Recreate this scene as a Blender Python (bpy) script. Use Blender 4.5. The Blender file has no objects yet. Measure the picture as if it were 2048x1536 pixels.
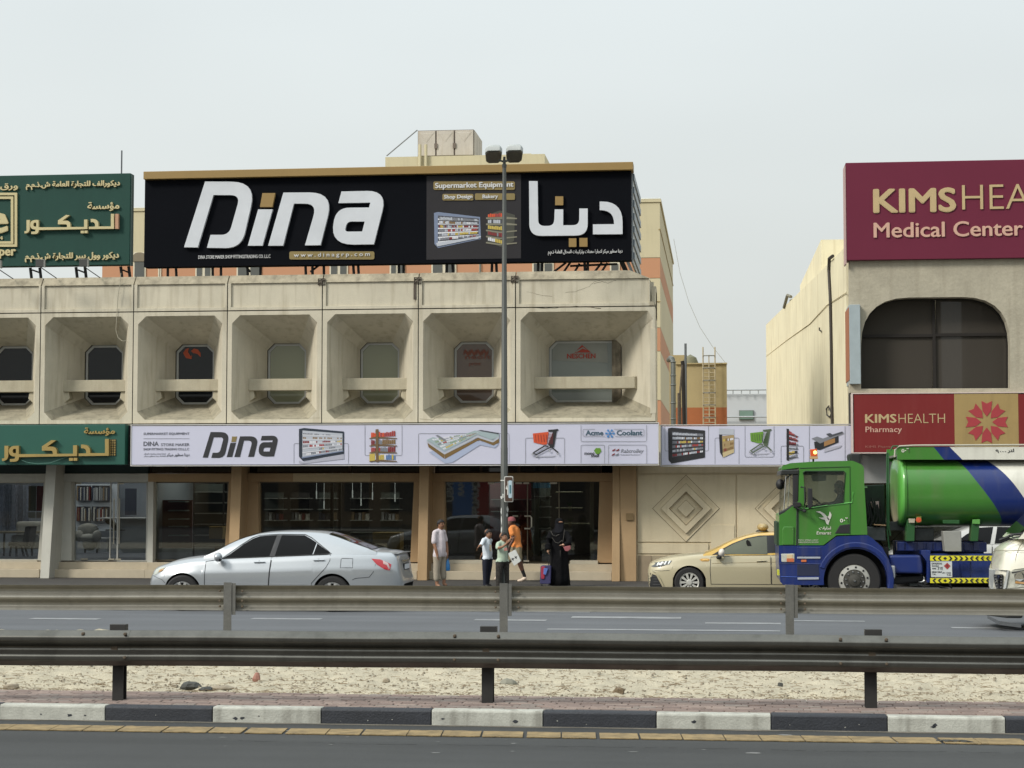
import bpy, bmesh, math, random, unicodedata
from mathutils import Vector, Matrix
R = math.radians
SC = bpy.context.scene
COL = SC.collection
rnd = random.Random(7)

# ---------------------------------------------------------------- camera, sky, sun, exposure
FPX, HOR, CH, YAW = 3700.0, 987.0, 2.15, 6.43
PIT = math.degrees(math.atan((HOR-768)/FPX))
cam = bpy.data.objects.new('camera', bpy.data.cameras.new('camera'))
COL.objects.link(cam)
cam.location = (0, 0, CH)
cam.rotation_euler = (R(90+PIT), 0, R(YAW))
cam.data.sensor_width = 36
cam.data.lens = FPX/2048*36
cam.data.clip_end = 2000
cam.data.clip_start = .5
SC.camera = cam

SUN_EL, SUN_AZ = 38, -50       # azimuth measured from the street normal (-Y) towards the left (-X)
w = bpy.data.worlds.new('World'); SC.world = w; w.use_nodes = True
nt = w.node_tree; nt.nodes.clear()
def N(t, k, **kw):
    n = t.nodes.new(k)
    for a, b in kw.items(): setattr(n, a, b)
    return n
out = N(nt, 'ShaderNodeOutputWorld'); bg = N(nt, 'ShaderNodeBackground')
sky = N(nt, 'ShaderNodeTexSky', sky_type='NISHITA', sun_disc=False, sun_elevation=R(SUN_EL), sun_rotation=R(180+50), dust_density=6.0, air_density=1.2, ozone_density=1.5)
mul = N(nt, 'ShaderNodeMix', data_type='RGBA', blend_type='MULTIPLY'); mul.inputs[0].default_value = 1
mul.inputs[7].default_value = (.012, .012, .012, 1)
# overcast veil: the standard overcast sky, slightly brighter overhead than at the horizon
tc = N(nt, 'ShaderNodeTexCoord'); sp = N(nt, 'ShaderNodeSeparateXYZ')
mr = N(nt, 'ShaderNodeMapRange'); mr.inputs[1].default_value = 0; mr.inputs[2].default_value = 1
mr.inputs[3].default_value = .70; mr.inputs[4].default_value = 1.75; mr.clamp = True
p2 = N(nt, 'ShaderNodeMath', operation='POWER'); p2.inputs[1].default_value = 1.7
mx = N(nt, 'ShaderNodeMath', operation='MAXIMUM'); mx.inputs[1].default_value = 0
tint = N(nt, 'ShaderNodeMix', data_type='RGBA', blend_type='MIX')
tint.inputs[6].default_value = (.97, 1.0, .955, 1); tint.inputs[7].default_value = (.90, .98, 1.0, 1)
nz = N(nt, 'ShaderNodeTexNoise'); nz.inputs['Scale'].default_value = 2.2; nz.inputs['Detail'].default_value = 3
mpn = N(nt, 'ShaderNodeMapping'); mpn.inputs['Scale'].default_value = (1, 1, 3)
nr = N(nt, 'ShaderNodeMapRange'); nr.inputs[1].default_value = .3; nr.inputs[2].default_value = .7; nr.inputs[3].default_value = .95; nr.inputs[4].default_value = 1.04
vm = N(nt, 'ShaderNodeVectorMath', operation='SCALE'); vm2 = N(nt, 'ShaderNodeVectorMath', operation='SCALE')
ad = N(nt, 'ShaderNodeMix', data_type='RGBA', blend_type='ADD'); ad.inputs[0].default_value = 1
L = nt.links.new
L(tc.outputs['Generated'], sp.inputs[0]); L(sp.outputs['Z'], mx.inputs[0]); L(mx.outputs[0], p2.inputs[0]); L(p2.outputs[0], mr.inputs[0])
L(tc.outputs['Generated'], mpn.inputs[0]); L(mpn.outputs[0], nz.inputs['Vector']); L(nz.outputs['Fac'], nr.inputs[0])
tm = N(nt, 'ShaderNodeMapRange'); tm.inputs[1].default_value = 0; tm.inputs[2].default_value = .35; L(mx.outputs[0], tm.inputs[0])
L(tm.outputs[0], tint.inputs[0]); L(tint.outputs[2], vm.inputs[0]); L(mr.outputs[0], vm.inputs['Scale'])
dt = N(nt, 'ShaderNodeVectorMath', operation='DOT_PRODUCT'); dt.inputs[1].default_value = (-math.sin(R(50)), -math.cos(R(50))*.3, .3); L(tc.outputs['Generated'], dt.inputs[0])
dm = N(nt, 'ShaderNodeMapRange'); dm.inputs[1].default_value = -1; dm.inputs[2].default_value = 1; dm.inputs[3].default_value = .90; dm.inputs[4].default_value = 1.14; L(dt.outputs['Value'], dm.inputs[0])
dq = N(nt, 'ShaderNodeMath', operation='MULTIPLY'); L(dm.outputs[0], dq.inputs[0]); L(nr.outputs[0], dq.inputs[1])
L(vm.outputs[0], vm2.inputs[0]); L(dq.outputs[0], vm2.inputs['Scale'])
L(sky.outputs[0], mul.inputs[6]); L(mul.outputs[2], ad.inputs[6]); L(vm2.outputs[0], ad.inputs[7])
L(ad.outputs[2], bg.inputs[0]); bg.inputs[1].default_value = 1.0
L(bg.outputs[0], out.inputs[0])

sl = bpy.data.lights.new('sun', 'SUN'); sl.energy = 3.0; sl.angle = R(14); sl.color = (1, .955, .87)
sun = bpy.data.objects.new('sun', sl); COL.objects.link(sun)
sd = Vector((-math.sin(R(50))*math.cos(R(SUN_EL)), -math.cos(R(50))*math.cos(R(SUN_EL)), math.sin(R(SUN_EL))))
sun.rotation_euler = sd.to_track_quat('Z', 'Y').to_euler()
SC.view_settings.view_transform = 'Standard'; SC.view_settings.look = 'None'
SC.view_settings.gamma = 1; SC.view_settings.use_curve_mapping = False
SC.view_settings.exposure = 0.0
SC.cycles.max_bounces = 8; SC.cycles.diffuse_bounces = 5; SC.cycles.transparent_max_bounces = 12

# ---------------------------------------------------------------- helpers
RM = Matrix.Rotation(R(YAW), 3, 'Z') @ Matrix.Rotation(R(90+PIT), 3, 'X')
def ray(px, py): return RM @ Vector(((px-1024)/FPX, (768-py)/FPX, -1))
def P(px, py, Y):                      # photo point -> (X, Z) on the vertical plane Y
    d = ray(px, py); t = Y/d.y
    return (d.x*t, CH+d.z*t)
def G(px, py, z=0.0):                  # photo point -> (X, Y) on the level z
    d = ray(px, py); t = (z-CH)/d.z
    return (d.x*t, d.y*t)
def X_(px, Y, py=960): return P(px, py, Y)[0]
def Z_(py, Y, px=1024): return P(px, py, Y)[1]

def lin(c): return tuple((v/255/12.92 if v <= 10 else ((v/255+.055)/1.055)**2.4) for v in c)
MATS = {}
def M(name, rgb=None, k=.86, rough=.7, metal=0, var=.10, scale=2.0, bump=0, bscale=30, streak=0, streakc=None, coat=0, emit=0, grain=0, spec=.5, band=0):
    """procedural surface: base colour with two octaves of mottling, optional vertical streaks, grain, bump"""
    if name in MATS: return MATS[name]
    m = bpy.data.materials.new(name); m.use_nodes = True; t = m.node_tree; t.nodes.clear(); L = t.links.new
    o = N(t, 'ShaderNodeOutputMaterial'); b = N(t, 'ShaderNodeBsdfPrincipled'); L(b.outputs[0], o.inputs[0])
    c = [v*k for v in lin(rgb)]
    b.inputs['Roughness'].default_value = rough; b.inputs['Metallic'].default_value = metal
    b.inputs['Specular IOR Level'].default_value = spec
    b.inputs['Coat Weight'].default_value = coat; b.inputs['Coat Roughness'].default_value = .05
    ge = N(t, 'ShaderNodeNewGeometry')
    n1 = N(t, 'ShaderNodeTexNoise'); n1.inputs['Scale'].default_value = scale; n1.inputs['Detail'].default_value = 6; n1.inputs['Roughness'].default_value = .65
    L(ge.outputs['Position'], n1.inputs['Vector'])
    r1 = N(t, 'ShaderNodeMapRange'); r1.inputs[1].default_value = .28; r1.inputs[2].default_value = .72
    r1.inputs[3].default_value = 1-var; r1.inputs[4].default_value = 1+var*.7
    L(n1.outputs['Fac'], r1.inputs[0]); last = r1.outputs[0]
    if grain:
        n2 = N(t, 'ShaderNodeTexNoise'); n2.inputs['Scale'].default_value = bscale*1.7; n2.inputs['Detail'].default_value = 2
        L(ge.outputs['Position'], n2.inputs['Vector'])
        r2 = N(t, 'ShaderNodeMapRange'); r2.inputs[1].default_value = .3; r2.inputs[2].default_value = .7; r2.inputs[3].default_value = 1-grain; r2.inputs[4].default_value = 1+grain
        L(n2.outputs['Fac'], r2.inputs[0]); mm = N(t, 'ShaderNodeMath', operation='MULTIPLY'); L(last, mm.inputs[0]); L(r2.outputs[0], mm.inputs[1]); last = mm.outputs[0]
    if band:
        mb = N(t, 'ShaderNodeMapping'); mb.inputs['Scale'].default_value = (.07, 1.5, 1); L(ge.outputs['Position'], mb.inputs[0])
        nb_ = N(t, 'ShaderNodeTexNoise'); nb_.inputs['Scale'].default_value = 1; nb_.inputs['Detail'].default_value = 5; L(mb.outputs[0], nb_.inputs['Vector'])
        rb = N(t, 'ShaderNodeMapRange'); rb.inputs[1].default_value = .3; rb.inputs[2].default_value = .7; rb.inputs[3].default_value = 1-band; rb.inputs[4].default_value = 1+band
        L(nb_.outputs['Fac'], rb.inputs[0]); mq = N(t, 'ShaderNodeMath', operation='MULTIPLY'); L(last, mq.inputs[0]); L(rb.outputs[0], mq.inputs[1]); last = mq.outputs[0]
    sc = N(t, 'ShaderNodeVectorMath', operation='SCALE'); sc.inputs[0].default_value = c; L(last, sc.inputs['Scale']); col = sc.outputs[0]
    if streak:
        mp = N(t, 'ShaderNodeMapping'); mp.inputs['Scale'].default_value = (5, 5, .55); L(ge.outputs['Position'], mp.inputs[0])
        n3 = N(t, 'ShaderNodeTexNoise'); n3.inputs['Scale'].default_value = 1.3; n3.inputs['Detail'].default_value = 5; L(mp.outputs[0], n3.inputs['Vector'])
        r3 = N(t, 'ShaderNodeMapRange'); r3.inputs[1].default_value = .5; r3.inputs[2].default_value = .78; r3.inputs[3].default_value = 0; r3.inputs[4].default_value = streak
        L(n3.outputs['Fac'], r3.inputs[0]); mi = N(t, 'ShaderNodeMix', data_type='RGBA'); L(r3.outputs[0], mi.inputs[0]); L(col, mi.inputs[6])
        mi.inputs[7].default_value = (*[v*k for v in lin(streakc or [q*.6 for q in rgb])], 1); col = mi.outputs[2]
    L(col, b.inputs['Base Color'])
    if bump:
        bp = N(t, 'ShaderNodeBump'); bp.inputs['Strength'].default_value = bump; bp.inputs['Distance'].default_value = .02
        nb = N(t, 'ShaderNodeTexNoise'); nb.inputs['Scale'].default_value = bscale; nb.inputs['Detail'].default_value = 4; L(ge.outputs['Position'], nb.inputs['Vector'])
        L(nb.outputs['Fac'], bp.inputs['Height']); L(bp.outputs[0], b.inputs['Normal'])
    if emit:
        b.inputs['Emission Color'].default_value = (*lin(rgb), 1); b.inputs['Emission Strength'].default_value = emit
    MATS[name] = m; return m
def GLASS(name, tint=(60, 66, 66), refl=1.0, opac=.0, base=(20, 24, 25), ior=1.6):
    if name in MATS: return MATS[name]
    m = bpy.data.materials.new(name); m.use_nodes = True; t = m.node_tree; t.nodes.clear(); L = t.links.new
    o = N(t, 'ShaderNodeOutputMaterial'); tr = N(t, 'ShaderNodeBsdfTransparent'); tr.inputs[0].default_value = (*lin(tint), 1)
    df = N(t, 'ShaderNodeBsdfDiffuse'); df.inputs[0].default_value = (*lin(base), 1)
    m1 = N(t, 'ShaderNodeMixShader'); m1.inputs[0].default_value = opac; L(tr.outputs[0], m1.inputs[1]); L(df.outputs[0], m1.inputs[2])
    gl = N(t, 'ShaderNodeBsdfGlossy'); gl.inputs['Roughness'].default_value = .015; gl.inputs[0].default_value = (refl, refl, refl, 1)
    fr = N(t, 'ShaderNodeFresnel'); fr.inputs[0].default_value = ior
    m2 = N(t, 'ShaderNodeMixShader'); L(fr.outputs[0], m2.inputs[0]); L(m1.outputs[0], m2.inputs[1]); L(gl.outputs[0], m2.inputs[2]); L(m2.outputs[0], o.inputs[0])
    MATS[name] = m; return m

WL = {}                                 # world offset of every root
def tag(o, label=None, cat=None, group=None, kind=None):
    for k, v in (('label', label), ('category', cat), ('group', group), ('kind', kind)):
        if v: o[k] = v
    return o
def thing(name, label, cat, loc=(0, 0, 0), rz=0, group=None, kind=None):
    o = bpy.data.objects.new(name, None); COL.objects.link(o); o.location = loc; o.rotation_euler = (0, 0, rz); o.empty_display_size = .2
    WL[o.name] = Vector(loc); return tag(o, label, cat, group, kind)
class B:
    """mesh builder; slots are materials"""
    def __init__(s): s.v = []; s.f = []; s.mi = []; s.ms = []; s.cur = 0
    def m(s, mat):
        if mat not in s.ms: s.ms.append(mat)
        s.cur = s.ms.index(mat); return s
    def add(s, vs, fs):
        n = len(s.v); s.v += [tuple(p) for p in vs]
        for f in fs: s.f.append([n+i for i in f]); s.mi.append(s.cur)
        return s
    def box(s, x0, x1, y0, y1, z0, z1):
        x0, x1 = sorted((x0, x1)); y0, y1 = sorted((y0, y1)); z0, z1 = sorted((z0, z1))
        return s.add([(x0,y0,z0),(x1,y0,z0),(x1,y1,z0),(x0,y1,z0),(x0,y0,z1),(x1,y0,z1),(x1,y1,z1),(x0,y1,z1)],
                     [(0,3,2,1),(4,5,6,7),(0,1,5,4),(1,2,6,5),(2,3,7,6),(3,0,4,7)])
    def prism(s, poly, y0, y1):        # poly in (x,z), extruded along y
        n = len(poly)
        a = sum(poly[i][0]*poly[(i+1) % n][1]-poly[(i+1) % n][0]*poly[i][1] for i in range(n))
        if a < 0: poly = poly[::-1]
        vs = [(x, y0, z) for x, z in poly]+[(x, y1, z) for x, z in poly]
        return s.add(vs, [list(range(n)), list(range(2*n-1, n-1, -1))]+[(i+n, (i+1) % n+n, (i+1) % n, i) for i in range(n)])
    def loft(s, rings, closed=True, cap=True):
        n = len(rings[0]); vs = [p for r in rings for p in r]; fs = []
        for k in range(len(rings)-1):
            for i in range(n if closed else n-1):
                j = (i+1) % n; fs.append((k*n+i, k*n+j, (k+1)*n+j, (k+1)*n+i))
        if cap: fs += [list(range(n))[::-1], [(len(rings)-1)*n+i for i in range(n)]]
        return s.add(vs, fs)
    def tube(s, pts, r, n=8, cap=True):
        pts = [Vector(p) for p in pts]; rs = r if isinstance(r, (list, tuple)) else [r]*len(pts); rings = []
        for i, p in enumerate(pts):
            d = (pts[min(i+1, len(pts)-1)]-pts[max(i-1, 0)])
            if d.length < 1e-9: d = Vector((0, 0, 1))
            d.normalize(); a = d.cross(Vector((0, 0, 1)) if abs(d.z) < .9 else Vector((1, 0, 0))).normalized(); b = d.cross(a)
            rings.append([p+(a*math.cos(t)+b*math.sin(t))*rs[i] for t in [2*math.pi*k/n for k in range(n)]])
        return s.loft(rings, True, cap)
    def lathe(s, prof, c, axis='z', n=24, cap=True):   # prof: (radius, height)
        rings = []
        for r, h in prof:
            ring = []
            for k in range(n):
                a = 2*math.pi*k/n; u, v = r*math.cos(a), r*math.sin(a)
                ring.append((c[0]+u, c[1]+v, c[2]+h) if axis == 'z' else (c[0]+u, c[1]+h, c[2]+v) if axis == 'y' else (c[0]+h, c[1]+u, c[2]+v))
            rings.append(ring)
        return s.loft(rings, True, cap)
    def ell(s, c, r, n=10, m=7):
        return s.add(*ellm(c, r, n, m))
    def build(s, name, parent=None, mat=None, smooth=False, bevel=0, local=False, seg=2, sharp=35):
        me = bpy.data.meshes.new(name); off = Vector((0, 0, 0)) if (local or not parent) else WL.get(parent.name, Vector((0, 0, 0)))
        me.from_pydata([(p[0]-off.x, p[1]-off.y, p[2]-off.z) for p in s.v], [], s.f)
        for q in ([mat] if mat else s.ms): me.materials.append(q)
        if not mat: me.polygons.foreach_set('material_index', s.mi)
        bm = bmesh.new(); bm.from_mesh(me); bmesh.ops.recalc_face_normals(bm, faces=bm.faces)
        for f in bm.faces: f.smooth = smooth
        if smooth and sharp < 180:
            for e in bm.edges:
                if len(e.link_faces) == 2 and e.calc_face_angle(0) > R(sharp): e.smooth = False
        bm.to_mesh(me); bm.free(); me.update()
        o = bpy.data.objects.new(name, me); COL.objects.link(o)
        if parent: o.parent = parent; WL[o.name] = off
        else: WL[o.name] = Vector((0, 0, 0))
        if bevel:
            b = o.modifiers.new('bevel', 'BEVEL'); b.width = bevel; b.segments = seg; b.limit_method = 'ANGLE'; b.angle_limit = R(35)
        return o
def ellm(c, r, n=10, m=7):
    vs = [(c[0], c[1], c[2]-r[2])]; fs = []
    for j in range(1, m):
        ph = -math.pi/2+math.pi*j/m
        for i in range(n):
            a = 2*math.pi*i/n; vs.append((c[0]+r[0]*math.cos(ph)*math.cos(a), c[1]+r[1]*math.cos(ph)*math.sin(a), c[2]+r[2]*math.sin(ph)))
    vs.append((c[0], c[1], c[2]+r[2])); t = len(vs)-1
    for i in range(n):
        j = (i+1) % n; fs.append((0, 1+j, 1+i)); fs.append((t, 1+(m-2)*n+i, 1+(m-2)*n+j))
        for k in range(m-2): fs.append((1+k*n+i, 1+k*n+j, 1+(k+1)*n+j, 1+(k+1)*n+i))
    return vs, fs
def copy_tree(o, loc=None, label=None, parent=None, rz=None):
    c = o.copy(); COL.objects.link(c)
    if parent: c.parent = parent
    if loc: c.location = loc; WL[c.name] = Vector(loc)
    if rz is not None: c.rotation_euler.z = rz
    if label: c['label'] = label
    for ch in list(o.children): copy_tree(ch, parent=c)
    return c
def fillet(pts, seg=7):
    """polygon with optional corner radius as third value -> dense polygon"""
    o = []; n = len(pts)
    for i, p in enumerate(pts):
        if len(p) < 3 or p[2] <= 0: o.append((p[0], p[1])); continue
        c = Vector(p[:2]); a = Vector(pts[i-1][:2])-c; b = Vector(pts[(i+1) % n][:2])-c
        la, lb = a.length, b.length; a.normalize(); b.normalize(); ang = a.angle(b); t = min(p[2]/math.tan(ang/2), la*.98, lb*.98)
        p0, p1 = c+a*t, c+b*t
        for k in range(seg+1):
            u = k/seg; q = p0*(1-u)**2+c*2*u*(1-u)*.98+p1*u*u
            if ang > 1.2: q = p0*(1-u)**2+c*2*u*(1-u)+p1*u*u
            o.append((q.x, q.y))
    return o
def shape(outs, Y, mat, name='lettering', parent=None, depth=.03, tf=None, dens=7):
    """closed outlines given as photo points on the vertical plane Y (holes allowed) -> raised solid"""
    cu = bpy.data.curves.new(name, 'CURVE'); cu.dimensions = '2D'; cu.fill_mode = 'BOTH'; cu.extrude = depth/2
    for ol in outs:
        pts = fillet(ol, dens)
        if tf: pts = [tf(*q) for q in pts]
        w = [P(x, y, Y) for x, y in pts]; sp = cu.splines.new('POLY'); sp.points.add(len(w)-1)
        for q, (a, b) in zip(sp.points, w): q.co = (a, b, 0, 1)
        sp.use_cyclic_u = True
    return curve_mesh(cu, name, mat, parent, Y-depth/2)
def curve_mesh(cu, name, mat, parent, y, fit=None, shear=0):
    o = bpy.data.objects.new(name, cu); COL.objects.link(o)
    me = bpy.data.meshes.new_from_object(o.evaluated_get(bpy.context.evaluated_depsgraph_get())); me.name = name
    bpy.data.objects.remove(o); bpy.data.curves.remove(cu)
    off = WL.get(parent.name, Vector((0, 0, 0))) if parent else Vector((0, 0, 0))
    if fit:
        xs = [v.co.x for v in me.vertices]; ys = [v.co.y for v in me.vertices]; a0, a1, b0, b1 = min(xs), max(xs), min(ys), max(ys)
        X0, X1, Z0, Z1 = fit; zt = [v.co.z for v in me.vertices]; dz = max(max(zt), 1e-6)
        for v in me.vertices:
            u = (v.co.x-a0)/(a1-a0); q = (v.co.y-b0)/(b1-b0)
            v.co.x = X0+(X1-X0)*u+shear*q*(Z1-Z0); v.co.y = Z0+(Z1-Z0)*q; v.co.z = v.co.z/dz*fit_d[0]
    for v in me.vertices:
        x, z, e = v.co.x, v.co.y, v.co.z; v.co = (x-off.x, y-e-off.y, z-off.z)
    me.flip_normals() if False else None
    me.materials.clear(); me.materials.append(mat)
    for p in me.polygons: p.use_smooth = False
    me.update(); ob = bpy.data.objects.new(name, me); COL.objects.link(ob)
    if parent: ob.parent = parent; WL[ob.name] = off
    return ob
fit_d = [.01]
# Arabic shaping with presentation forms
AF = {}
for cp in range(0xFE70, 0xFEFD):
    d = unicodedata.decomposition(chr(cp)).split()
    if d and d[0] in ('<isolated>', '<final>', '<initial>', '<medial>'): AF.setdefault(''.join(chr(int(q, 16)) for q in d[1:]), {})[d[0][1:-1]] = chr(cp)
def ar(s):
    s2 = []; i = 0
    while i < len(s):
        if s[i:i+2] in AF and s[i] == '\u0644': s2.append(s[i:i+2]); i += 2
        else: s2.append(s[i]); i += 1
    o = []
    for i, c in enumerate(s2):
        if c not in AF: o.append(c); continue
        f = AF[c]; pv = i > 0 and 'initial' in AF.get(s2[i-1], {}); nx = i < len(s2)-1 and 'final' in AF.get(s2[i+1], {}) and 'initial' in f
        o.append(f.get('medial' if pv and nx else 'final' if pv else 'initial' if nx else 'isolated', c))
    return ''.join(o[::-1])
def text(s, x0, x1, yt, yb, Y, mat, parent=None, name='lettering', depth=.012, bold=0, shear=0, spacing=1, arabic=False):
    """text whose ink fills the photo box x0..x1, yt..yb on plane Y"""
    cu = bpy.data.curves.new(name, 'FONT'); cu.body = ar(s) if arabic else s; cu.extrude = .05; cu.space_character = spacing; cu.resolution_u = 2 if x1-x0 < 150 else 4
    xm = (x0+x1)/2; fit_d[0] = depth/2; ym = (yt+yb)/2; X0, X1, Z0, Z1 = X_(x0, Y, ym), X_(x1, Y, ym), P(xm, yb, Y)[1], P(xm, yt, Y)[1]
    if bold < 0: cu.offset = bold
    bd = max(bold, 0)*(Z1-Z0)*1.3*(.4 if yb-yt < 8 else 1); X0 += bd; X1 -= bd; Z0 += bd*.7; Z1 -= bd*.7
    o = curve_mesh(cu, name, mat, parent, Y-depth/2, fit=(X0, X1-shear*(Z1-Z0), Z0, Z1), shear=shear)
    if bd > 0:                          # heavier strokes: the same glyphs repeated a hair apart, each a little further back
        me = o.data; vs = [tuple(v.co) for v in me.vertices]; fs = [tuple(p.vertices) for p in me.polygons]; V_, F_ = list(vs), list(fs)
        offs = [(1, 0), (-1, 0), (0, .7), (0, -.7)] if bd < .012 else [(math.cos(t), math.sin(t)*.8) for t in [k*math.pi/4 for k in range(8)]]
        for j, (a_, c_) in enumerate(offs): n = len(V_); V_ += [(x+a_*bd, y+.0006*(j+1), z+c_*bd) for x, y, z in vs]; F_ += [tuple(i+n for i in f) for f in fs]
        m2 = bpy.data.meshes.new(name); m2.from_pydata(V_, [], F_); m2.materials.append(mat); o.data = m2; m2.update()
    return o
class Print:
    """flat printed picture on plane Y: coloured polygons in photo points, each layer 1.5 mm proud of the last"""
    def __init__(s, Y): s.b = B(); s.Y = Y; s.n = 0
    def poly(s, pts, mat):
        s.b.m(mat); s.n += 1; y = s.Y-.002-.0015*s.n; pts = fillet(pts, 5); w = [P(a, b, s.Y) for a, b in pts]
        s.b.add([(a, y, b) for a, b in w], [list(range(len(w)))]); return s
    def many(s, rects):                 # rects on one layer: (x0,x1,y0,y1,mat)
        s.n += 1; y = s.Y-.002-.0015*s.n
        for x0, x1, y0, y1, mt in rects:
            s.b.m(mt); q = [P(a, b, s.Y) for a, b in ((x0, y1), (x1, y1), (x1, y0), (x0, y0))]; s.b.add([(a, y, b) for a, b in q], [(0, 1, 2, 3)])
        return s
    def line(s, pts, wd, mat):
        s.n += 1; s.b.m(mat); y = s.Y-.002-.0015*s.n
        for (a, b), (c, d) in zip(pts, pts[1:]):
            l = math.hypot(c-a, d-b) or 1; nx, ny = -(d-b)/l*wd/2, (c-a)/l*wd/2
            q = [P(*t, s.Y) for t in ((a+nx, b+ny), (c+nx, d+ny), (c-nx, d-ny), (a-nx, b-ny))]; s.b.add([(u, y, v) for u, v in q], [(0, 1, 2, 3)]); y -= .0002
        return s
    def quadrows(s, quad, rows, cols, pal, fill=.72):
        """rows of small products inside a photo quad tl,tr,br,bl"""
        tl, tr, br, bl = quad; s.n += 1; y = s.Y-.002-.0015*s.n
        def at(u, v):
            return ((tl[0]*(1-u)+tr[0]*u)*(1-v)+(bl[0]*(1-u)+br[0]*u)*v, (tl[1]*(1-u)+tr[1]*u)*(1-v)+(bl[1]*(1-u)+br[1]*u)*v)
        for r in range(rows):
            c = 0
            while c < cols:
                run = rnd.randint(1, 4); mt = rnd.choice(pal[r % len(pal)])
                for k in range(run):
                    if c+k >= cols: break
                    u0, u1 = (c+k+.06)/cols, (c+k+.9)/cols; v1 = (r+.9)/rows; v0 = v1-fill/rows*rnd.uniform(.75, 1)
                    s.b.m(mt if rnd.random() < .8 else rnd.choice(pal[r % len(pal)])); q = [P(*at(a, b), s.Y) for a, b in ((u0, v1), (u1, v1), (u1, v0), (u0, v0))]
                    s.b.add([(e, y, g) for e, g in q], [(0, 1, 2, 3)])
                c += run
        return s
    def build(s, name, parent): return s.b.build(name, parent)
# ---------------------------------------------------------------- materials
CONC = M('aged_concrete', (198, 190, 170), k=.88, rough=.9, var=.12, scale=1.1, bump=.25, bscale=45, streak=.55, streakc=(146, 134, 112), grain=.06)
CONCD = M('shaded_sooty_concrete', (168, 160, 138), k=.72, rough=.95, var=.3, scale=2.2, bump=.25, bscale=45, streak=.6, streakc=(96, 88, 72), grain=.1)  # lower recess faces: soot stains plus the beam's shade put into the colour
CONCB = M('concrete_beam', (186, 177, 154), k=.80, rough=.9, var=.14, scale=2.3, bump=.2, bscale=50, streak=.35, streakc=(130, 115, 92), grain=.06)
DARK = M('dark_gap', (22, 21, 20), rough=.9)
BLACKM = M('black_steel', (26, 26, 28), rough=.6)
ASPH = M('asphalt', (93, 95, 95), k=.35, band=.22, rough=.92, var=.18, scale=.35, bump=.5, bscale=140, grain=.32, streak=0)
ASPF = M('far_asphalt', (116, 119, 124), k=.50, rough=.9, band=.12, var=.12, scale=.3, bump=.3, bscale=90, grain=.12)
PAVE = M('service_pavement', (94, 90, 86), k=.4, rough=.92, var=.16, scale=.6, grain=.1)
SAND = M('sandy_gravel', (218, 207, 181), k=.58, rough=1, var=.22, scale=5, bump=.8, bscale=60, grain=.16)
STONE = M('gravel_stone', (170, 158, 138), k=.66, rough=.95, var=.35, scale=9, grain=.1)
KW = M('kerb_white_paint', (196, 196, 186), k=.74, rough=.8, var=.2, scale=5, bump=.3, bscale=60, streak=.8, streakc=(112, 108, 98), grain=.07)
KB = M('kerb_black_paint', (48, 51, 58), k=.8, rough=.65, var=.3, scale=6, bump=.3, bscale=60, grain=.12)
PAV = [M('paver_red_%d' % i, c, k=.72, rough=.92, var=.18, scale=8, grain=.12) for i, c in enumerate([(146, 127, 118), (132, 114, 106), (156, 138, 128), (142, 130, 122)])]
GALV = M('galvanised_steel', (134, 131, 122), k=.86, rough=.48, metal=.45, var=.14, scale=1.6, streak=.3, streakc=(78, 74, 68), grain=.04)
GALVN = M('dark_galvanised_steel', (112, 110, 104), k=.8, rough=.34, metal=.88, var=.16, scale=1.4, streak=.35, streakc=(60, 58, 54), grain=.05)
GALVP = M('grey_post_steel', (104, 104, 102), k=.8, rough=.55, metal=.4, var=.2, scale=6, grain=.1)
POSTD = M('dark_post_steel', (52, 51, 50), rough=.6, metal=.3, var=.2, scale=6)
BRON = M('bolt_rust', (86, 74, 60), rough=.8, var=.2)
WLINE = M('white_road_paint', (176, 178, 180), k=.5, rough=.8, var=.35, scale=3, grain=.12)
YLINE = M('yellow_road_paint', (172, 148, 104), k=.56, rough=.8, var=.5, scale=6, bump=.5, bscale=60, grain=.12)

def struct(name, b, mat=None, **k): o = b.build(name, None, mat, **k); o['kind'] = 'structure'; return o

# ---------------------------------------------------------------- ground
YK = G(1000, 1452)[1]                    # kerb foot
def curve(x, amt=1.0): return 0.0
b = B(); b.add([(-400, -200, 0), (400, -200, 0), (400, YK, 0), (-400, YK, 0)], [(0, 1, 2, 3)]); struct('near_road', b, ASPH)
KH, KT = .14, .15
YP0, YP1 = YK+KT+.004, G(1000, 1391, KH)[1]
YM = 26.5                                # far side of the median
b = B(); b.box(-400, 400, YP0, YP1, -.2, KH-.035); struct('paving_bed', b, M('mortar_bed', (92, 76, 68), k=.5, rough=1, var=.2, scale=9))
# sandy median with real relief
b = B(); xs = [-11+i*.07 for i in range(286)]; ys = [YP1+(YM-YP1)*(j/60)**1.35 for j in range(61)]
from mathutils import noise
def sandz(x, y):
    e = min(1, (y-YP1)/.25, (YM-y)/.25); e = max(e, 0)
    return KH-.01+e*(.05*noise.noise((x*1.1, y*1.1, 0))+.045*noise.noise((x*4.3, y*4.3, 2))+.036*noise.noise((x*11, y*11, 4))+.02)
vs = [(x, y, sandz(x, y)) for y in ys for x in xs]; n = len(xs)
b.add(vs, [(j*n+i, j*n+i+1, (j+1)*n+i+1, (j+1)*n+i) for j in range(60) for i in range(n-1)])
struct('sandy_median', b, SAND, smooth=True, sharp=180)
b = B(); b.box(-400, -10.9, YP1, YM, -.2, KH-.012); b.box(8.9, 400, YP1, YM, -.2, KH-.012); struct('sandy_verge', b, SAND)
b = B(); b.add([(-400, YM, -.004), (400, YM, -.004), (400, 45.2, -.004), (-400, 45.2, -.004)], [(0, 1, 2, 3)]); struct('far_road', b, ASPF)
YS = G(1000, 1183)[1]
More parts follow.
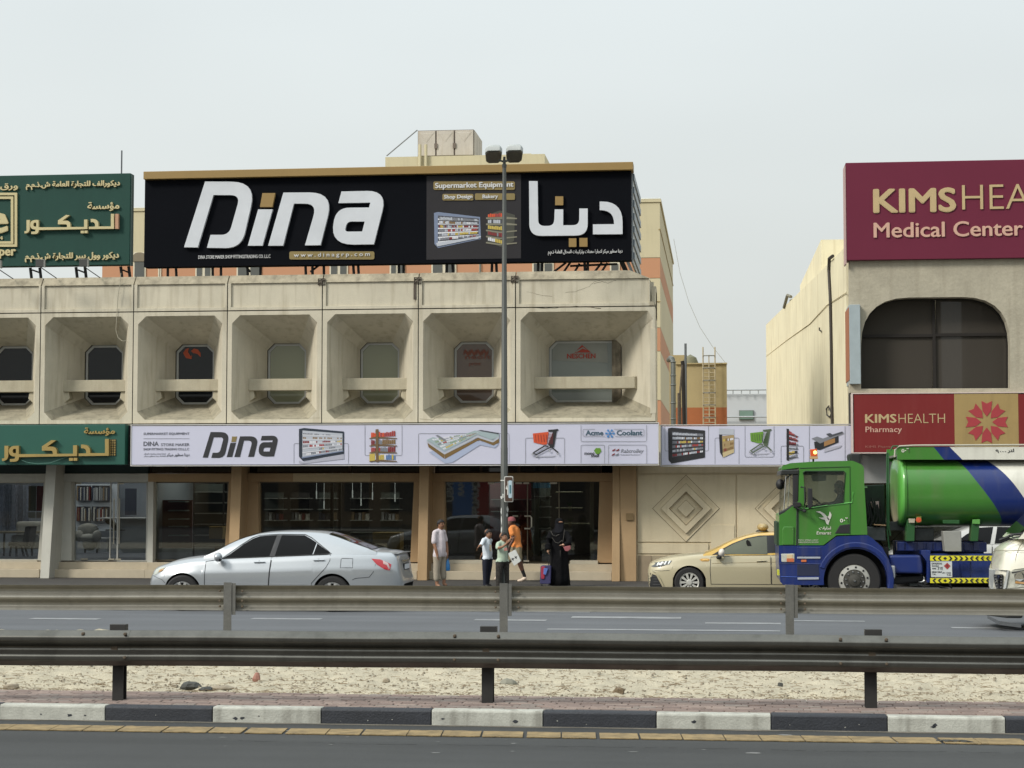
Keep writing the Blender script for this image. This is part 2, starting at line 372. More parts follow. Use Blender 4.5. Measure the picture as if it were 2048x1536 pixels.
b = B(); b.add([(-400, YS, .0), (400, YS, .0), (400, 60, .0), (-400, 60, .0)], [(0, 1, 2, 3)]); struct('service_pavement', b, PAVE)
b = B(); b.add([(-900, 60, -.01), (900, 60, -.01), (900, 900, -.01), (-900, 900, -.01)], [(0, 1, 2, 3)]); struct('far_ground', b, M('far_ground', (170, 155, 130), k=.7, rough=1))
b = B(); b.box(-400, 400, YM, YM+.12, -.1, .10); struct('far_kerb', b, KW)
# loose stones and bits on the sand
b = B()
for i in range(11000):
    y = YP1+.03+(rnd.random()**1.6)*6.5; x = rnd.uniform(-10.5, 6); r = rnd.choice([.006, .008, .011, .014, .02])*rnd.uniform(.7, 1.3)
    a = rnd.uniform(0, 3.14); h = r*rnd.uniform(.3, .8); z = sandz(x, y); c, s_ = math.cos(a), math.sin(a); r2 = r*rnd.uniform(.5, 1)
    pts = [(r, 0), (0, r2), (-r*.9, .1*r), (-.1*r, -r2)]
    b.add([(x+c*p-s_*q, y+s_*p+c*q, z-.004) for p, q in pts]+[(x+c*p*.5-s_*q*.5, y+s_*p*.5+c*q*.5, z+h) for p, q in pts], [(4, 5, 6, 7), (0, 1, 5, 4), (1, 2, 6, 5), (2, 3, 7, 6), (3, 0, 4, 7)])
o = b.build('loose_gravel', None, STONE); tag(o, 'loose stones and chips scattered over the sandy median', 'gravel', kind='stuff')
b = B()
for i in range(2600):
    y = YP1+.03+(rnd.random()**1.6)*5; x = rnd.uniform(-9.5, 6); l = rnd.uniform(.02, .07); a = rnd.uniform(-.6, .6); z = sandz(x, y)
    b.tube([(x-l*math.cos(a), y-l*math.sin(a), z+.004), (x, y, z+rnd.uniform(.006, .02)), (x+l*math.cos(a), y+l*math.sin(a), z+.004)], .0022, 3)
o = b.build('dry_litter', None, M('dry_twig', (150, 126, 92), k=.6, rough=1, var=.3)); tag(o, 'dry twigs and straw strewn over the sand', 'litter', kind='stuff')
def rock(px, py, wpx, hpx, mat, name, label, cat, flat=.6, seed=0):
    x, y = G(px, py, KH); s = (HOR*0+3700/ (Vector((x, y)).length)); w_, h_ = wpx/s, hpx/s; q = random.Random(seed); n = 7
    b = B(); rings = []
    for k, (zz, rr) in enumerate(((-.1, .95), (.35, 1), (.8, .82), (1, .5))):
        rings.append([(x+math.cos(t)*w_/2*rr*q.uniform(.62, 1.12), y+math.sin(t)*w_/2*flat*rr*q.uniform(.75, 1.1), KH+h_*zz*q.uniform(.8, 1.1)) for t in [2*math.pi*i/n for i in range(n)]])
    b.loft(rings); o = b.build(name, None, mat, bevel=.004); return tag(o, label, cat)
DRK = M('tar_lump', (66, 66, 62), rough=.8, var=.3, scale=12, bump=.4)
rock(382, 1377, 52, 13, DRK, 'broken_asphalt_slab', 'flat dark slab of broken asphalt lying left of the sand', 'rubble', .7, 1)
rock(414, 1381, 34, 7, DRK, 'broken_asphalt_slab', 'smaller dark tar crumb against the flat asphalt slab', 'rubble', .7, 2)
rock(350, 1375, 20, 6, STONE, 'broken_stone', 'grey stone chip just left of the flat asphalt slab', 'stone', .7, 3)
rock(446, 1378, 52, 7, STONE, 'broken_stone', 'low pale stone to the right of the dark slab', 'stone', .6, 4)
rock(514, 1364, 19, 18, M('red_brick', (150, 106, 92), var=.2, scale=20), 'brick_fragment', 'small reddish brick fragment standing in the sand', 'brick', .7, 5)
rock(1016, 1371, 40, 13, M('grey_concrete_lump', (128, 126, 112), var=.2, scale=20), 'concrete_lump', 'greenish grey concrete lump right of the middle guardrail post', 'rubble', .7, 6)
rock(1238, 1388, 32, 13, M('dry_tuft', (122, 104, 78), var=.4, scale=40, bump=1, bscale=90), 'dry_tuft', 'round brown tuft of dried weed beside the pavers', 'plant', .7, 7)
rock(1561, 1374, 14, 9, DRK, 'dark_stone', 'small dark pointed stone alone on the right half of the sand', 'stone', .7, 8)
rock(22, 1376, 34, 8, STONE, 'broken_stone', 'pale flat stone near the left edge of the sand', 'stone', .6, 9)
rock(152, 1365, 20, 7, M('red_brick'), 'brick_fragment', 'flat reddish chip left of the left guardrail post', 'brick', .6, 10)
rock(628, 1379, 46, 5, STONE, 'broken_stone', 'low crumbled brown stone heap near the pavers, between two guardrail posts', 'stone', .6, 11)
rock(772, 1364, 20, 8, STONE, 'broken_stone', 'lone pale stone left of the middle guardrail post', 'stone', .6, 12)

# pavers: courses laid in the strip behind the kerb, 0.2 x 0.1 m, alternately flat and turned
pm = []
def paver_mesh(w_, d_):
    b = B(); c = .006; b.loft([[(0, 0, 0), (w_, 0, 0), (w_, d_, 0), (0, d_, 0)], [(0, 0, .03), (w_, 0, .03), (w_, d_, .03), (0, d_, .03)], [(c, c, .036), (w_-c, c, .036), (w_-c, d_-c, .036), (c, d_-c, .036)]])
    me = bpy.data.meshes.new('paver'); me.from_pydata(b.v, [], b.f); me.update(); return me
bed = bpy.data.objects['paving_bed']
WLp = (.215, .105); cells = []
rows = int((YP1-YP0)/.112)
for r in range(rows):
    y = YP0+.004+r*.112; off = (.112 if r % 2 else 0)+(.05 if r % 3 == 2 else 0)
    x = -7.5+off; k = 0
    while x < 6.5:
        cells.append((x, y, .219, .102)); x += .228; k += 1
cells.sort(key=lambda c: (c[1], abs(c[0])))
vis = [c for c in cells if abs(c[0]+.1*0+1.8) < 6.2]
PMS = {(w_, d_, i): None for w_, d_ in ((.219, .102),) for i in range(4)}
for k in PMS: me = paver_mesh(k[0], k[1]); me.materials.append(PAV[k[2]]); PMS[k] = me
near = [c for c in vis if -6.3 < c[0] < 3.2][:298]
nearset = set((c[0], c[1]) for c in near)
for c in near:
    o = bpy.data.objects.new('paver', PMS[(.219, .102, rnd.choice([0, 0, 1, 1, 2, 3]))]); COL.objects.link(o); o.parent = bed
    o.location = (c[0], c[1], KH-.036+rnd.uniform(-.003, .003)); o.rotation_euler = (rnd.uniform(-.012, .012), rnd.uniform(-.012, .012), rnd.uniform(-.01, .01))
b = B()
for c in cells:
    if (c[0], c[1]) in nearset: continue
    b.m(rnd.choice(PAV)); z = KH-.036+rnd.uniform(-.003, .003); x, y = c[0], c[1]; q = .006; w_, d_ = c[2], c[3]
    b.add([(x, y, z), (x+w_, y, z), (x+w_, y+d_, z), (x, y+d_, z), (x, y, z+.03), (x+w_, y, z+.03), (x+w_, y+d_, z+.03), (x, y+d_, z+.03), (x+q, y+q, z+.036), (x+w_-q, y+q, z+.036), (x+w_-q, y+d_-q, z+.036), (x+q, y+d_-q, z+.036)],
          [(0, 1, 5, 4), (1, 2, 6, 5), (2, 3, 7, 6), (3, 0, 4, 7), (4, 5, 9, 8), (5, 6, 10, 9), (6, 7, 11, 10), (7, 4, 8, 11), (8, 9, 10, 11)])
o = b.build('paver_course', bed); o['kind'] = 'stuff'

# kerb stones
kerb = B(); kerb.box(-400, 400, YK+.02, YK+KT-.02, -.15, KH-.03); kerb = struct('kerb_core', kerb, KB); kerb.name = 'kerb'; WL['kerb'] = Vector((0, 0, 0))
kx = [X_(p, YK, 1440) for p in (210, 426, 641, 862, 1083, 1308, 1535, 1773, 2011)]
step = (kx[-1]-kx[0])/8; x0 = kx[0]-4*step
for i in range(17):
    a, c = x0+i*step+.004, x0+(i+1)*step-.004; wht = i % 2 == 1
    b = B(); z = rnd.uniform(-.003, .003); f = rnd.uniform(-.004, .004)
    b.prism([(0, 0)]*0 or [(0, -.1), (KT, -.1), (KT, KH), (.018, KH), (.006, KH-.006), (0, KH-.022)], 0, 1)
    b.v = [(a+(c-a)*v[1], YK+v[0]+f, v[2]+z) for v in b.v]
    o = b.build('kerb_stone', kerb, KW if wht else KB, bevel=.006)
    if 3 <= i <= 13:
        # chipped paint: small flakes of the other coat
        q = B(); m2 = KB if wht else KW; kk = random.Random(i*7+3)
        for j in range(kk.randint(1, 3 if wht else 7)):
            cx, cz = kk.uniform(a+.05, c-.05), kk.uniform(.02, .07); rr = kk.uniform(.005, .016)*(1.5 if wht else .7)
            pts = [(cx+math.cos(t)*rr*kk.uniform(.5, 1.6), cz+math.sin(t)*rr*kk.uniform(.4, .9)) for t in [k*.785 for k in range(8)]]
            q.add([(p_, YK+f-.0015, z_+z) for p_, z_ in pts], [list(range(8))])
        q.build('paint_chip', o, m2)
# gutter dirt and yellow edge line (broken, raised thermoplastic patches)
b = B(); 
pts = [-9+i*.12 for i in range(170)]
b.add([(x, YK-.02+.0, .003) for x in pts]+[(x, YK-.10-.05*noise.noise((x*2, 0, 0))-.03*noise.noise((x*9, 3, 0)), .003) for x in pts], [(i, i+1, 170+i+1, 170+i) for i in range(169)])
o = struct('gutter_dust', b, M('gutter_dust', (120, 114, 102), k=.62, rough=1, var=.3, scale=7, grain=.25))
ya, yb = G(1000, 1475.5)[1], G(1000, 1465)[1]
b = B(); x = -8.0; q = random.Random(11)
while x < 7:
    l = q.choice([.34, .36, .4, .3]); g = q.choice([.008, .012, .02, .035]); n = 8
    top = [(x+l*i/n, yb+q.uniform(-.014, .014)) for i in range(n+1)]; bot = [(x+l*i/n+.03, ya+q.uniform(-.008, .008)) for i in range(n+1)]
    poly = top+bot[::-1]; m_ = len(poly)
    b.add([(u, v, .004) for u, v in poly]+[(u, v, .012) for u, v in poly], [list(range(m_, 2*m_))]+[(i, (i+1) % m_, (i+1) % m_+m_, i+m_) for i in range(m_)])
    x += l+g
struct('yellow_edge_line', b, YLINE)
for sd_, y0_ in ((1, 15.9), (2, 16.35)):
    q = random.Random(sd_); b = B(); x, y = -5.5+sd_, y0_; pts = []
    while x < 4.5: pts.append((x, y)); x += q.uniform(.03, .12); y += q.uniform(-.025, .025)
    for (x0_, y0c), (x1_c, y1_c) in zip(pts, pts[1:]):
        if q.random() < .8: w_ = q.uniform(.002, .006); b.add([(x0_, y0c-w_, .003), (x1_c, y1_c-w_, .003), (x1_c, y1_c+w_, .003), (x0_, y0c+w_, .003)], [(0, 1, 2, 3)])
    struct('road_crack', b, M('crack_dark', (48, 48, 48), k=.5, rough=1))
# patches of dust on the near asphalt
b = B(); q = random.Random(5)
for i in range(26):
    cx, cy = q.uniform(-4.5, 4.2), q.uniform(15.2, YK-.3); rr = q.uniform(.01, .05)
    b.add([(cx+math.cos(t)*rr*q.uniform(.7, 2.2), cy+math.sin(t)*rr*q.uniform(.5, 1.5), .003) for t in [k*.63 for k in range(10)]], [list(range(10))])
struct('road_dust_marks', b, M('road_dust_marks', (134, 134, 132), k=.62, rough=1, var=.3, scale=7, grain=.25))
x, y = G(1912, 1486); b = B(); q = random.Random(3)
for i in range(14):
    cx, cy = x+q.uniform(-.12, .12), y+q.uniform(-.03, .03); b.tube([(cx-.05, cy, .012), (cx, cy+q.uniform(-.02, .02), .02), (cx+.05, cy+.01, .01)], .007, 5)
tag(b.build('flattened_rubbish', None, DRK), 'small black flattened scrap lying on the yellow edge line at right', 'litter')
# far lane marks: each dash a piece of the road
fr = bpy.data.objects['far_road']
def dash(px0, px1, py, hp, nm='lane_dash'):
    (a, y0), (c, _) = G(px0, py+hp/2), G(px1, py+hp/2); y1 = G((px0+px1)/2, py-hp/2)[1]; b = B(); y0 = G((px0+px1)/2, py+hp/2)[1]
    b.add([(a, y0, .001), (c, y0, .001), (c, y1, .001), (a, y1, .001)], [(0, 1, 2, 3)]); b.build(nm, fr, WLINE)
for a, c, y, h in ((52, 195, 1237.5, 2.6), (497, 640, 1237.5, 2.6), (945, 1092, 1240, 2.8), (1410, 1562, 1246.5, 2.6), (1906, 2060, 1256, 2.6),
                   (135, 330, 1219.5, 1.8), (1140, 1362, 1235, 3.6), (960, 1180, 1223.5, 1.6), (1580, 1730, 1242, 1.8), (1090, 1560, 1260, 2.4), (-420, -260, 1236, 2.6)):
    dash(a, c, y, h)
# ---------------------------------------------------------------- guardrails
def wbeam(depth=.082, h=.35, t=.004):
    """W profile: list of (y outward, z) from top to bottom; crests stick out towards -y"""
    pr = []
    for k in range(33):
        u = k/32; z = h*(.5-u); yv = -depth*(.5-.5*math.cos(4*math.pi*u))
        yv = max(-depth*.93, min(-depth*.04, yv*1.08)); pr.append((yv, z))
    pr[0] = (.012-depth*.0, h/2-.012); pr[-1] = (.012, -h/2+.012)
    return pr
def bend(x, a): return a*(x/6.0)**2
def rail(name, label, Y0, topz, px_posts, mat, facing, bendy, joint, postmat, proto_label, hgt):
    root = thing(name, label, 'guardrail', (0, Y0, 0))
    pr = wbeam(h=hgt); xs_p = [X_(p, Y0, 1200) for p in px_posts]; stp = (xs_p[-1]-xs_p[0])/(len(xs_p)-1)
    ext = [xs_p[0]-stp*2, xs_p[0]-stp]+xs_p+[xs_p[-1]+stp, xs_p[-1]+2*stp]
    zc = topz-hgt/2
    for i in range(len(ext)-1):
        a, c = ext[i]-.16, ext[i+1]+.16; b = B(); n = 12; bias = .004*(i % 2)
        rows_ = []
        for sgn in (0, 1):
            for k in range(n+1):
                x = a+(c-a)*k/n
                rows_.append([(x, Y0+bendy(x)+facing*(yv)+(.004*sgn*facing)-bias*facing, zc+z+.002*math.sin(x*2.2)) for yv, z in pr])
        o1 = rows_[:n+1]; o2 = rows_[n+1:]
        b.loft(o1, False, False); b.loft(o2, False, False)
        bm_ = b.build('beam', root, mat, smooth=True, sharp=60)
    for i, x in enumerate(ext):
        b = B(); yb_ = Y0+bendy(x)
        bl = B()
        if facing > 0:    # near rail: post and spacer behind the beam
            yb2 = yb_+.02; z0 = KH-.05
            b.box(x-.055, x+.055, yb2+.10, yb2+.106, z0, topz-.03); b.box(x-.055, x+.055, yb2+.20, yb2+.206, z0, topz-.03); b.box(x+.0-.004, x+.004, yb2+.106, yb2+.2, z0, topz-.03)
            po = b.build('post', root, postmat)
            bl.box(x-.06, x+.10, yb2+.012, yb2+.098, zc-.16, topz+.042); bl.build('spacer_block', po, postmat, bevel=.004)
            bb = B(); bb.box(x-.03, x+.035, yb_-.012, yb_+.004, zc-.03, zc+.02); bb.build('bolt_plate', po, BRON)
        else:             # far rail: post stands on our side of the beam
            yb2 = yb_-.05; z0 = -.05
            x += .04; b.box(x-.07, x+.045, yb2-.012, yb2-.004, z0, topz+.03); b.box(x-.07, x-.062, yb2-.004, yb2+.05, z0, topz+.03); b.box(x+.047, x+.10, yb2+.0, yb2+.012, zc-.24, topz+.02)
            po = b.build('post', root, postmat)
        for dx in ((-.29, .13) if facing > 0 else (-.13, .2)):
            for dz in ((.14, -.085) if facing > 0 else (.1, -.12, -.04)):
                yy = yb_-(.078 if facing > 0 else .05)
                bt = B(); bt.lathe([(.0, -.008), (.012, -.006), (.016, 0), (.016, .03)], (x+dx, yy-.004, zc+dz), 'y', 10); bt.build('bolt', po, BRON, smooth=True)
    return root
YN = G(972, 1405, KH)[1]-.15
def tz(px, py, Y): return P(px, py, Y)[1]
a_n = .0
rail('roadside_guardrail', 'nearest galvanised crash barrier standing on the red pavers', YN, tz(1000, 1262, YN), (240, 972, 1742), GALVN, 1, lambda x: -.012*(x+.5)**2*.45, 0, POSTD, '', .365)
YF = 26.3
rail('median_guardrail', 'second crash barrier across the sandy median with posts on this side', YF, tz(1005, 1170, YF), (462, 1005, 1575), GALV, -1, lambda x: -.012*(x+.5)**2*.45, 0, GALVP, '', .385)
# ---------------------------------------------------------------- the concrete building: shops below, precast bays above
YB, YG, YQ = 45.0, 46.5, 45.7            # bay fronts, shop glass, pillar faces
bl = thing('concrete_shop_building', 'long beige two-storey concrete building with deep angular window bays over dark shop windows', 'building', (X_(640, YB), YB, 0))
xj = [X_(p, YB, 730) for p in (80, 265.5, 455, 643.5, 836, 1031)]; BW = (xj[-1]-xj[0])/5; xj = [xj[0]+BW*i for i in range(-2, 6)]
ZJ, ZB0 = P(836, 617.5, YB)[1], P(836, 845.5, YB)[1]; BH = ZJ-ZB0; XE = X_(1311, YB, 730)
GAP, DP = .012, 1.32
FRAME_W = M('window_frame_white', (184, 184, 178), k=.9, rough=.5)
def octo(x0, x1, z0, z1, c): return [(x0+c, z0), (x1-c, z0), (x1, z0+c), (x1, z1-c), (x1-c, z1), (x0+c, z1), (x0, z1-c), (x0, z0+c)]
def ring(a, b_, ya, yb, bb):
    n = len(a); bb.add([(x, ya, z) for x, z in a]+[(x, yb, z) for x, z in b_], [(i, (i+1) % n, (i+1) % n+n, i+n) for i in range(n)])
def face_with_hole(bb, x0, x1, z0, z1, oc, y):
    """frame around the octagon: rectangle corners joined to octagon vertices"""
    v = [(x0, z0), (x1, z0), (x1, z1), (x0, z1)]+oc; n = 4
    bb.add([(x, y, z) for x, z in v], [(0, 1, 4+1, 4+0), (1, 4+2, 4+1), (1, 2, 4+3, 4+2), (2, 4+4, 4+3), (2, 3, 4+5, 4+4), (3, 4+6, 4+5), (3, 0, 4+7, 4+6), (0, 4+0, 4+7)])
WG = {}
def wglass(k):
    sp = {'dark': dict(tint=(25, 28, 32), opac=.75, base=(34, 38, 42), refl=.55, ior=1.5),
          'grey': dict(tint=(40, 44, 44), opac=.9, base=(128, 134, 128), refl=.8, ior=1.5),
          'green': dict(tint=(40, 44, 44), opac=.95, base=(136, 138, 114), refl=.8, ior=1.5),
          'rose': dict(tint=(40, 40, 40), opac=.95, base=(104, 88, 78), refl=.8, ior=1.5)}[k]
    return GLASS('window_glass_'+k, **sp)
def bay(i, x0, x1, gk, corner=False):
    a, c = x0+GAP, x1-GAP; w_ = BW; b = B(); fx = .046*w_; cut = .084*w_
    oc = octo(a+fx, (c-fx) if not corner else c-.11, ZB0+.032*BH+GAP, ZJ-.035*BH-GAP, cut)
    if corner: oc = [oc[0], (c-.1, oc[1][1]), (c-.05, oc[2][1]), (c-.05, oc[3][1]), (c-.16, oc[4][1])]+oc[5:]
    b.m(CONC); face_with_hole(b, a, c, ZB0+GAP, ZJ-GAP, oc, YB)
    inx0 = x0+.29*w_; inx1 = x1-.29*w_ if not corner else X_(1243, YB+DP, 730)
    iz0 = ZB0+.195*BH; iz1 = ZJ-.255*BH; ic = octo(inx0, inx1, iz0, iz1, .074*w_)
    b.m(CONC); n8 = 8
    for k_ in range(8):
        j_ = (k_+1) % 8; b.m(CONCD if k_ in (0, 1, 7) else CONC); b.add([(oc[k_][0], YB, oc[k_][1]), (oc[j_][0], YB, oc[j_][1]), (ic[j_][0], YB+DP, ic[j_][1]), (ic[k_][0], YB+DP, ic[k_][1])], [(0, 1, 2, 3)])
    b.m(CONC); 
    outer = [(a, ZB0+GAP), (c, ZB0+GAP), (c, ZJ-GAP), (a, ZJ-GAP)]; ring(outer, outer, YB, YB+.35, b)
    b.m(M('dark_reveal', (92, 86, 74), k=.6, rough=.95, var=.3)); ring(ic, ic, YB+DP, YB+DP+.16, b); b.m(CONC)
    p = b.build('bay', bl)
    # window: white frame, pane
    ic2 = octo(inx0+.0, inx1, iz0, iz1, .074*w_); f = .055; pane_in = octo(inx0+f, inx1-f, iz0+f, iz1-f, .066*w_)
    b = B(); y = YB+DP+.09; ring(ic2, pane_in, y, y, b); ring(pane_in, pane_in, y, y+.05, b); wf = b.build('window_frame', p, FRAME_W)
    b = B(); b.add([(x, y+.03, z) for x, z in pane_in], [list(range(8))]); b.build('pane', p, wglass(gk))
    # ledge beam across the opening
    t = .46; def_ = lambda u, v: u+(v-u)*t
    zx0, zx1 = def_(a+fx, inx0), def_(c-fx if not corner else c-.1, inx1); b = B(); zt = ZJ-.592*BH; zb = zt-.105*BH
    yb_ = YB+DP*t
    if corner: b.box(zx0-.02, X_(1270, yb_, 770), yb_, yb_+.34, zb, zt); b.loft([[(X_(1270, yb_, 770), yb_, zb), (X_(1270, yb_, 770), yb_, zt), (X_(1270, yb_, 770), yb_+.34, zt), (X_(1270, yb_, 770), yb_+.34, zb)], [(X_(1286, yb_, 770), yb_+.2, zb-.12), (X_(1284, yb_, 770), yb_+.2, zt), (X_(1284, yb_, 770), yb_+.6, zt), (X_(1286, yb_, 770), yb_+.6, zb-.12)]])
    else: b.box(zx0-.02, zx1+.02, yb_, yb_+.30, zb, zt)
    b.build('ledge_beam', p, CONCB, bevel=.012)
    # thick brackets below the beam ends
    b = B()
    if not corner:
        for s_, xx in ((1, zx0), (-1, zx1)): b = B(); b.prism([(xx-.06*s_, zb), (xx+.13*s_, zb), (xx+.16*s_, zb-.17), (xx-.06*s_, zb-.36)], yb_+.05, yb_+.62); b.build('beam_bracket', p, CONCB, bevel=.01)
    return p, (inx0, inx1, iz0, iz1)
kinds = ['dark', 'dark', 'dark', 'dark', 'green', 'green', 'rose']
bays = []
for i in range(7): bays.append(bay(i, xj[i], xj[i+1] if i < 6 else xj[6]+BW, kinds[i]) if i < 7 else 0)
cb, ci = bay(7, xj[7], XE, 'grey', True)
cb['label'] = 'wider corner bay with cracked edge'
# corner bay: stained pier and inner splay
b = B(); xa, xb = X_(1224, YB+DP, 730), X_(1242, YB+DP, 730); b.box(xa, xb, YB+DP-.05, YB+DP+.3, ci[2], ci[3]); b.build('corner_pier', cb, M('stained_concrete', (140, 130, 112), k=.6, rough=.95, var=.6, scale=4, streak=.9, streakc=(50, 48, 42), grain=.1))
# stickers in the windows
ORS = M('orange_sticker', (206, 92, 56), k=.7)
yy = YB+DP+.112
p4 = bays[3][0]
o = shape([[(366, 706), (372, 698), (378, 696), (376, 704), (381, 712), (390, 718, 2), (382, 718), (372, 716)], [(382, 702), (388, 697, 2), (396, 699, 2), (401, 706), (401, 714), (395, 708), (386, 706)]], yy, ORS, 'window_sticker', p4, .004)
b6 = bays[6][0]; REDF = M('faded_red_print', (128, 74, 58), k=.8)
text('~~~~', 927, 977, 698, 712, yy, REDF, b6, 'window_print', .004, .03); text('neolt', 930, 982, 709, 718, yy, REDF, b6, 'window_print', .004, .03); text('print', 938, 962, 724, 733, yy, REDF, b6, 'window_print', .004, .02)
b = B(); b.add([(X_(x, yy, y), yy, P(x, y, yy)[1]) for x, y in ((1106, 682), (1160, 679), (1214, 682), (1216, 726), (1190, 724), (1105, 721))], [list(range(6))]); b.build('banner', cb, M('grey_banner', (158, 160, 152), k=.72))
REDN = M('red_print', (176, 66, 50), k=.8)
text('NESCHEN', 1134, 1191, 707, 717, yy-.01, REDN, cb, 'window_print', .004, .03)
shape([[(1149, 705), (1164, 690), (1182, 705)]], yy-.01, REDN, 'window_print', cb, .004); shape([[(1150, 703), (1166, 694), (1174, 700), (1165, 697), (1154, 704)]], yy-.016, M('grey_banner'), 'window_print', cb, .003)

# back wall behind bays and dark joints
b = B(); x0w = xj[0]-1; b.box(x0w, XE-.1, YB+.2, YB+.3, ZB0-.3, ZJ+1.0)
b = B(); b.box(x0w, XE-1.7, YB+DP+.5, YB+12, ZB0, ZJ+.9); b.build('upper_core', bl, M('plain_wall', (170, 158, 130), k=.7, rough=.9, var=.1))
b = B()
for x in xj[1:]: b.box(x-GAP, x+GAP, YB+.02, YB+.3, ZB0-.02, ZJ+.62)
b.box(x0w, XE-.02, YB+.02, YB+.3, ZJ-GAP, ZJ+GAP); b.box(x0w, XE-.02, YB+.02, YB+.3, ZB0-GAP, ZB0+GAP); b.build('panel_joint', bl, DARK)
# parapet panels
ZP, ZT = P(836, 562, YB)[1], P(836, 546, YB)[1]+.02
for i in range(7+1):
    a, c = xj[i]+GAP, (xj[i+1] if i < 7 else XE-.12)-GAP; b = B(); f1, f2 = .16, .05; z0 = ZJ+GAP; zf = z0+.08; d = .045
    if i == 7: f2 = .02
    # frame left, right, bottom; recessed panel; sloping coping
    b.box(a, a+f1*.5, YB, YB+.3, z0, ZP); b.box(c-f2, c, YB, YB+.3, z0, ZP)
    b.box(a+f1*.5, c-f2, YB, YB+.3, z0, zf); b.box(a+f1*.5, c-f2, YB+d, YB+.3, zf, ZP)
    zl = 0
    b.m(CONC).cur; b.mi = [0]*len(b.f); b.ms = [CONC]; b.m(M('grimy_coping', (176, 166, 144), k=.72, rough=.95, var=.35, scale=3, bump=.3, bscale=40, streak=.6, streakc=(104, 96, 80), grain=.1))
    if i < 7: b.loft([[(a, YB, ZP), (a, YB+.3, ZP), (a, YB+.3, ZT), (a, YB+.18, ZT)], [(c, YB, ZP), (c, YB+.3, ZP), (c, YB+.3, ZT), (c, YB+.18, ZT)]])
    else: b.loft([[(a, YB, ZP), (a, YB+.3, ZP), (a, YB+.3, ZT), (a, YB+.18, ZT)], [(c, YB, ZP), (c, YB+.9, ZP), (c-.5, YB+.9, ZT), (c-.5, YB+.18, ZT)]]); b.prism([(XE-.14, z0), (XE-.02, z0), (XE-.02, z0+.1), (XE-.14, z0+.1)], YB-.02, YB+1)
    b.build('parapet_panel', bl, None, bevel=.006)
for k, x in enumerate((xj[4], xj[5], xj[6], xj[7])):
    if k == 0: pass
    b = B(); z = ZP+.06; b.box(x-.11, x+.07, YB-.02, YB+.04, z-.13, z-.115); b.box(x-.11, x+.07, YB-.02, YB+.04, z+.02, z+.035); b.box(x-.11, x-.095, YB-.02, YB+.04, z-.13, z+.03); b.box(x+.055, x+.07, YB-.02, YB+.04, z-.13, z+.03)
    b.tube([(x-.08, YB-.02, z-.1), (x+.04, YB-.02, z)], .018, 6); b.tube([(x+.0, YB-.03, z-.1), (x-.02, YB-.03, z+.01)], .02, 6)
    if k == 2: b.box(x-.12, x-.05, YB-.012, YB+.02, z-.52, z-.12)
    if k: b.build('steel_bracket', bl, M('rusty_bracket', (96, 86, 76), k=.7, rough=.9, var=.5, scale=20))
# cracks in the end panels
CR = M('crack_line', (84, 74, 58), k=.7, rough=1)
def crack(pts, Y, wd=.006, par=bl, name='crack'):
    b = B(); q = random.Random(int(pts[0][0])); out_ = []
    for (x0, y0), (x1, y1) in zip(pts, pts[1:]):
        for k in range(4): u = k/4; out_.append((x0+(x1-x0)*u+q.uniform(-.8, .8), y0+(y1-y0)*u+q.uniform(-.8, .8)))
    out_.append(pts[-1]); w3 = [(*P(x, y, Y), wd*q.uniform(.5, 1.3)) for x, y in out_]
    for (x0, z0, r0), (x1, z1, r1) in zip(w3, w3[1:]): b.add([(x0, Y-.003, z0-r0/2), (x1, Y-.003, z1-r1/2), (x1, Y-.003, z1+r1/2), (x0, Y-.003, z0+r0/2)], [(0, 1, 2, 3)])
    return b.build(name, par, CR)
crack([(1058, 615), (1085, 617), (1110, 616), (1145, 613), (1180, 614), (1202, 617)], YB, .014)
crack([(1188, 567), (1205, 563), (1216, 566), (1232, 561)], YB+.045, .009); crack([(1130, 585), (1150, 583), (1175, 575), (1190, 563), (1200, 561)], YB+.045, .006); crack([(1054, 583), (1080, 590), (1105, 593)], YB+.045, .005)
crack([(840, 838), (865, 840), (880, 832), (900, 820)], YB, .008); crack([(560, 838), (640, 836)], YB, .005); crack([(1204, 540), (1206, 552), (1203, 560)], YB+.02, .006)
# cable hanging down the facade
b = B(); b.tube([(X_(x, YB-.02, y), YB-.03, P(x, y, YB)[1]) for x, y in ((242, 546), (240, 570), (236, 595), (234, 630), (232, 660), (236, 675), (244, 682), (254, 682))], .008, 6)
tag(b.build('hanging_cable', None, M('white_cable', (168, 162, 142), k=.8), smooth=True), 'loose pale cable hanging from the parapet over the second window bay from left', 'cable')
# right end wall of the building
b = B(); b.box(XE-.1, XE-.02, YB+.36, YB+1.9, ZB0-.3, ZJ+.5); b.box(XE-1.8, XE-.1, YB+1.8, YB+1.9, ZB0, ZJ+.8); b.box(XE-1.75, XE-1.65, YG+.5, YB+12, 0, ZB0); b.box(XE-.13, XE+.0, YB-.006, YB+.34, ZB0+.2, ZJ-.55)
b.build('end_wall', bl, CONC)
b = B(); b.box(XE-.2, XE-.02, YB+1.2, YB+1.9, ZJ-.2, ZJ+.62); b.build('parapet_block', bl, CONC)
# soffit slab under the bays + beam behind the fascias
b = B(); b.box(x0w, XE-.02, YB+.02, YG+.4, ZB0-.30, ZB0-GAP); b.build('floor_slab', bl, CONCB)
b = B(); b.box(x0w, XE-.05, YB-.06, YB+.04, ZB0-.06, ZB0-GAP-.005); b.build('drip_ledge', bl, CONC)

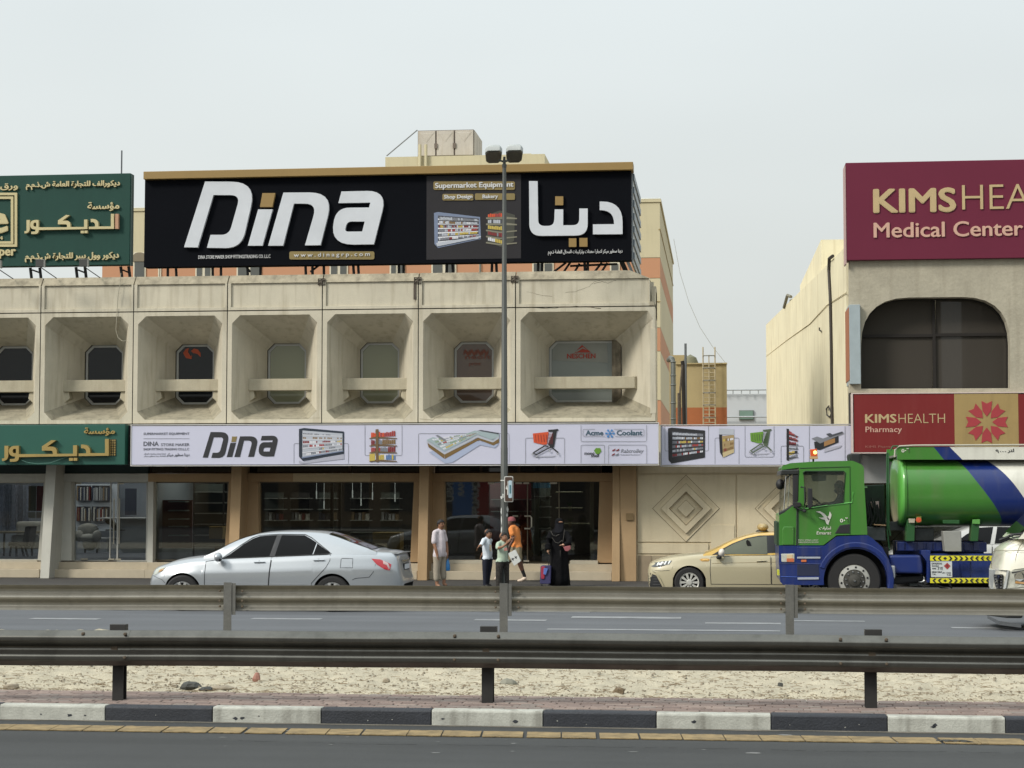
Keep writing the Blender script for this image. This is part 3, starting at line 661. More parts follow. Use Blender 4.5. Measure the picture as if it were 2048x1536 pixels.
# ---- ground floor
WHP = M('white_shop_plaster', (190, 188, 178), k=.95, rough=.85, var=.08, scale=2, bump=.15, bscale=40, streak=.2, streakc=(140, 136, 124))
TANP = M('tan_shop_plaster', (184, 154, 116), k=.82, rough=.85, var=.07, scale=2, bump=.15, bscale=40, streak=.2, streakc=(140, 110, 72))
CREAM = M('cream_shop_plaster', (196, 176, 140), k=.92, rough=.85, var=.08, scale=2)
STEP = M('step_stone', (184, 172, 150), k=.92, rough=.85, var=.1, scale=3)
STEPW = M('white_sill', (200, 192, 172), k=.8, rough=.7)
zl0, zl1 = Z_(963, YG-.3), Z_(946, YG-.3)
def pillar(pxt, pxb, mat, lw, rw, wall=None):
    """projecting fin with splayed cheek walls on both sides (photo x at top and bottom)"""
    zt, z0 = ZB0-.3, 0; b = B(); x0, x1 = X_(pxt[0], YQ), X_(pxt[1], YQ); x2, x3 = X_(pxb[0], YQ), X_(pxb[1], YQ)
    b.loft([[(x2, YQ-.22, z0), (x3, YQ-.22, z0), (x3, YG+.1, z0), (x2, YG+.1, z0)], [(x0+.06*(x1-x0)*0, YQ, zt), (x1, YQ, zt), (x1, YG+.1, zt), (x0, YG+.1, zt)]])
    p = b.build('pillar', bl, mat, bevel=.01)
    for s_, (t_, bt) in ((-1, lw), (1, rw)):
        xa = X_(pxt[0 if s_ < 0 else 1], YG-.2); b = B(); z1 = zl0
        zs = .42; ta, ba = X_(t_, YG-.2), X_(bt, YG-.2); xi = xa-.1*s_*-1
        poly = [(xa-.12*s_, zs), (ba, zs), (ta, z1), (xa-.12*s_, z1)]
        b.prism(poly, YG-.22, YG+.1); b.build('splay_panel', p, mat, bevel=.01)
    return p
pillar((94, 115), (89, 107), WHP, (89, 78), (143, 146))
pillar((464, 485), (462, 482), TANP, (458, 450), (516, 520)); bl.children[-1].name = 'pillar'
pillar((840, 859), (838, 857), TANP, (828, 821), (888, 892))
pillar((1226, 1240), (1224, 1240), TANP, (1199, 1194), (1244, 1244))
b = B(); b.box(X_(1240, YQ-.1), X_(1272, YQ-.1), YQ-.1, YG+.3, 0, ZB0-.3); b.build('pillar', bl, TANP, bevel=.01)
b = B(); b.box(X_(1252, YQ-.1), X_(1266, YQ-.1), YQ-.14, YQ-.1, Z_(1040, YQ), Z_(1026, YQ)); b.build('meter_plate', bl, M('plate_tan', (150, 124, 84), k=.7))
# small white post between the shops
b = B(); b.box(X_(296, YG-.25), X_(307, YG-.25), YG-.25, YG+.1, .36, zl1); b.build('door_post', bl, WHP)
# lintel beams
for a, c, m_ in ((-420, 296, WHP), (296, 464, TANP), (485, 586, TANP), (586, 740, CREAM), (740, 840, TANP), (859, 1226, TANP)):
    b = B(); b.box(X_(a, YG-.3), X_(c, YG-.3), YG-.3, YG+.12, zl0, zl1); b.build('lintel', bl, m_, bevel=.008)
# stone plinth steps
zs1, zs2 = Z_(1128, YG-.35), Z_(1143, YG-.6)
for a, c in ((-420, 89), (107, 298), (298, 462), (482, 838), (857, 1224)):
    b = B(); b.box(X_(a, YG-.35), X_(c, YG-.35), YG-.35, YG+7, .02, zs1); b.build('step', bl, STEP, bevel=.01)
    b = B(); b.box(X_(a, YG-.35), X_(c, YG-.35), YG-.62, YG-.36, .0, zs2); b.build('step', bl, STEP, bevel=.01)
# shop glass
SG = GLASS('shop_glass', tint=(226, 230, 230), opac=.0, refl=.75, ior=1.62)
SGD = GLASS('dark_shop_glass', tint=(196, 200, 196), opac=.0, refl=.75, ior=1.7)
ALU = M('aluminium_frame', (118, 108, 90), k=.7, rough=.4, metal=.5)
zg0, zg1 = zs1+.03, zl0
def sheet(a, c, z0, z1, y, mat, name, frame=.03, fm=ALU):
    x0, x1 = X_(a, y), X_(c, y); b = B()
    b.box(x0, x1, y-.02, y+.03, z0, z0+frame); b.box(x0, x1, y-.02, y+.03, z1-frame, z1); b.box(x0, x0+frame, y-.019, y+.029, z0+frame, z1-frame); b.box(x1-frame, x1, y-.019, y+.029, z0+frame, z1-frame)
    f = b.build(name+'_frame', bl, fm); b = B(); b.box(x0+frame, x1-frame, y, y+.008, z0+frame, z1-frame); return b.build('pane', f, mat)
for a, c, g, fm in ((-420, 90, SG, WHP), (150, 222, SG, WHP), (222, 236, SG, FRAME_W), (236, 296, SG, FRAME_W), (307, 458, SGD, ALU), (516, 830, SGD, ALU), (888, 1055, SGD, ALU), (1055, 1118, SGD, ALU), (1118, 1200, SGD, ALU)):
    sheet(a, c, zg0 if c not in (296,) else zg0-.02, zg1, YG, g, 'shop_window', .012 if c in (236, 1055, 1118, 1200, 222) else .03, fm)
b = B(); b.box(X_(888, YG-.2), X_(1040, YG-.2), YG-.3, YG+.1, zs1, zs1+.09); b.box(X_(1140, YG-.2), X_(1196, YG-.2), YG-.3, YG+.1, zs1, zs1+.09); b.build('door_sill', bl, STEPW, bevel=.008)
b = B(); b.box(X_(-400, YG-.1), X_(78, YG-.1), YG-.15, YG+.1, zs1, zs1+.04); b.build('door_sill', bl, STEPW)
# door handles
STEELH = M('steel_handle', (196, 190, 174), k=.8, rough=.3, metal=.4)
for x in (229, 240):
    b = B(); b.tube([(X_(x, YG-.06), YG-.07, Z_(1090, YG)), (X_(x, YG-.06), YG-.07, Z_(997, YG))], .016, 8); b.build('door_handle', bl, STEELH, smooth=True)
for pts in (((1049, 1032), (1060, 1032), (1063, 1035), (1063, 1053), (1060, 1057), (1049, 1057)), ((1036, 1032), (1026, 1032), (1023, 1035), (1023, 1053), (1026, 1057), (1036, 1057))):
    b = B(); b.tube([(X_(x, YG-.06), YG-.07, Z_(y, YG)) for x, y in pts], .02, 8); b.build('door_handle', bl, STEELH, smooth=True)
for a, c in ((237, 248), (152, 163), (976, 989), (1031, 1044), (1047, 1058), (1100, 1114)):
    b = B(); b.box(X_(a, YG), X_(c, YG), YG-.02, YG-.003, zg1-.06, zg1-.015); b.build('patch_fitting', bl, STEELH)
for a, c in ((164, 178), (219, 231), (233, 244), (1031, 1044), (1047, 1058)):
    b = B(); b.box(X_(a, YG), X_(c, YG), YG-.02, YG-.003, zg0+.0, zg0+.055); b.build('patch_fitting', bl, M('pale_fitting', (170, 164, 148), k=.8))
# transom glazing between lintel and fascia
TRG = GLASS('transom_glass', tint=(60, 60, 62), opac=.5, base=(24, 22, 24), refl=.7)
for a, c in ((300, 372), (372, 464), (485, 700), (700, 840), (870, 962), (962, 1038), (1038, 1112), (1112, 1204)):
    sheet(a, c, zl1+.005, ZB0-.31, YG-.05, TRG, 'transom_window', .035, M('brown_frame', (92, 70, 50), k=.7))
b = B(); b.box(X_(-420, YG-.2), X_(296, YG-.2), YG-.2, YG, zl1+.003, ZB0-.31); b.build('green_band', bl, M('dark_green_panel', (10, 44, 40), k=.8, rough=.5))
# shop shell: floor, ceiling, side and back walls
def shell(a, c, y1, wall, floor, name):
    x0, x1 = X_(a, YG+.12), X_(c, YG+.12); b = B(); b.m(floor).box(x0, x1, YG+.12, y1, zs1, zs1+.02); b.m(wall).box(x0, x1, y1, y1+.1, zs1, zl1+.5); b.box(x0-.1, x0, YG+.12, y1, zs1, zl1+.5); b.box(x1, x1+.1, YG+.12, y1, zs1, zl1+.5)
    b.m(wall).box(x0, x1, YG+.12, y1, zl1+.3, zl1+.4); return b.build(name, bl)
for a, c, y0_, y1_, em in ((-60, 110, 1, 5, 1.7), (130, 290, 1, 5, 1.7), (330, 440, .8, 3, 3), (520, 600, 1, 5, 3), (700, 800, 1, 5, 3), (900, 1000, .8, 4, 3), (1090, 1160, .8, 4, 3)):
    r_ = thing('added_fill_panel', 'added glowing panel inside the shops, '+{25: 'behind the leftmost window', 210: 'above the sample rack', 385: 'behind the first dark window', 560: 'at the left of the wide middle window', 750: 'at the right of the wide middle window', 950: 'left of the glass door', 1125: 'above the curved shelves'}[(a+c)//2], 'lamp', ((X_(a, YG)+X_(c, YG))/2, YG+(y0_+y1_)/2, zl1+.2)); b = B(); b.box(X_(a, YG), X_(c, YG), YG+y0_, YG+y1_, zl1+.22, zl1+.25); b.build('fill_panel', r_, M('fill_glow_%d' % int(em*10), (250, 246, 236), emit=em));  # invented glowing panels, added to brighten the otherwise black shop interiors
shell(-1200, 300, YG+6, M('pale_shop_wall', (170, 178, 190), k=.85), M('shop_floor_grey', (110, 114, 122), k=.8, rough=.3), 'shop_interior')
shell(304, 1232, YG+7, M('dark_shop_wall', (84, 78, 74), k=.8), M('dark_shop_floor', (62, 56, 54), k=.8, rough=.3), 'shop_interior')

# ---- low wall with diamond reliefs between the two buildings
YW = 45.75
wl = thing('boundary_wall', 'beige rendered wall with raised nested diamonds to the right of the shops', 'wall', (X_(1450, YW), YW, 0))
WREN = M('beige_render', (206, 192, 162), k=.98, rough=.9, var=.10, scale=1.2, bump=.15, bscale=40, streak=.25, streakc=(160, 142, 112), grain=.03)
xw0, xw1 = X_(1272.5, YW), X_(2200, YW); ztw = Z_(905, YW)
b = B(); b.box(xw0, xw1, YW, YW+.3, 0, ztw); b.build('wall_body', wl, WREN)
DGV = M('dusty_edge_shade', (128, 112, 84), k=.7)  # thin outlines whose colour stands for dust and edge shade
def relief(outs, d, nm='relief', mat=WREN, Y=YW): return shape(outs, Y, mat, nm, wl, d)
def panel(a, c, y0, y1, d=.028):
    b = B(); b.box(X_(a, YW), X_(c, YW), YW-d, YW+.01, Z_(y1, YW, (a+c)/2), Z_(y0, YW, (a+c)/2)); return b
panel(1275, 1471, 950, 1084).build('panel', wl, WREN, bevel=.006); panel(1474, 1690, 950, 1084).build('panel', wl, WREN, bevel=.006); panel(1694, 1850, 950, 1084).build('panel', wl, WREN, bevel=.006)
panel(1275, 1850, 925, 946, .03).build('panel', wl, WREN, bevel=.006)
panel(1275, 1416, 1087, 1107, .03).build('panel', wl, WREN, bevel=.006); panel(1423, 1850, 1087, 1107, .03).build('panel', wl, WREN, bevel=.006)
panel(1421, 1468, 1050, 1098, .045).build('panel', wl, WREN, bevel=.004)
for cx in (1372, 1577, 1782):
    cy = 1017
    def dia(r, ri=None):
        o_ = [[(cx-r, cy), (cx, cy-r), (cx+r, cy), (cx, cy+r)]]
        if ri: o_.append([(cx-ri, cy), (cx, cy-ri), (cx+ri, cy), (cx, cy+ri)])
        return o_
    for rr in (67.5, 50.8, 34.2, 17.8): shape(dia(rr, rr-1.3), YW-.028-(.075 if rr == 34.2 else 0), DGV, 'dust_shade_line', wl, .004)
    o = shape(dia(66, 62), YW-.028, WREN, 'diamond_moulding', wl, .02); o = shape(dia(50, 34), YW-.028, WREN, 'diamond_moulding', wl, .075); shape(dia(17), YW-.028, WREN, 'diamond_moulding', wl, .06)
STW = M('stone_plinth', (178, 160, 132), k=.68, rough=.8, var=.12, scale=4)
for i, px in enumerate(range(1276, 1850, 27)):
    b = B(); b.box(X_(px, YW)+.006, X_(px+27, YW)-.006, YW-.045, YW, .0, Z_(1110, YW)); b.build('plinth_slab', wl, M('stone_plinth_%d' % (i % 3), [(170, 152, 126), (184, 168, 140), (160, 144, 122)][i % 3], k=.7, rough=.8, var=.15, scale=5))
# ---------------------------------------------------------------- signs
def slab(px0, px1, py0, py1, Y, d, mat, name, par, pxm=None, bevel=0):
    m_ = (px0+px1)/2; ym = (py0+py1)/2; b = B(); b.box(X_(px0, Y, ym), X_(px1, Y, ym), Y, Y+d, P(m_, py1, Y)[1], P(m_, py0, Y)[1]); return b.build(name, par, mat, bevel=bevel)
YS1 = 45.35
ds = thing('black_roof_sign', 'long black roof sign with big white slanted lettering and gold top edge', 'sign', (X_(775, YS1), YS1, Z_(528, YS1)))
BLK = M('black_sign_face', (18, 20, 26), k=.6, spec=.08, rough=.9, var=.08, scale=1); CHR = M('charcoal_print', (46, 44, 47), k=.8, rough=.7, spec=.25); GOLD = M('gold_panel', (158, 128, 72), k=.72, rough=.5, var=.05); WHS = M('white_acrylic', (206, 209, 214), k=.86, rough=.3, var=.09, scale=1.2)
GOLDD = M('gold_print', (142, 124, 76), k=.75)
slab(289, 1262, 350, 527.5, YS1, .35, BLK, 'sign_face', ds); slab(853, 1042, 350, 518, YS1-.006, .01, CHR, 'printed_panel', ds)
b = B(); b.box(X_(287, YS1-.15, 343), X_(1266, YS1-.15, 335), YS1-.16, YS1+.35, P(776, 351, YS1)[1], P(776, 335.5, YS1)[1]); b.build('gold_trim', ds, GOLD, bevel=.01)
def zt(px, py, ox=370, oy=340, s=4.7628): return [(ox+a/s, oy+c/s)+((r/s,) if r else ()) for a, c, r in [(q+(0,))[:3] for q in py]]
DINA = {'D': [[(0, 740), (200, 115), (690, 118, 190), (545, 750, 190), (218, 745), (252, 622), (428, 622, 100), (535, 245, 70), (280, 243), (130, 742)]],
        'i': [[(607, 725), (705, 380), (842, 380), (745, 725)]],
        'n': [[(800, 725), (945, 220), (1425, 218, 180), (1298, 720), (1150, 722), (1265, 325, 90), (1045, 325), (942, 725)]],
        'a': [[(1468, 320), (1497, 210), (1935, 200, 150), (1805, 712), (1370, 718, 190), (1455, 365, 150), (1760, 362), (1772, 315)], [(1718, 495), (1695, 590), (1525, 592, 30), (1552, 495, 55)]]}
DOT = [[(745, 225), (867, 225), (840, 357), (722, 357)]]
def dina(parent, Y, tf, mat, gold, depth):
    for k, v in DINA.items(): shape([[(tf(q[0], q[1])+((q[2]*tf.s,) if len(q) > 2 else ())) for q in o_] for o_ in v], Y, mat, 'letter', parent, depth)
    shape([[tf(*q) for q in DOT[0]]], Y, gold, 'letter', parent, depth)
class TF:
    def __init__(s, ox, oy, sx, sy, x0=0, y0=0): s.a = (ox, oy, sx, sy, x0, y0); s.s = (sx+sy)/2
    def __call__(s, x, y): o = s.a; return (o[0]+(x-o[4])*o[2], o[1]+(y-o[5])*o[3])
dina(ds, YS1-.004, TF(370, 340, 1/4.7628, 1/4.7628), WHS, GOLD, .09)
z5 = lambda pts: [(840+q[0]/4.6545, 330+q[1]/4.6545)+((q[2]/4.6545,) if len(q) > 2 else ()) for q in pts]
shape([z5([(1018, 155), (1098, 155), (1103, 572, 60), (1250, 571, 60), (1257, 418), (1335, 418), (1335, 566), (1485, 564, 60), (1485, 410), (1563, 410), (1563, 660, 110), (1022, 665, 110)])], YS1-.004, WHS, 'letter', ds, .09)
shape([z5([(1675, 345), (1887, 345, 190), (1887, 648), (1612, 650), (1612, 557), (1808, 555), (1808, 425, 125), (1675, 425)])], YS1-.004, WHS, 'letter', ds, .09)
for q in ((1260, 295, 1335, 377), (1387, 685, 1457, 765), (1485, 682, 1560, 763)): shape([z5([(q[0], q[1]), (q[2], q[1]), (q[2], q[3]), (q[0], q[3])])], YS1-.004, GOLD, 'letter', ds, .06)
WTX = M('white_print', (206, 206, 206), k=.86)
text('DINA STORE MAKER SHOP FITTINGSTRADING CO. L.L.C', 397, 541, 510, 517, YS1, WTX, ds, 'letter_line', .02, .02)
def pill(x0, x1, y0, y1, Y, mat, r=4, nm='print_panel', par=None, d=.02): return shape([[(x0, y0, r), (x1, y0, r), (x1, y1, r), (x0, y1, r)]], Y, mat, nm, par, d, dens=4)
pill(579, 749, 503, 519, YS1, GOLDD, 4, par=ds); text('www.dinagrp.com', 588, 740, 505.5, 515.5, YS1-.02, WTX, ds, 'letter_line', .02, .01, spacing=1.5)
pill(867, 1030, 363, 380, YS1-.006, GOLDD, 4, par=ds); text('Supermarket Equipment', 870, 1027, 364.5, 378.5, YS1-.03, WTX, ds, 'letter_line', .012, .03)
pill(885, 947, 388, 401, YS1-.006, GOLDD, 3, par=ds); text('Shop Design', 888, 945, 389.5, 399.5, YS1-.03, WTX, ds, 'letter_line', .012, .03)
pill(950, 1030, 387, 400, YS1-.006, GOLDD, 3, par=ds); text('Bakery', 965, 996, 389, 399, YS1-.03, WTX, ds, 'letter_line', .012, .03)
text('دينا سطور ميكر لتجارة معدات وتركيبات المحال العامة ذ.م.م', 1096, 1245, 499, 510, YS1, WTX, ds, 'letter_line', .02, .012, arabic=True)
pr = lambda n, c=(0, 0, 0), k=.8: M('print_'+n, c, k=k, rough=.5, var=.03)
PB, PBL, PG, PW, PR, PRD, PY, PBR, PGR, PLG, PDG, PSH, POR = pr('black', (36, 36, 40)), pr('blue', (96, 128, 176)), pr('grey', (128, 130, 138)), pr('white', (222, 222, 228)), pr('red', (166, 64, 60)), pr('darkred', (130, 44, 46)), pr('yellow', (200, 176, 84)), pr('brown', (132, 104, 66)), pr('green', (104, 152, 48)), pr('lightgrey', (186, 190, 200)), pr('darkgrey', (74, 76, 84)), pr('softshadow', (178, 178, 192)), pr('orange', (214, 84, 44))
PAL = [[PLG, PLG, PG], [PLG, PW, PLG, PBR], [PLG, PY, PG, PRD, PW], [PLG, PR, PG, PW], [PY, PG, PLG, PLG], [PRD, PLG, PG, PW]]
q = Print(YS1-.006)
q.poly([(868, 426), (876, 424), (960, 434), (962, 478), (876, 496), (869, 488)], pr('bluegrey', (120, 132, 158))); q.poly([(876, 431), (958, 437), (957, 476), (876, 484)], PDG)
for k in range(6):
    u = k/5; q.poly([(876, 437+u*46), (957, 441+u*35), (957, 442.5+u*35), (876, 440+u*46)], PW)
q.quadrows(((878, 431), (955, 437), (955, 474), (878, 482)), 6, 26, PAL, .66); q.poly([(872, 486), (962, 472), (962, 475), (875, 493)], PLG); q.build('printed_picture', ds)
q = Print(YS1-.006)
q.poly([(975, 430), (1000, 421), (1030, 430), (1028, 482), (1002, 494), (974, 484)], pr('olive', (66, 66, 56)))
for k in range(5):
    y = 436+k*12.2; q.poly([(972, y-1), (1000, y-4 if k < 2 else y+3), (1034, y), (1034, y+2.4), (1000, y+6-(4 if k < 2 else 0)), (972, y+2)], pr('shelf', (130, 126, 108)))
q.quadrows(((976, 424), (1008, 421), (1008, 490), (976, 482)), 5, 9, [[PR, PR, POR], [PDG, PLG], [PR, PY], [PRD, PG], [PY, PG, PW]], .6); q.build('printed_picture', ds)
# steel frame carrying the sign
def strut(par, pts, r=.03, mat=BLACKM, name='strut'):
    b = B()
    for a, c in zip(pts, pts[1:]): b.tube([a, c], r, 4)
    return b.build(name, par, mat)
zb_, zr_ = Z_(528, YS1, 775)+.05, ZT-.1
for px in (331, 347, 421, 438, 491, 518, 608, 622, 645, 704, 714, 796, 806, 893, 904, 984, 992, 1077, 1085, 1170, 1177):
    x = X_(px, YS1+.2); strut(ds, [(x, YS1+.2, zb_), (x+rnd.uniform(-.03, .03), YS1+.25, zr_)], .035)
for (a, c), (d_, e) in (((486, 527), (497, 541)), ((636, 527), (618, 541)), ((1128, 541), (1142, 521)), ((1150, 541), (1160, 524)), ((1190, 541), (1205, 522)), ((1204, 541), (1216, 523)), ((1108, 541), (1133, 522)), ((1141, 529), (1236, 525))):
    strut(ds, [(X_(a, YS1+.3), YS1+.3, P(a, c, YS1)[1]), (X_(d_, YS1+.3), YS1+.3, P(d_, e, YS1)[1])], .028)
# side of the sign box: metal cladding ladder
xs_ = X_(1264, YS1, 430)+.01; SILV = M('silver_cladding', (176, 182, 186), k=.75, rough=.5, metal=.2, var=.1); z0, z1 = P(1264, 522, YS1)[1], P(1264, 326, YS1)[1]
b = B(); b.loft([[(xs_-.05, YS1+.36, z0), (xs_+.0, YS1+.36, z0), (xs_, YS1+4.2, z0), (xs_-.05, YS1+4.2, z0)], [(xs_-.05, YS1+.36, z1-.1), (xs_+.0, YS1+.36, z1-.1), (xs_, YS1+4.2, z1-.1), (xs_-.05, YS1+4.2, z1-.1)]]); b.build('side_panel', ds, SILV)
for k in range(7):
    b = B(); z = z0+.1+(z1-z0-.3)*k/6.5; b.box(xs_, xs_+.035, YS1+.36, YS1+4.2, z, z+.16); b.build('side_rib', ds, M('silver_rib', (120, 132, 140), k=.7, rough=.4, metal=.3))
strut(ds, [(X_(1240, YS1+.3), YS1+.3, zb_+.1), (X_(1258, YS1+.3), YS1+.6, zr_)], .08); strut(ds, [(X_(1252, YS1+.3), YS1+.3, zb_+.1), (X_(1270, YS1+.3), YS1+.6, zr_)], .05, SILV)

# green roof sign
gs = thing('green_roof_sign', 'dark green roof sign with raised gold Arabic lettering on the left', 'sign', (X_(100, YS1), YS1, Z_(535, YS1, 100)))
GRN = M('green_sign_face', (34, 78, 68), k=.62, spec=.25, rough=.6, var=.06, scale=1, streak=.15); GLD = M('gold_letter', (208, 194, 148), k=.78, rough=.4, metal=.15, var=.06); GLD2 = M('brass_letter', (196, 170, 108), k=.8, rough=.32, metal=.55, var=.1)
slab(-420, 260, 353, 534, YS1, .3, GRN, 'sign_face', gs, bevel=.01); b = B(); b.box(X_(260, YS1, 440), X_(262.5, YS1, 440), YS1+.02, YS1+.12, P(260, 531, YS1)[1], P(260, 350, YS1)[1]); b.build('sign_side', gs, M('green_sign_side', (60, 84, 78), k=.7))
z1f = lambda pts: [(q[0]/6.981, 340+q[1]/6.981)+((q[2]/6.981,) if len(q) > 2 else ()) for q in pts]
DEC = [[[(1565, 620), (1608, 620), (1608, 828), (1258, 832), (1258, 800), (1345, 798), (1345, 735, 45), (1285, 735), (1285, 690), (1394, 690, 85), (1392, 795), (1565, 795)]],
       [[(1238, 698), (1238, 832), (560, 845), (555, 900, 50), (455, 902), (455, 868), (512, 865, 8), (515, 838), (440, 838, 70), (440, 705, 75), (558, 705), (558, 808), (955, 806), (955, 765, 25), (828, 765), (828, 712), (940, 635), (992, 640), (890, 715), (1000, 715, 60), (1002, 803), (1192, 803), (1192, 700)], [(525, 742), (525, 797), (486, 797, 25), (486, 742, 25)]],
       [[(390, 705), (435, 705), (435, 892, 75), (362, 893), (362, 860), (390, 860, 12)]], [[(1145, 855), (1190, 855), (1190, 890), (1145, 890)]], [[(1198, 853), (1240, 853), (1240, 889), (1198, 889)]]]
ALEF = [[(1627, 620), (1672, 620), (1670, 828), (1625, 828)]]
for w_ in DEC: shape([z1f(o_) for o_ in w_], YS1, GLD, 'letter', gs, .10)
shape([z1f(ALEF[0])], YS1, M('rusty_gold_letter', (196, 150, 118), k=.75), 'letter', gs, .10)
text('ديكورالف للتجارة العامة ش.ذ.م.م', 53, 241, 362, 379, YS1, GLD, gs, 'letter_line', .05, .03, arabic=True)
text('مؤسسة', 176, 240, 404, 423, YS1, GLD, gs, 'letter_line', .05, .03, arabic=True)
text('ديكور وول بيبر للتجارة ش.ذ.م.م', 51, 239, 505, 524, YS1, GLD, gs, 'letter_line', .05, .03, arabic=True)
text('ورق ال', -26, 37, 366, 382, YS1, GLD, gs, 'letter_line', .05, .03, arabic=True)
text('paper', -23, 33, 499, 518, YS1, GLD, gs, 'letter_line', .05, .04)
for a, c, t_ in ((-90, 35.5, 5), (-84, 28, 5)):
    d = 35.5-c; y0, y1 = 386+d, 494-d*.8
    shape([[(a, y0), (c, y0), (c, y1), (a, y1)], [(a+t_, y0+t_), (c-t_, y0+t_), (c-t_, y1-t_), (a+t_, y1-t_)]], YS1, GLD, 'logo_frame', gs, .05)
text('e', -38, 18.5, 424, 468, YS1, GLD, gs, 'letter_line', .06, .035); text('1974', -28, 7, 473, 480, YS1, GLD, gs, 'letter_line', .03, .02)
zb_ = Z_(536, YS1, 100)+.04
for px in (-60, -40, 54, 73, 146, 164, 236, 252):
    x = X_(px, YS1+.2); strut(gs, [(x, YS1+.2, zb_), (x+.04, YS1+.25, zr_)], .04)
for a, c, d_, e in ((58, 538, 72, 543), (150, 538, 163, 543), (240, 538, 252, 543)): strut(gs, [(X_(a, YS1+.2), YS1+.2, P(a, c, YS1)[1]), (X_(d_, YS1+.2), YS1+.2, P(d_, e, YS1)[1])], .02)
for k, (px, py) in enumerate(((81, 527), (168, 526), (-6, 529))):
    y = YB-.75; lbl = ['left floodlight on a bracket under the green roof sign', 'right floodlight on a bracket under the green roof sign, nearest the black sign', 'floodlight at the very left edge under the green roof sign'][k]
    x, z = P(px, py, y); fl = thing('floodlight', lbl, 'floodlight', (x, y, z), group='floodlights lighting the green roof sign')
    b = B(); b.box(x-.11, x+.11, y-.05, y+.05, z-.09, z+.09); b.build('lamp_housing', fl, M('dark_lamp', (60, 60, 58)), bevel=.01); b = B(); b.box(x-.12, x+.12, y-.055, y+.0, z+.085, z+.1); b.box(x+.1, x+.13, y-.05, y+.02, z-.1, z+.09); b.build('visor', fl, M('lamp_visor', (130, 130, 124)))
    strut(fl, [(x, y, z-.09), (X_(px+30, YB, py), YB+.1, ZT-.02)], .014, M('grey_arm', (84, 84, 84)), 'arm')
# mast behind
xm, zm = P(243, 348, 47.5); b = B(); b.tube([(xm, 47.5, zm-1.5), (xm, 47.5, P(243, 301, 47.5)[1])], .02, 6); tag(b.build('antenna_mast', None, M('mast_grey', (90, 94, 98))), 'thin bare mast standing up behind the green roof sign', 'mast')

# green fascia sign
YS2 = 44.55
gf = thing('green_fascia_sign', 'green fascia sign with brass Arabic lettering above the left shop', 'sign', (X_(100, YS2), YS2, Z_(930, YS2)))
slab(-420, 250, 850, 930, YS2, .42, M('green_fascia', (30, 92, 78), k=.72, rough=.45, var=.06, scale=1), 'sign_face', gf, bevel=.012); slab(250.5, 262, 851, 929, YS2+.25, .1, DARK, 'side_gap', gf)
t3 = lambda q: ((58+(q[0]-362)*(1755-58)/(1672-362))/7.585, 840+(288+(q[1]-620)*(635-288)/282)/7.585)+((q[2]/5.6,) if len(q) > 2 else ())
for w_ in DEC: shape([[t3(q) for q in o_] for o_ in w_], YS2, GLD2, 'letter', gf, .12)
for k in range(3):
    b = B()
    for j in range(7): b.box(X_(220.5+k*4, YS2), X_(222.6+k*4, YS2), YS2-.03, YS2, P(225, 911-j*4.7, YS2)[1], P(225, 907.8-j*4.7, YS2)[1])
    b.build('letter_backing', gf, GLD2)
b = B(); b.box(X_(219, YS2), X_(231.5, YS2), YS2-.008, YS2, P(225, 912, YS2)[1], P(225, 878, YS2)[1]); b.build('letter_backing', gf, M('dark_brass', (60, 58, 46)))
text('مؤسسة', 169, 231, 855, 872, YS2, GLD2, gf, 'letter_line', .05, .03, arabic=True)
b = B(); b.tube([(X_(x, YS2-.05), YS2-.06, P(x, y, YS2)[1]) for x, y in ((42, 920), (55, 925), (75, 928), (100, 926), (120, 919), (134, 914))], .008, 6); tag(b.build('hanging_cable', None, M('teal_wire', (80, 120, 110))), 'thin wire drooping under the brass letters of the green fascia sign', 'cable')

# white fascia signs
WF = M('white_flex_print', (200, 200, 218), k=.86, rough=.5, var=.025, scale=1.5); WFE = M('white_frame_edge', (206, 204, 200), k=.86)
PTX = M('print_ink', (40, 40, 44)); PGX = M('print_ink_grey', (96, 98, 108), k=.8)
wf = thing('white_fascia_sign', 'long white fascia sign with slanted black wordmark and shop equipment pictures', 'sign', (X_(790, YS2), YS2, Z_(929, YS2)))
YF2 = YS2-.03
slab(262, 1316, 850, 928.5, YS2-.026, .40, WF, 'sign_face', wf)
b = B(); x0, x1, z0, z1 = X_(262, YF2), X_(1316.5, YF2), P(789, 930, YF2)[1], P(789, 848.5, YF2)[1]; e = .018
b.box(x0-e, x1+e, YF2-.012, YF2+.4, z1, z1+e); b.box(x0-e, x1+e, YF2-.012, YF2+.4, z0-e, z0); b.box(x0-e, x0, YF2-.012, YF2+.4, z0, z1); b.box(x1, x1+e, YF2-.012, YF2+.42, z0, z1); b.build('sign_frame', wf, WFE)
tfw = TF(405.5, 864, (556-405.5)/1905, (915.5-864)/(745-115), 0, 115)
dina(wf, YF2+.002, tfw, PTX, GOLDD, .006)
text('SUPERMARKET EQUIPMENT', 287, 379, 865, 870.5, YF2, PGX, wf, 'print_text', .004, .02); text('DINA', 287, 317.5, 883, 892, YF2, PGX, wf, 'print_text', .004, .03); text('STORE MAKER', 322, 379, 886.5, 892, YF2, PGX, wf, 'print_text', .004, .03)
text('SHOP FITTINGS TRADING CO.L.L.C', 287, 378, 896, 900.5, YF2, PGX, wf, 'print_text', .004, .01); text('دينا سطور ميكر', 333, 379, 906, 914, YF2, PGX, wf, 'print_text', .004, .02, arabic=True); text('لتجارة معدات وتركيبات المحال', 288, 331, 906, 909.5, YF2, PGX, wf, 'print_text', .004, 0, arabic=True); text('العامة دينا سطور ميكر', 288, 331, 910.5, 914, YF2, PGX, wf, 'print_text', .004, 0, arabic=True)
q = Print(YF2+.003); q.line([(287, 877.5), (379, 877.5)], .8, PGX)
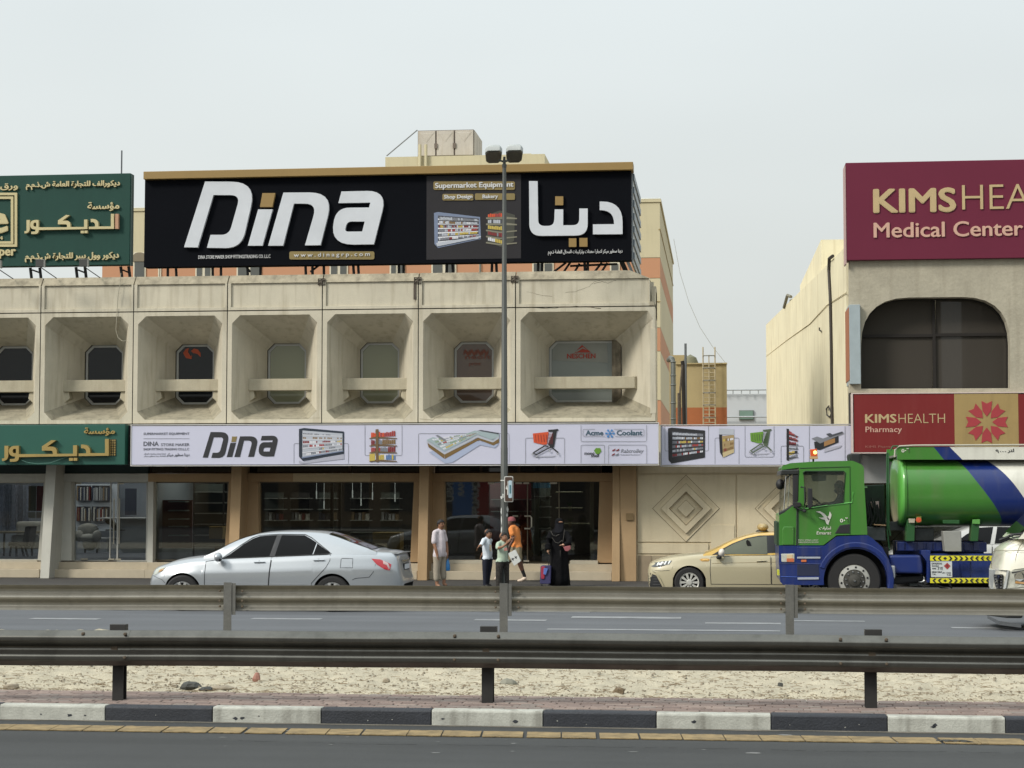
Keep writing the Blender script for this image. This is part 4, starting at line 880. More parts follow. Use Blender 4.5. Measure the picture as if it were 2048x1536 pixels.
def ln(pts, r=5):
    o_ = []
    for i, p in enumerate(pts):
        if 0 < i < len(pts)-1:
            a, c = Vector(pts[i-1]), Vector(pts[i+1]); p = Vector(p); u = p+(a-p).normalized()*r; v = p+(c-p).normalized()*r
            for k in range(5): t = k/4; s_ = u*(1-t)**2+p*2*t*(1-t)+v*t*t; o_.append((s_.x, s_.y))
        else: o_.append(p)
    q.line(o_, .75, PG)
for L_ in ([(588, 927), (588, 887), (697, 887), (697, 927)], [(730, 850), (730, 911), (804, 911), (804, 850)], [(837, 927), (837, 867), (1018, 867), (1018, 927)], [(1051, 927), (1051, 876), (1129, 876), (1129, 927)],
           [(1162, 850), (1162, 883), (1293, 883), (1293, 850)], [(1162, 927), (1162, 890), (1209, 890), (1209, 927)], [(1217, 927), (1217, 890), (1293, 890), (1293, 927)], [(1190, 858.5), (1166, 858.5), (1166, 872.5), (1210, 872.5)], [(1228, 858.5), (1288, 858.5), (1288, 872.5), (1230, 872.5)]): ln(L_, 3)
q.build('print_lines', wf)
q = Print(YF2-.004)   # chiller
q.poly([(598, 921), (606, 924), (688, 906), (688, 918), (606, 927.5), (598, 926)], PSH)
q.poly([(598, 858), (608, 856), (688, 863), (688, 908), (606, 922), (598, 913)], pr('navy', (38, 48, 62))); q.poly([(605, 861), (685, 867), (685, 902), (605, 915)], PLG)
q.quadrows(((606, 863), (684, 868), (684, 901), (606, 912)), 6, 24, PAL, .6)
for k in range(1, 6): u = k/6; q.poly([(605, 861+u*54-1.2), (685, 867+u*35-.8), (685, 867+u*35+.2), (605, 861+u*54+.4)], PW)
q.poly([(604, 914), (687, 901), (687, 903), (604, 917)], pr('bluegrey')); q.build('printed_picture', wf)
q = Print(YF2-.004)   # gondola shelf
q.poly([(751, 859), (756, 858), (756, 924), (751, 923)], PBR)
q.quadrows(((742, 862), (791, 858), (791, 921), (742, 921)), 4, 13, [[PR, POR, PR], [PRD, PBR, PG], [PR, PRD, PG], [PY, PW, PBL]], .7)
for y in (876, 891, 905, 922): q.poly([(739, y), (752, y-3), (794, y), (794, y+1.8), (752, y+.5), (739, y+2)], pr('shelfbrown', (112, 88, 58)))
q.poly([(739, 908), (750, 907), (750, 921), (739, 922)], PY); q.poly([(752, 859), (757, 858.5), (757, 924), (752, 924)], pr('shelfbrown')); q.build('printed_picture', wf)
q = Print(YF2-.004)   # island counter
q.poly([(858, 904), (890, 927), (905, 925), (960, 890), (990, 896), (998, 888), (940, 880)], pr('paleblueshadow', (172, 182, 208)))
q.poly([(855, 886), (889, 909), (889, 918), (857, 894)], pr('woodbrown', (122, 96, 54))); q.poly([(889, 909), (958, 875), (985, 884), (998, 877), (998, 885), (987, 891), (958, 880), (890, 918)], pr('woodbrown'))
q.poly([(853, 881), (889, 905), (955, 870), (986, 881), (998, 872), (998, 877), (986, 885), (955, 875), (889, 909), (854, 885)], PLG)
q.poly([(853, 880), (866, 874), (892, 882), (950, 861), (998, 868), (998, 873), (984, 880), (955, 869), (889, 903)], pr('paleglass', (164, 180, 184)))
q.quadrows(((862, 877), (960, 864), (950, 868), (888, 900)), 5, 22, [[pr('salad', (140, 160, 130)), PW, PLG], [PW, PY, pr('salad')], [PW, PR, PG]], .7); q.poly([(871, 871), (876, 870), (893, 880), (888, 881.5)], PG); q.poly([(955, 861), (962, 860), (998, 866), (997, 868.5)], PDG); q.build('printed_picture', wf)
def trolley(cx, x0, x1, y0, y1, bask, frame, par, Y):
    q = Print(Y); w_, h_ = x1-x0, y1-y0; f = lambda u, v: (x0+u*w_, y0+v*h_)
    q.poly([f(.02, .97), f(.9, .95), f(.8, 1.0), f(.2, 1.02)], PSH)
    q.poly([f(.05, .16), f(.62, .1), f(.56, .55), f(.42, .56), f(.08, .48)], bask)
    q.poly([f(.60, .03), f(.96, 0), f(.99, .04), f(.92, .08), f(.82, .64), f(.7, .68), f(.6, .55), f(.78, .1), f(.62, .1)], frame)
    for k in range(5): u = .14+k*.1; q.line([f(u, .2), f(u+.03, .47)], .9, frame if bask is PGR else PRD)
    for k in range(5): u = .62+k*.04; q.line([f(u, .14), f(u-.02, .54)], .7, PRD if bask is not PGR else pr('darkgreen', (58, 86, 40)))
    q.line([f(.06, .86), f(.48, .6), f(.62, .62)], 2.6, frame); q.line([f(.18, .92), f(.55, .72), f(.72, .64)], 2.4, frame); q.line([f(.7, .62), f(.97, .84)], 2.6, frame); q.line([f(.06, .86), f(.18, .92)], 2, frame)
    for u, v in ((.05, .9), (.2, .97), (.66, .78), (.96, .88)): q.poly([(f(u, v)[0]+2.2*math.cos(t), f(u, v)[1]+2.2*math.sin(t)) for t in [k*.785 for k in range(8)]], PG); q.poly([(f(u, v)[0]+1*math.cos(t), f(u, v)[1]+1*math.sin(t)) for t in [k*.785 for k in range(8)]], PW)
    q.build('printed_picture', par)
trolley(0, 1063, 1118, 858, 914, POR, PB, wf, YF2-.004)
text('Acme', 1171, 1207, 860.5, 871, YF2, pr('tealgrey', (78, 100, 116)), wf, 'print_text', .004, .05); text('Coolant', 1233, 1285, 860, 871, YF2, pr('tealgrey'), wf, 'print_text', .004, .05)
q = Print(YF2-.004)
for k in range(6):
    t = k*math.pi/3; cx, cy = 1220+7.5*math.cos(t), 867+7*math.sin(t); q.poly([(cx+3*math.cos(s_)*(1 if i % 2 else .55), cy+3*math.sin(s_)*(1 if i % 2 else .55)) for i, s_ in enumerate([j*.628 for j in range(10)])], pr('snowblue', (70, 140, 206))); q.line([(1220, 867), (cx, cy)], 1.4, pr('snowblue'))
q.build('printed_logo', wf)
text('mono', 1169, 1189, 905, 910, YF2, PTX, wf, 'print_text', .004, .05); text('shelf', 1182, 1199, 907.5, 914.5, YF2, PTX, wf, 'print_text', .004, .05)
q = Print(YF2-.004); q.poly([(1188, 901), (1192, 896, 2), (1201, 896, 3), (1203, 903, 3), (1198, 908, 2), (1192, 908, 2)], PGR)
for x, y, m_ in ((1226, 900, PRD), (1234, 900, PRD), (1225, 909, PRD), (1233, 909, PG)): q.poly([(x-2, y+3), (x-1, y, 1), (x+5, y-3), (x+4, y+1, 1)], m_)
q.build('printed_logo', wf)
text('Rabtrolley', 1241, 1288, 898, 908, YF2, PG, wf, 'print_text', .004, 0, shear=.25); text('Trolley Basket Manufacturers', 1241, 1280, 908.5, 911, YF2, PG, wf, 'print_text', .004, 0)
# second white fascia
YS3 = YS2+.35
w2 = thing('white_wall_sign', 'shorter white sign with a green trolley picture on top of the diamond wall', 'sign', (X_(1510, YS3), YS3, Z_(929, YS3)))
slab(1323, 1706, 852, 929.5, YS3, .4, WF, 'sign_face', w2)
b = B(); x0, x1, z0, z1 = X_(1322.5, YS3), X_(1706.5, YS3), P(1515, 931, YS3)[1], P(1515, 850, YS3)[1]; y_ = YS3-.012
b.box(x0-e, x1+e, y_, YS3+.4, z1, z1+e); b.box(x0-e, x1+e, y_, YS3+.4, z0-e, z0); b.box(x0-e, x0, y_, YS3+.4, z0, z1); b.box(x1, x1+e, y_, YS3+.4, z0, z1); b.build('sign_frame', w2, WFE)
q = Print(YS3)
for L_ in ([(1330, 852), (1330, 902), (1417, 902), (1417, 852)], [(1430, 928), (1430, 876), (1478, 876), (1478, 928)], [(1490, 852), (1490, 914), (1548, 914), (1548, 852)], [(1562, 928), (1562, 892), (1607, 892), (1607, 928)]): ln(L_, 3)
q.line([(1618.5, 852), (1618.5, 928)], .8, PG); q.line([(1690, 852), (1690, 928)], .8, PG); q.build('print_lines', w2)
q = Print(YS3-.006)
q.poly([(1336, 857), (1343, 855), (1410, 861), (1410, 915), (1343, 927), (1337, 920)], PB); q.poly([(1344, 863), (1407, 867), (1407, 904), (1344, 915)], PDG); q.quadrows(((1345, 862), (1406, 866), (1406, 905), (1345, 914)), 6, 20, PAL, .62)
for k in range(1, 6): u = k/6; q.poly([(1344, 863+u*52), (1407, 867+u*38), (1407, 868+u*38), (1344, 864.5+u*52)], PB)
q.build('printed_picture', w2)
q = Print(YS3-.006)
q.poly([(1438, 857), (1468, 858), (1468, 870), (1438, 869)], PLG); q.poly([(1438, 869), (1444, 869), (1446, 915), (1440, 905)], PB); q.poly([(1444, 872), (1468, 870), (1468, 905), (1446, 915)], pr('breadbrown', (170, 146, 104))); q.quadrows(((1446, 874), (1467, 872), (1467, 898), (1446, 905)), 3, 9, [[PBR, PY, PW], [PBR, pr('breadbrown')], [PBR, PRD]], .6); q.poly([(1445, 906), (1468, 898), (1468, 905), (1446, 915)], pr('cream', (200, 182, 140))); q.build('printed_picture', w2)
trolley(0, 1498, 1544, 858, 909, PGR, pr('darkgreengrey', (86, 100, 76)), w2, YS3-.006)
q = Print(YS3-.006)
q.poly([(1573, 857), (1578, 858), (1578, 922), (1573, 920)], PB); q.quadrows(((1578, 860), (1595, 870), (1595, 914), (1578, 922)), 6, 6, [[PR, PG], [PR, PRD], [PRD, PLG], [PG, PLG], [PY, PB], [PG]], .8)
for k in range(6): y = 868+k*9.5; q.poly([(1577, y), (1597, y+5-k*1.3), (1597, y+6-k*1.3), (1577, y+1.5)], PB)
q.build('printed_picture', w2)
q = Print(YS3-.006)
q.poly([(1628, 884), (1677, 872), (1677, 885), (1640, 900), (1630, 898)], PB); q.poly([(1648, 883), (1670, 876), (1670, 885), (1648, 893)], pr('bagbrown', (164, 122, 76))); q.poly([(1623, 877), (1634, 873), (1646, 877), (1685, 863), (1688, 867), (1640, 887)], PG); q.poly([(1652, 868), (1660, 866), (1665, 869), (1684, 863), (1686, 866), (1660, 875)], PDG); q.poly([(1648, 905), (1680, 895), (1684, 890), (1650, 897)], PSH); q.build('printed_picture', w2)

# street clinic signs
YK1 = 44.5
k1 = thing('maroon_roof_sign', 'large maroon roof sign with tan and pink lettering at top right', 'sign', (X_(1870, YK1), YK1, Z_(527, YK1, 1870)))
MAR = M('maroon_sign_face', (122, 40, 66), k=.62, spec=.25, rough=.6, var=.05, scale=.8); TANL = M('tan_letter', (196, 172, 128), k=.78); PNKL = M('pink_letter', (210, 168, 148), k=.78)
slab(1692, 2420, 318.5, 515.5, YK1, .5, MAR, 'sign_face', k1, bevel=.01); b = B(); b.box(X_(1689.5, YK1, 430), X_(1692, YK1, 430), YK1-.01, YK1+.5, P(1691, 528, YK1)[1], P(1691, 332, YK1)[1]); b.build('sign_frame', k1, M('pink_frame', (180, 150, 146)))
text('KIMS', 1746, 1912, 376.5, 425.5, YK1, TANL, k1, 'letter_line', .03, .036); text('HEALTH', 1924, 2193, 368, 417, YK1, TANL, k1, 'letter_line', .03, -.012)
text('Medical Center', 1747, 2046, 443, 474, YK1, PNKL, k1, 'letter_line', .03, .02)
k2 = thing('red_pharmacy_sign', 'red and tan pharmacy sign with a star of red petals behind the tanker', 'sign', (X_(1870, YK1), YK1, Z_(904, YK1, 1870)))
RDS = M('red_sign_face', (136, 44, 44), k=.66, spec=.25, rough=.6, var=.06, scale=.8, streak=.12, streakc=(160, 90, 84)); TNS = M('tan_sign_face', (172, 146, 92), k=.74, rough=.6, var=.08, streak=.3, streakc=(120, 100, 62)); 
slab(1708, 1909, 788, 904, YK1, .3, RDS, 'sign_face', k2); slab(1909, 2037, 787.5, 904, YK1-.004, .3, TNS, 'sign_face', k2); slab(2037, 2420, 787, 904, YK1, .3, RDS, 'sign_face', k2)
x0, x1, z0, z1 = X_(1706.5, YK1), X_(2420, YK1), P(1870, 904.5, YK1)[1], P(1870, 787, YK1)[1]; b = B(); b.box(x0-.02, x1, YK1-.015, YK1+.31, z1, z1+.024); b.box(x0-.02, x1, YK1-.015, YK1+.31, z0-.024, z0); b.box(x0-.02, x0+.012, YK1-.015, YK1+.31, z0, z1); b.build('sign_frame', k2, M('sign_frame_pinkwhite', (206, 188, 180)))
text('KIMS', 1730, 1793, 828, 846, YK1, TANL, k2, 'print_text', .006, .036); text('HEALTH', 1797, 1890, 827.5, 846, YK1, TANL, k2, 'print_text', .006, -.012); text('Pharmacy', 1731, 1804, 853, 868, YK1, PNKL, k2, 'print_text', .006, .01); text('KIMS Pharmacy LLC', 1731, 1817, 891, 897, YK1, M('dim_print', (158, 96, 86)), k2, 'print_text', .006, 0)
cx, cy = 1973.5, 844
for k in range(8):
    t = k*math.pi/4-math.pi/2; R_ = lambda x, y: (cx+x*math.cos(t)-y*math.sin(t), cy+x*math.sin(t)+y*math.cos(t))
    shape([[R_(11, 0), R_(22, -8.5, ), R_(42, -10.5), R_(37, 0), R_(42, 10.5), R_(22, 8.5)]], YK1-.004, M('petal_red', (170, 56, 62), k=.78), 'petal', k2, .01)
xx = X_(1710, YK1-.05)
k3 = thing('blade_sign', 'narrow projecting blade sign, orange on its side, at the corner of the arched building', 'sign', (xx, YK1, Z_(765, YK1, 1710)))
za, zb2 = P(1710, 768, YK1)[1], P(1710, 609, YK1)[1]; b = B(); b.box(X_(1699, YK1, 680), X_(1721, YK1, 680), YK1+.0, YK1+1.3, za, zb2); b.build('sign_body', k3, M('marbled_white', (168, 180, 184), k=.76, var=.1, scale=3), bevel=.01)
b = B(); b.box(X_(1699, YK1, 680)-.012, X_(1699, YK1, 680)-.002, YK1+.04, YK1+1.28, za+.1, zb2-.06); b.build('sign_face', k3, M('faded_orange', (176, 112, 78), k=.72))
# ---------------------------------------------------------------- arched clinic building on the right
YKF = 45.0
kb = thing('arched_clinic_building', 'weathered beige building with wide round-cornered dark windows on the right', 'building', (X_(1870, YKF), YKF, 0))
KWL = M('peeling_beige_wall', (188, 180, 160), k=.72, rough=.92, var=.16, scale=1.6, bump=.5, bscale=12, streak=.3, streakc=(140, 130, 110), grain=.05)
CRW = M('cream_side_wall', (224, 215, 184), k=.92, rough=.9, var=.10, scale=.8, streak=.5, streakc=(166, 146, 108), grain=.03)
def quadz(foot, z0, z1): return [[(x, y, z0) for x, y in foot], [(x, y, z1) for x, y in foot]]
A = (X_(1697, YKF, 700), YKF); Bp = (X_(1533, 66.4, 750), 66.4); ztk = P(1691, 487, YKF)[1]; xr = X_(2500, YKF)
b = B(); b.loft(quadz([(A[0], A[1]+.36), Bp, (xr, 66.4), (xr, YKF+1.2), (A[0]+.35, YKF+1.2), (A[0]+.35, A[1]+.36)], 0, ztk)); b.build('side_wall', kb, CRW)
wh = [[(1697, 470), (2500, 447), (2500, 787), (1697, 787)], [(1720, 779), (1720, 599, 95), (2016, 596, 95), (2016, 778)], [(2045, 778), (2045, 596, 95), (2345, 590, 95), (2345, 778)]]
shape(wh, YKF, KWL, 'front_wall', kb, .35); kb.children[-1].location.y += .175
WGD = GLASS('tinted_clinic_glass', tint=(20, 20, 20), opac=.96, base=(66, 62, 57), refl=.6, ior=1.5)
FRD = M('dark_window_frame', (48, 44, 41), k=.7, rough=.6, spec=.2)
for a, c in ((1720, 2016), (2045, 2345)):
    m_ = (a+c)/2; q = (c-a)/2
    o = shape([[(a, 779), (a, 598, 95), (c, 597, 95), (c, 779)], [(a+3, 776), (a+3, 601, 92), (c-3, 600, 92), (c-3, 776)]], YKF+.16, FRD, 'window_frame', kb, .06)
    for x0, x1, y0, y1 in ((m_-3, m_+3, 600, 776), (a+3, m_-3, 668, 674), (m_+3, c-3, 667, 673)):
        b = B(); b.box(X_(x0, YKF+.16, (y0+y1)/2), X_(x1, YKF+.16, (y0+y1)/2), YKF+.13, YKF+.19, P(m_, y1, YKF+.16)[1], P(m_, y0, YKF+.16)[1]); b.build('mullion', o, FRD)
    for x0, x1, y0, y1, r0, r1 in ((a+2, m_-3, 600, 670, 90, 0), (m_+3, c-2, 599, 670, 0, 90), (a+2, m_-3, 671, 777, 0, 0), (m_+3, c-2, 671, 777, 0, 0)):
        shape([[(x0, y1), (x0, y0, r0), (x1, y0, r1), (x1, y1)]], YKF+.2, WGD, 'pane', o, .01)
NAVT = M('navy_tile', (38, 40, 52), k=.8, rough=.3, var=.15, scale=5)
for a, c, y0, y1 in ((2017, 2044, 663, 780), (1700, 1719, 766, 787)): slab(a, c, y0, y1, YKF-.012, .05, NAVT, 'tile_cladding', kb)
slab(1699, 2500, 780, 905, YKF+.05, .3, M('dark_spandrel', (60, 58, 56)), 'spandrel', kb)
slab(1699, 2500, 905, 966, YKF+.1, .3, M('grey_shop_panel', (150, 150, 148), k=.75), 'shop_header', kb); slab(1699, 1726, 966, 1170, YKF-.0, .3, NAVT, 'corner_pier', kb)
for a in range(1728, 2300, 96): slab(a, a+92, 970, 1156, YKF+.2, .02, SGD, 'shop_pane', kb); slab(a+92, a+96, 968, 1160, YKF+.15, .1, FRD, 'mullion', kb)
slab(1726, 2300, 966, 1160, YKF+3, .1, M('dark_shop_wall'), 'back_wall', kb)
# roof stair block
b = B(); f0 = (X_(1642, 52, 480), 52); f1 = (X_(1600, 63.5, 570), 63.5); b.loft(quadz([f0, f1, (f1[0]+8, 63.5), (f0[0]+8, 52)], ztk-.05, P(1642, 479.5, 52)[1])); b.build('stair_block', kb, CRW)
def W_(px, py, off=.03):                # point on the skewed side wall
    d = ray(px, py); n_ = Vector((-(Bp[1]-A[1]), Bp[0]-A[0], 0)).normalized(); t = (Vector((A[0], A[1]+.36, CH))-Vector((0, 0, CH))).dot(n_)/d.dot(n_); p = Vector((0, 0, CH))+d*t
    return p+n_*off*(1 if n_.dot(Vector((-1, 0, 0))) > 0 else -1)
b = B(); b.tube([W_(x, y) for x, y in ((1668, 512), (1661, 517), (1660, 540), (1663, 600), (1665, 700), (1666, 800), (1667, 850))], .045, 6); b.build('drain_cable', kb, M('dark_cable', (52, 46, 40)))
b = B(); b.tube([W_(x, y) for x, y in ((1641, 655), (1641, 660), (1644, 662))], .02, 5); b.tube([W_(x, y) for x, y in ((1660, 812), (1655, 818), (1656, 830), (1662, 834), (1665, 826), (1660, 815))], .02, 5); b.build('loose_wire', kb, M('dark_cable'))
for pts in (((1697, 500), (1664, 520)), ((1697, 560), (1533, 695))):
    pass
b = B(); b.tube([W_(x, y, .01) for x, y in ((1694, 585), (1655, 610), (1620, 648), (1575, 680), (1533, 713))], .012, 4); b.build('render_joint', kb, M('joint_stain', (206, 190, 152), k=.85))
b = B(); b.tube([W_(1570, 615), W_(1577, 603)+Vector((0, 0, .2)), W_(1584, 600)+Vector((0, 0, .1))], .05, 6); b.lathe([(.0, 0), (.35, 0), (.35, .5), (.1, .6)], tuple(W_(1572, 617)+Vector((.5, .2, -.2))), 'z', 12); b.build('roof_tank', kb, M('grey_tank', (120, 116, 100)))
# ---------------------------------------------------------------- apartment tower behind
YT = 80.0
tw = thing('apartment_tower', 'cream apartment block with orange bands rising behind the black roof sign', 'building', (X_(760, YT), YT, 0))
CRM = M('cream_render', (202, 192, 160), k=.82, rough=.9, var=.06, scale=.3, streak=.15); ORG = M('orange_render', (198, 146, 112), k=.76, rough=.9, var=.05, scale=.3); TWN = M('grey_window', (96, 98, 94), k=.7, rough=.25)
x0, x1 = X_(205, YT, 500), X_(1320, YT, 500); ztop = P(1320, 404, YT)[1]; bands = [P(1300, y, YT)[1] for y in (404, 515, 556, 655, 702, 800, 850, 1160)]
for i in range(7):
    b = B(); b.box(x0, x1, YT, YT+22, bands[i+1], bands[i]-.02); b.build('floor_band', tw, ORG if i in (1, 3, 5) else CRM)
b = B(); b.box(x0-.02, x1+.06, YT-.05, YT+22.1, ztop, ztop+.12); b.build('roof_coping', tw, CRM)
b = B(); b.box(x1-.06, x1+.03, YT-.03, YT+22, P(1300, 460, YT)[1], P(1300, 458, YT)[1]); b.box(X_(1270, YT), x1+.02, YT-.03, YT, P(1300, 604, YT)[1], P(1300, 602.5, YT)[1]); b.build('wall_groove', tw, M('groove_tan', (160, 140, 96)))
for a, c in ((262, 287), (387, 420), (470, 520), (657, 694), (778, 809), (862, 912), (958, 962), (1065, 1108), (1221, 1241), (312, 318)):
    zc0, zc1 = P((a+c)/2, 575, YT)[1], P((a+c)/2, 523 if a != 262 else 505, YT)[1]; b = B(); b.box(X_(a, YT), X_(c, YT), YT-.05, YT+.03, zc0, zc1); f = b.build('window_frame', tw, M('pale_window_frame', (214, 206, 184)))
    n = 2 if c-a > 28 else 1; xx0, xx1 = X_(a, YT), X_(c, YT); 
    for k in range(n):
        u0, u1 = xx0+(xx1-xx0)*k/n+.07, xx0+(xx1-xx0)*(k+1)/n-.07; b = B(); b.box(u0, u1, YT-.08, YT-.04, zc0+.05, zc1-.1); b.build('pane', f, TWN)
shape([[(266, 523), (266, 506, 12), (292, 504, 12), (292, 523)]], YT-.06, M('arch_shade', (122, 112, 92)), 'window_arch', tw, .05)
b = B(); rl = M('white_rail', (200, 200, 192))
for a, c in ((x1-4, x1), (x0, x0+9)):
    b.tube([(a, YT+.1, ztop+.16), (c, YT+.1, ztop+.16)], .035, 5); 
    for k in range(5): b.tube([(a+(c-a)*k/4, YT+.1, ztop), (a+(c-a)*k/4, YT+.1, ztop+.16)], .03, 5)
b.tube([(x1, YT+.1, ztop+.16), (x1, YT+10, ztop+.16)], .035, 5); b.build('roof_railing', tw, rl)
b = B(); b.box(X_(768, 83), X_(1090, 83), 83, 88, ztop, P(930, 311, 83)[1]); b.build('roof_block', tw, CRM); b = B(); b.box(X_(1020, 82.6), X_(1060, 82.6), 83.2, 84.5, P(1030, 311, 83)[1], P(1030, 306, 83)[1]); b.build('roof_kerb', tw, CRM)
tk = thing('panel_water_tank', 'pale square panelled water tank on the tower roof above the black sign', 'water tank', (X_(890, 84), 84, P(890, 312, 84)[1]))
zt0, zt1 = P(890, 313, 84)[1], P(890, 259, 84)[1]; xs3 = [X_(p, 84, 280) for p in (834.5, 872, 909, 948)]; TKM = M('tank_panel', (196, 188, 176), k=.8, rough=.7, var=.12, scale=1.2, streak=.5, streakc=(166, 150, 130))
b = B(); b.box(xs3[0]+.02, xs3[3]-.02, 84.04, 86.8, zt0, zt1-.02); b.build('tank_body', tk, M('tank_seam', (110, 98, 88)))
for i in range(3):
    b = B(); b.box(xs3[i]+.035, xs3[i+1]-.035, 84, 84.03, zt0+.05, zt1-.05); p = b.build('tank_panel', tk, TKM, bevel=.02)
    b = B(); xc = (xs3[i]+xs3[i+1])/2; b.loft([[(xc-.35, 83.995, zt1-.15), (xc+.35, 83.995, zt1-.15), (xc, 83.995, zt1-.6)], [(xc-.3, 83.988, zt1-.17), (xc+.3, 83.988, zt1-.17), (xc, 83.988, zt1-.52)]]); b.build('panel_dimple', p, TKM)
for j in range(3):
    b = B(); b.box(xs3[3]-.02, xs3[3]+.02, 84.08+j*.92, 84.94+j*.92, zt0+.05, zt1-.05); b.build('tank_panel', tk, TKM)
for x in xs3[1:3]:
    b = B(); b.box(x-.07, x+.07, 83.95, 84.03, (zt0+zt1)/2-.25, (zt0+zt1)/2-.02); b.build('tie_plate', tk, M('tank_seam'))
b = B(); b.tube([(xs3[0], 84, zt1), (X_(770, 83), 83.1, P(770, 311, 83)[1])], .03, 5); b.build('stay_rod', tk, M('rod_grey', (130, 130, 130)))
for px in (838, 850):
    b = B(); b.tube([(X_(px, 82.9), 82.9, P(px, 290, 83)[1]), (X_(px, 82.9), 82.9, P(px, 335, 83)[1])], .07, 8); b.build('pipe', tk, CRM, smooth=True)
# low service building with ladder
YL = 68.0
lb = thing('low_service_building', 'low cream and orange building with a caged ladder in the gap', 'building', (X_(1400, YL), YL, 0))
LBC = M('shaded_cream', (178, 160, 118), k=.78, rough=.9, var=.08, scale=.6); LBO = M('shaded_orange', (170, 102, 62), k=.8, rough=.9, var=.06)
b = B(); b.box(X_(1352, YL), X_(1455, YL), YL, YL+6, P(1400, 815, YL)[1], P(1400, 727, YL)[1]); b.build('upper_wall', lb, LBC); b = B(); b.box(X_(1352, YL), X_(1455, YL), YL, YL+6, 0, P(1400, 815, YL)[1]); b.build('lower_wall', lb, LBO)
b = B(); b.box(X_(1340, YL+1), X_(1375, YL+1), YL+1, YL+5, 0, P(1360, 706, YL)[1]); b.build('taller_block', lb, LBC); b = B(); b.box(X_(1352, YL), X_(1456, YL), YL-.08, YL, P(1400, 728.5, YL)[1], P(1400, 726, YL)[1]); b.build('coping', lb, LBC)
b = B(); b.lathe([(.0, -.2), (.3, -.2), (.3, .0), (.22, .2), (0, .32)], (X_(1382, YL+1), YL+1, P(1382, 722, YL)[1]), 'z', 14); b.build('roof_vent', lb, M('vent_olive', (110, 108, 84)), smooth=True)
ld = thing('caged_ladder', 'tall pale metal ladder with hoops fixed to the low cream building', 'ladder', (X_(1419, YL), YL, P(1419, 845, YL)[1]))
LM = M('ladder_cream', (180, 166, 136), k=.8); LMG = M('ladder_grey', (120, 118, 108), k=.8); y = YL-.25
for px in (1407.5, 1431.5):
    b = B(); b.tube([(X_(px, y), y, P(1419, 850, y)[1]), (X_(px, y), y, P(1419, 694, y)[1])], .028, 6); b.build('rail', ld, LM if px < 0 else LM)
b = B(); b.tube([(X_(1419.5, y), y-.3, P(1419, 845, y)[1]), (X_(1419.5, y), y-.3, P(1419, 711, y)[1])], .02, 5); b.build('cage_bar', ld, LM)
for k in range(15):
    zz = P(1419, 845-k*8.3, y)[1]; b = B(); b.tube([(X_(1407.5, y), y, zz), (X_(1431.5, y), y, zz)], .016, 5); b.build('rung', ld, LM)
for k in range(6):
    zz = P(1419, 835-k*24.5, y)[1]; b = B(); b.tube([(X_(1407.5, y), y, zz), (X_(1409, y), y-.28, zz), (X_(1419.5, y), y-.34, zz), (X_(1430, y), y-.28, zz), (X_(1431.5, y), y, zz)], .02, 5); b.build('cage_hoop', ld, LMG)
def pipe(pts, Y, r, mat, name, label, cat):
    b = B(); b.tube([(X_(x, Y), Y, P(x, y, Y)[1]) for x, y in pts], r, 10); return tag(b.build(name, None, mat, smooth=True), label, cat)
vp = thing('vent_duct', 'fat grey vent pipe with bent top running up beside the tower', 'pipe', (X_(1347, 62), 62, 0)); PIPG = M('galvanised_duct', (112, 116, 112), k=.75, rough=.5, metal=.3, var=.15)
b = B(); b.tube([(X_(x, 62), 62+dy, P(x, y, 62)[1]) for x, y, dy in ((1347.5, 860, 0), (1347.5, 726, 0), (1346, 718, .05), (1342, 715, .2), (1338, 718, .5))], .085, 12); b.build('duct', vp, PIPG, smooth=True)
for yy_ in (724, 751, 770, 806, 838): b = B(); z = P(1347, yy_, 62)[1]; b.lathe([(.095, -.02), (.105, 0), (.095, .02)], (X_(1347.5, 62), 62, z), 'z', 14); b.build('collar', vp, PIPG)
pipe([(1372.5, 850), (1372.5, 687)], 66, .045, M('mast_grey'), 'vent_pole', 'thin upright pole standing between the duct and the ladder', 'pole')
pipe([(1369, 850), (1368, 780), (1367, 728), (1366, 722)], 65, .07, FRD, 'standpipe', 'dark standpipe left of the thin upright pole', 'pipe'); pipe([(1362, 850), (1361, 785), (1363, 760), (1366, 730)], 64.5, .035, M('rusty_bracket'), 'bent_pipe', 'thin bent rusty pipe beside the dark standpipe', 'pipe'); pipe([(1358.5, 850), (1358.5, 786)], 64.3, .05, M('rusty_bracket'), 'short_pipe', 'short rusty pipe stub just right of the fat vent pipe', 'pipe')
# far grey building
YR = 118.0; fb = thing('distant_grey_building', 'distant pale grey low building with one small green window', 'building', (X_(1495, YR), YR, 0)); FGM = M('hazy_grey_wall', (206, 210, 214), k=.74, rough=.9, var=.03)
b = B(); b.box(X_(1440, YR), X_(1560, YR), YR, YR+10, 0, P(1495, 788, YR)[1]); b.build('wall', fb, FGM); b = B(); b.box(X_(1479, YR), X_(1508.5, YR), YR-.1, YR+.1, P(1495, 840, YR)[1], P(1495, 820.5, YR)[1]); wfx = b.build('window_frame', fb, M('far_window_edge', (120, 128, 124))); 
b = B(); b.box(X_(1480.5, YR), X_(1507, YR), YR-.14, YR-.08, P(1495, 838.5, YR)[1], P(1495, 822, YR)[1]); b.build('pane', wfx, M('far_green_glass', (120, 146, 134), k=.8, rough=.2))
b = B()
for y_ in (780, 834): b.tube([(X_(1440, YR-.3), YR-.3, P(1495, y_, YR)[1]), (X_(1560, YR-.3), YR-.3, P(1495, y_, YR)[1])], .05, 4)
for px in range(1450, 1550, 17): b.tube([(X_(px, YR-.3), YR-.3, P(px, 780, YR)[1]), (X_(px, YR-.3), YR-.3, P(px, 788, YR)[1])], .04, 4)
b.build('railing', fb, M('far_rail', (170, 174, 176)))
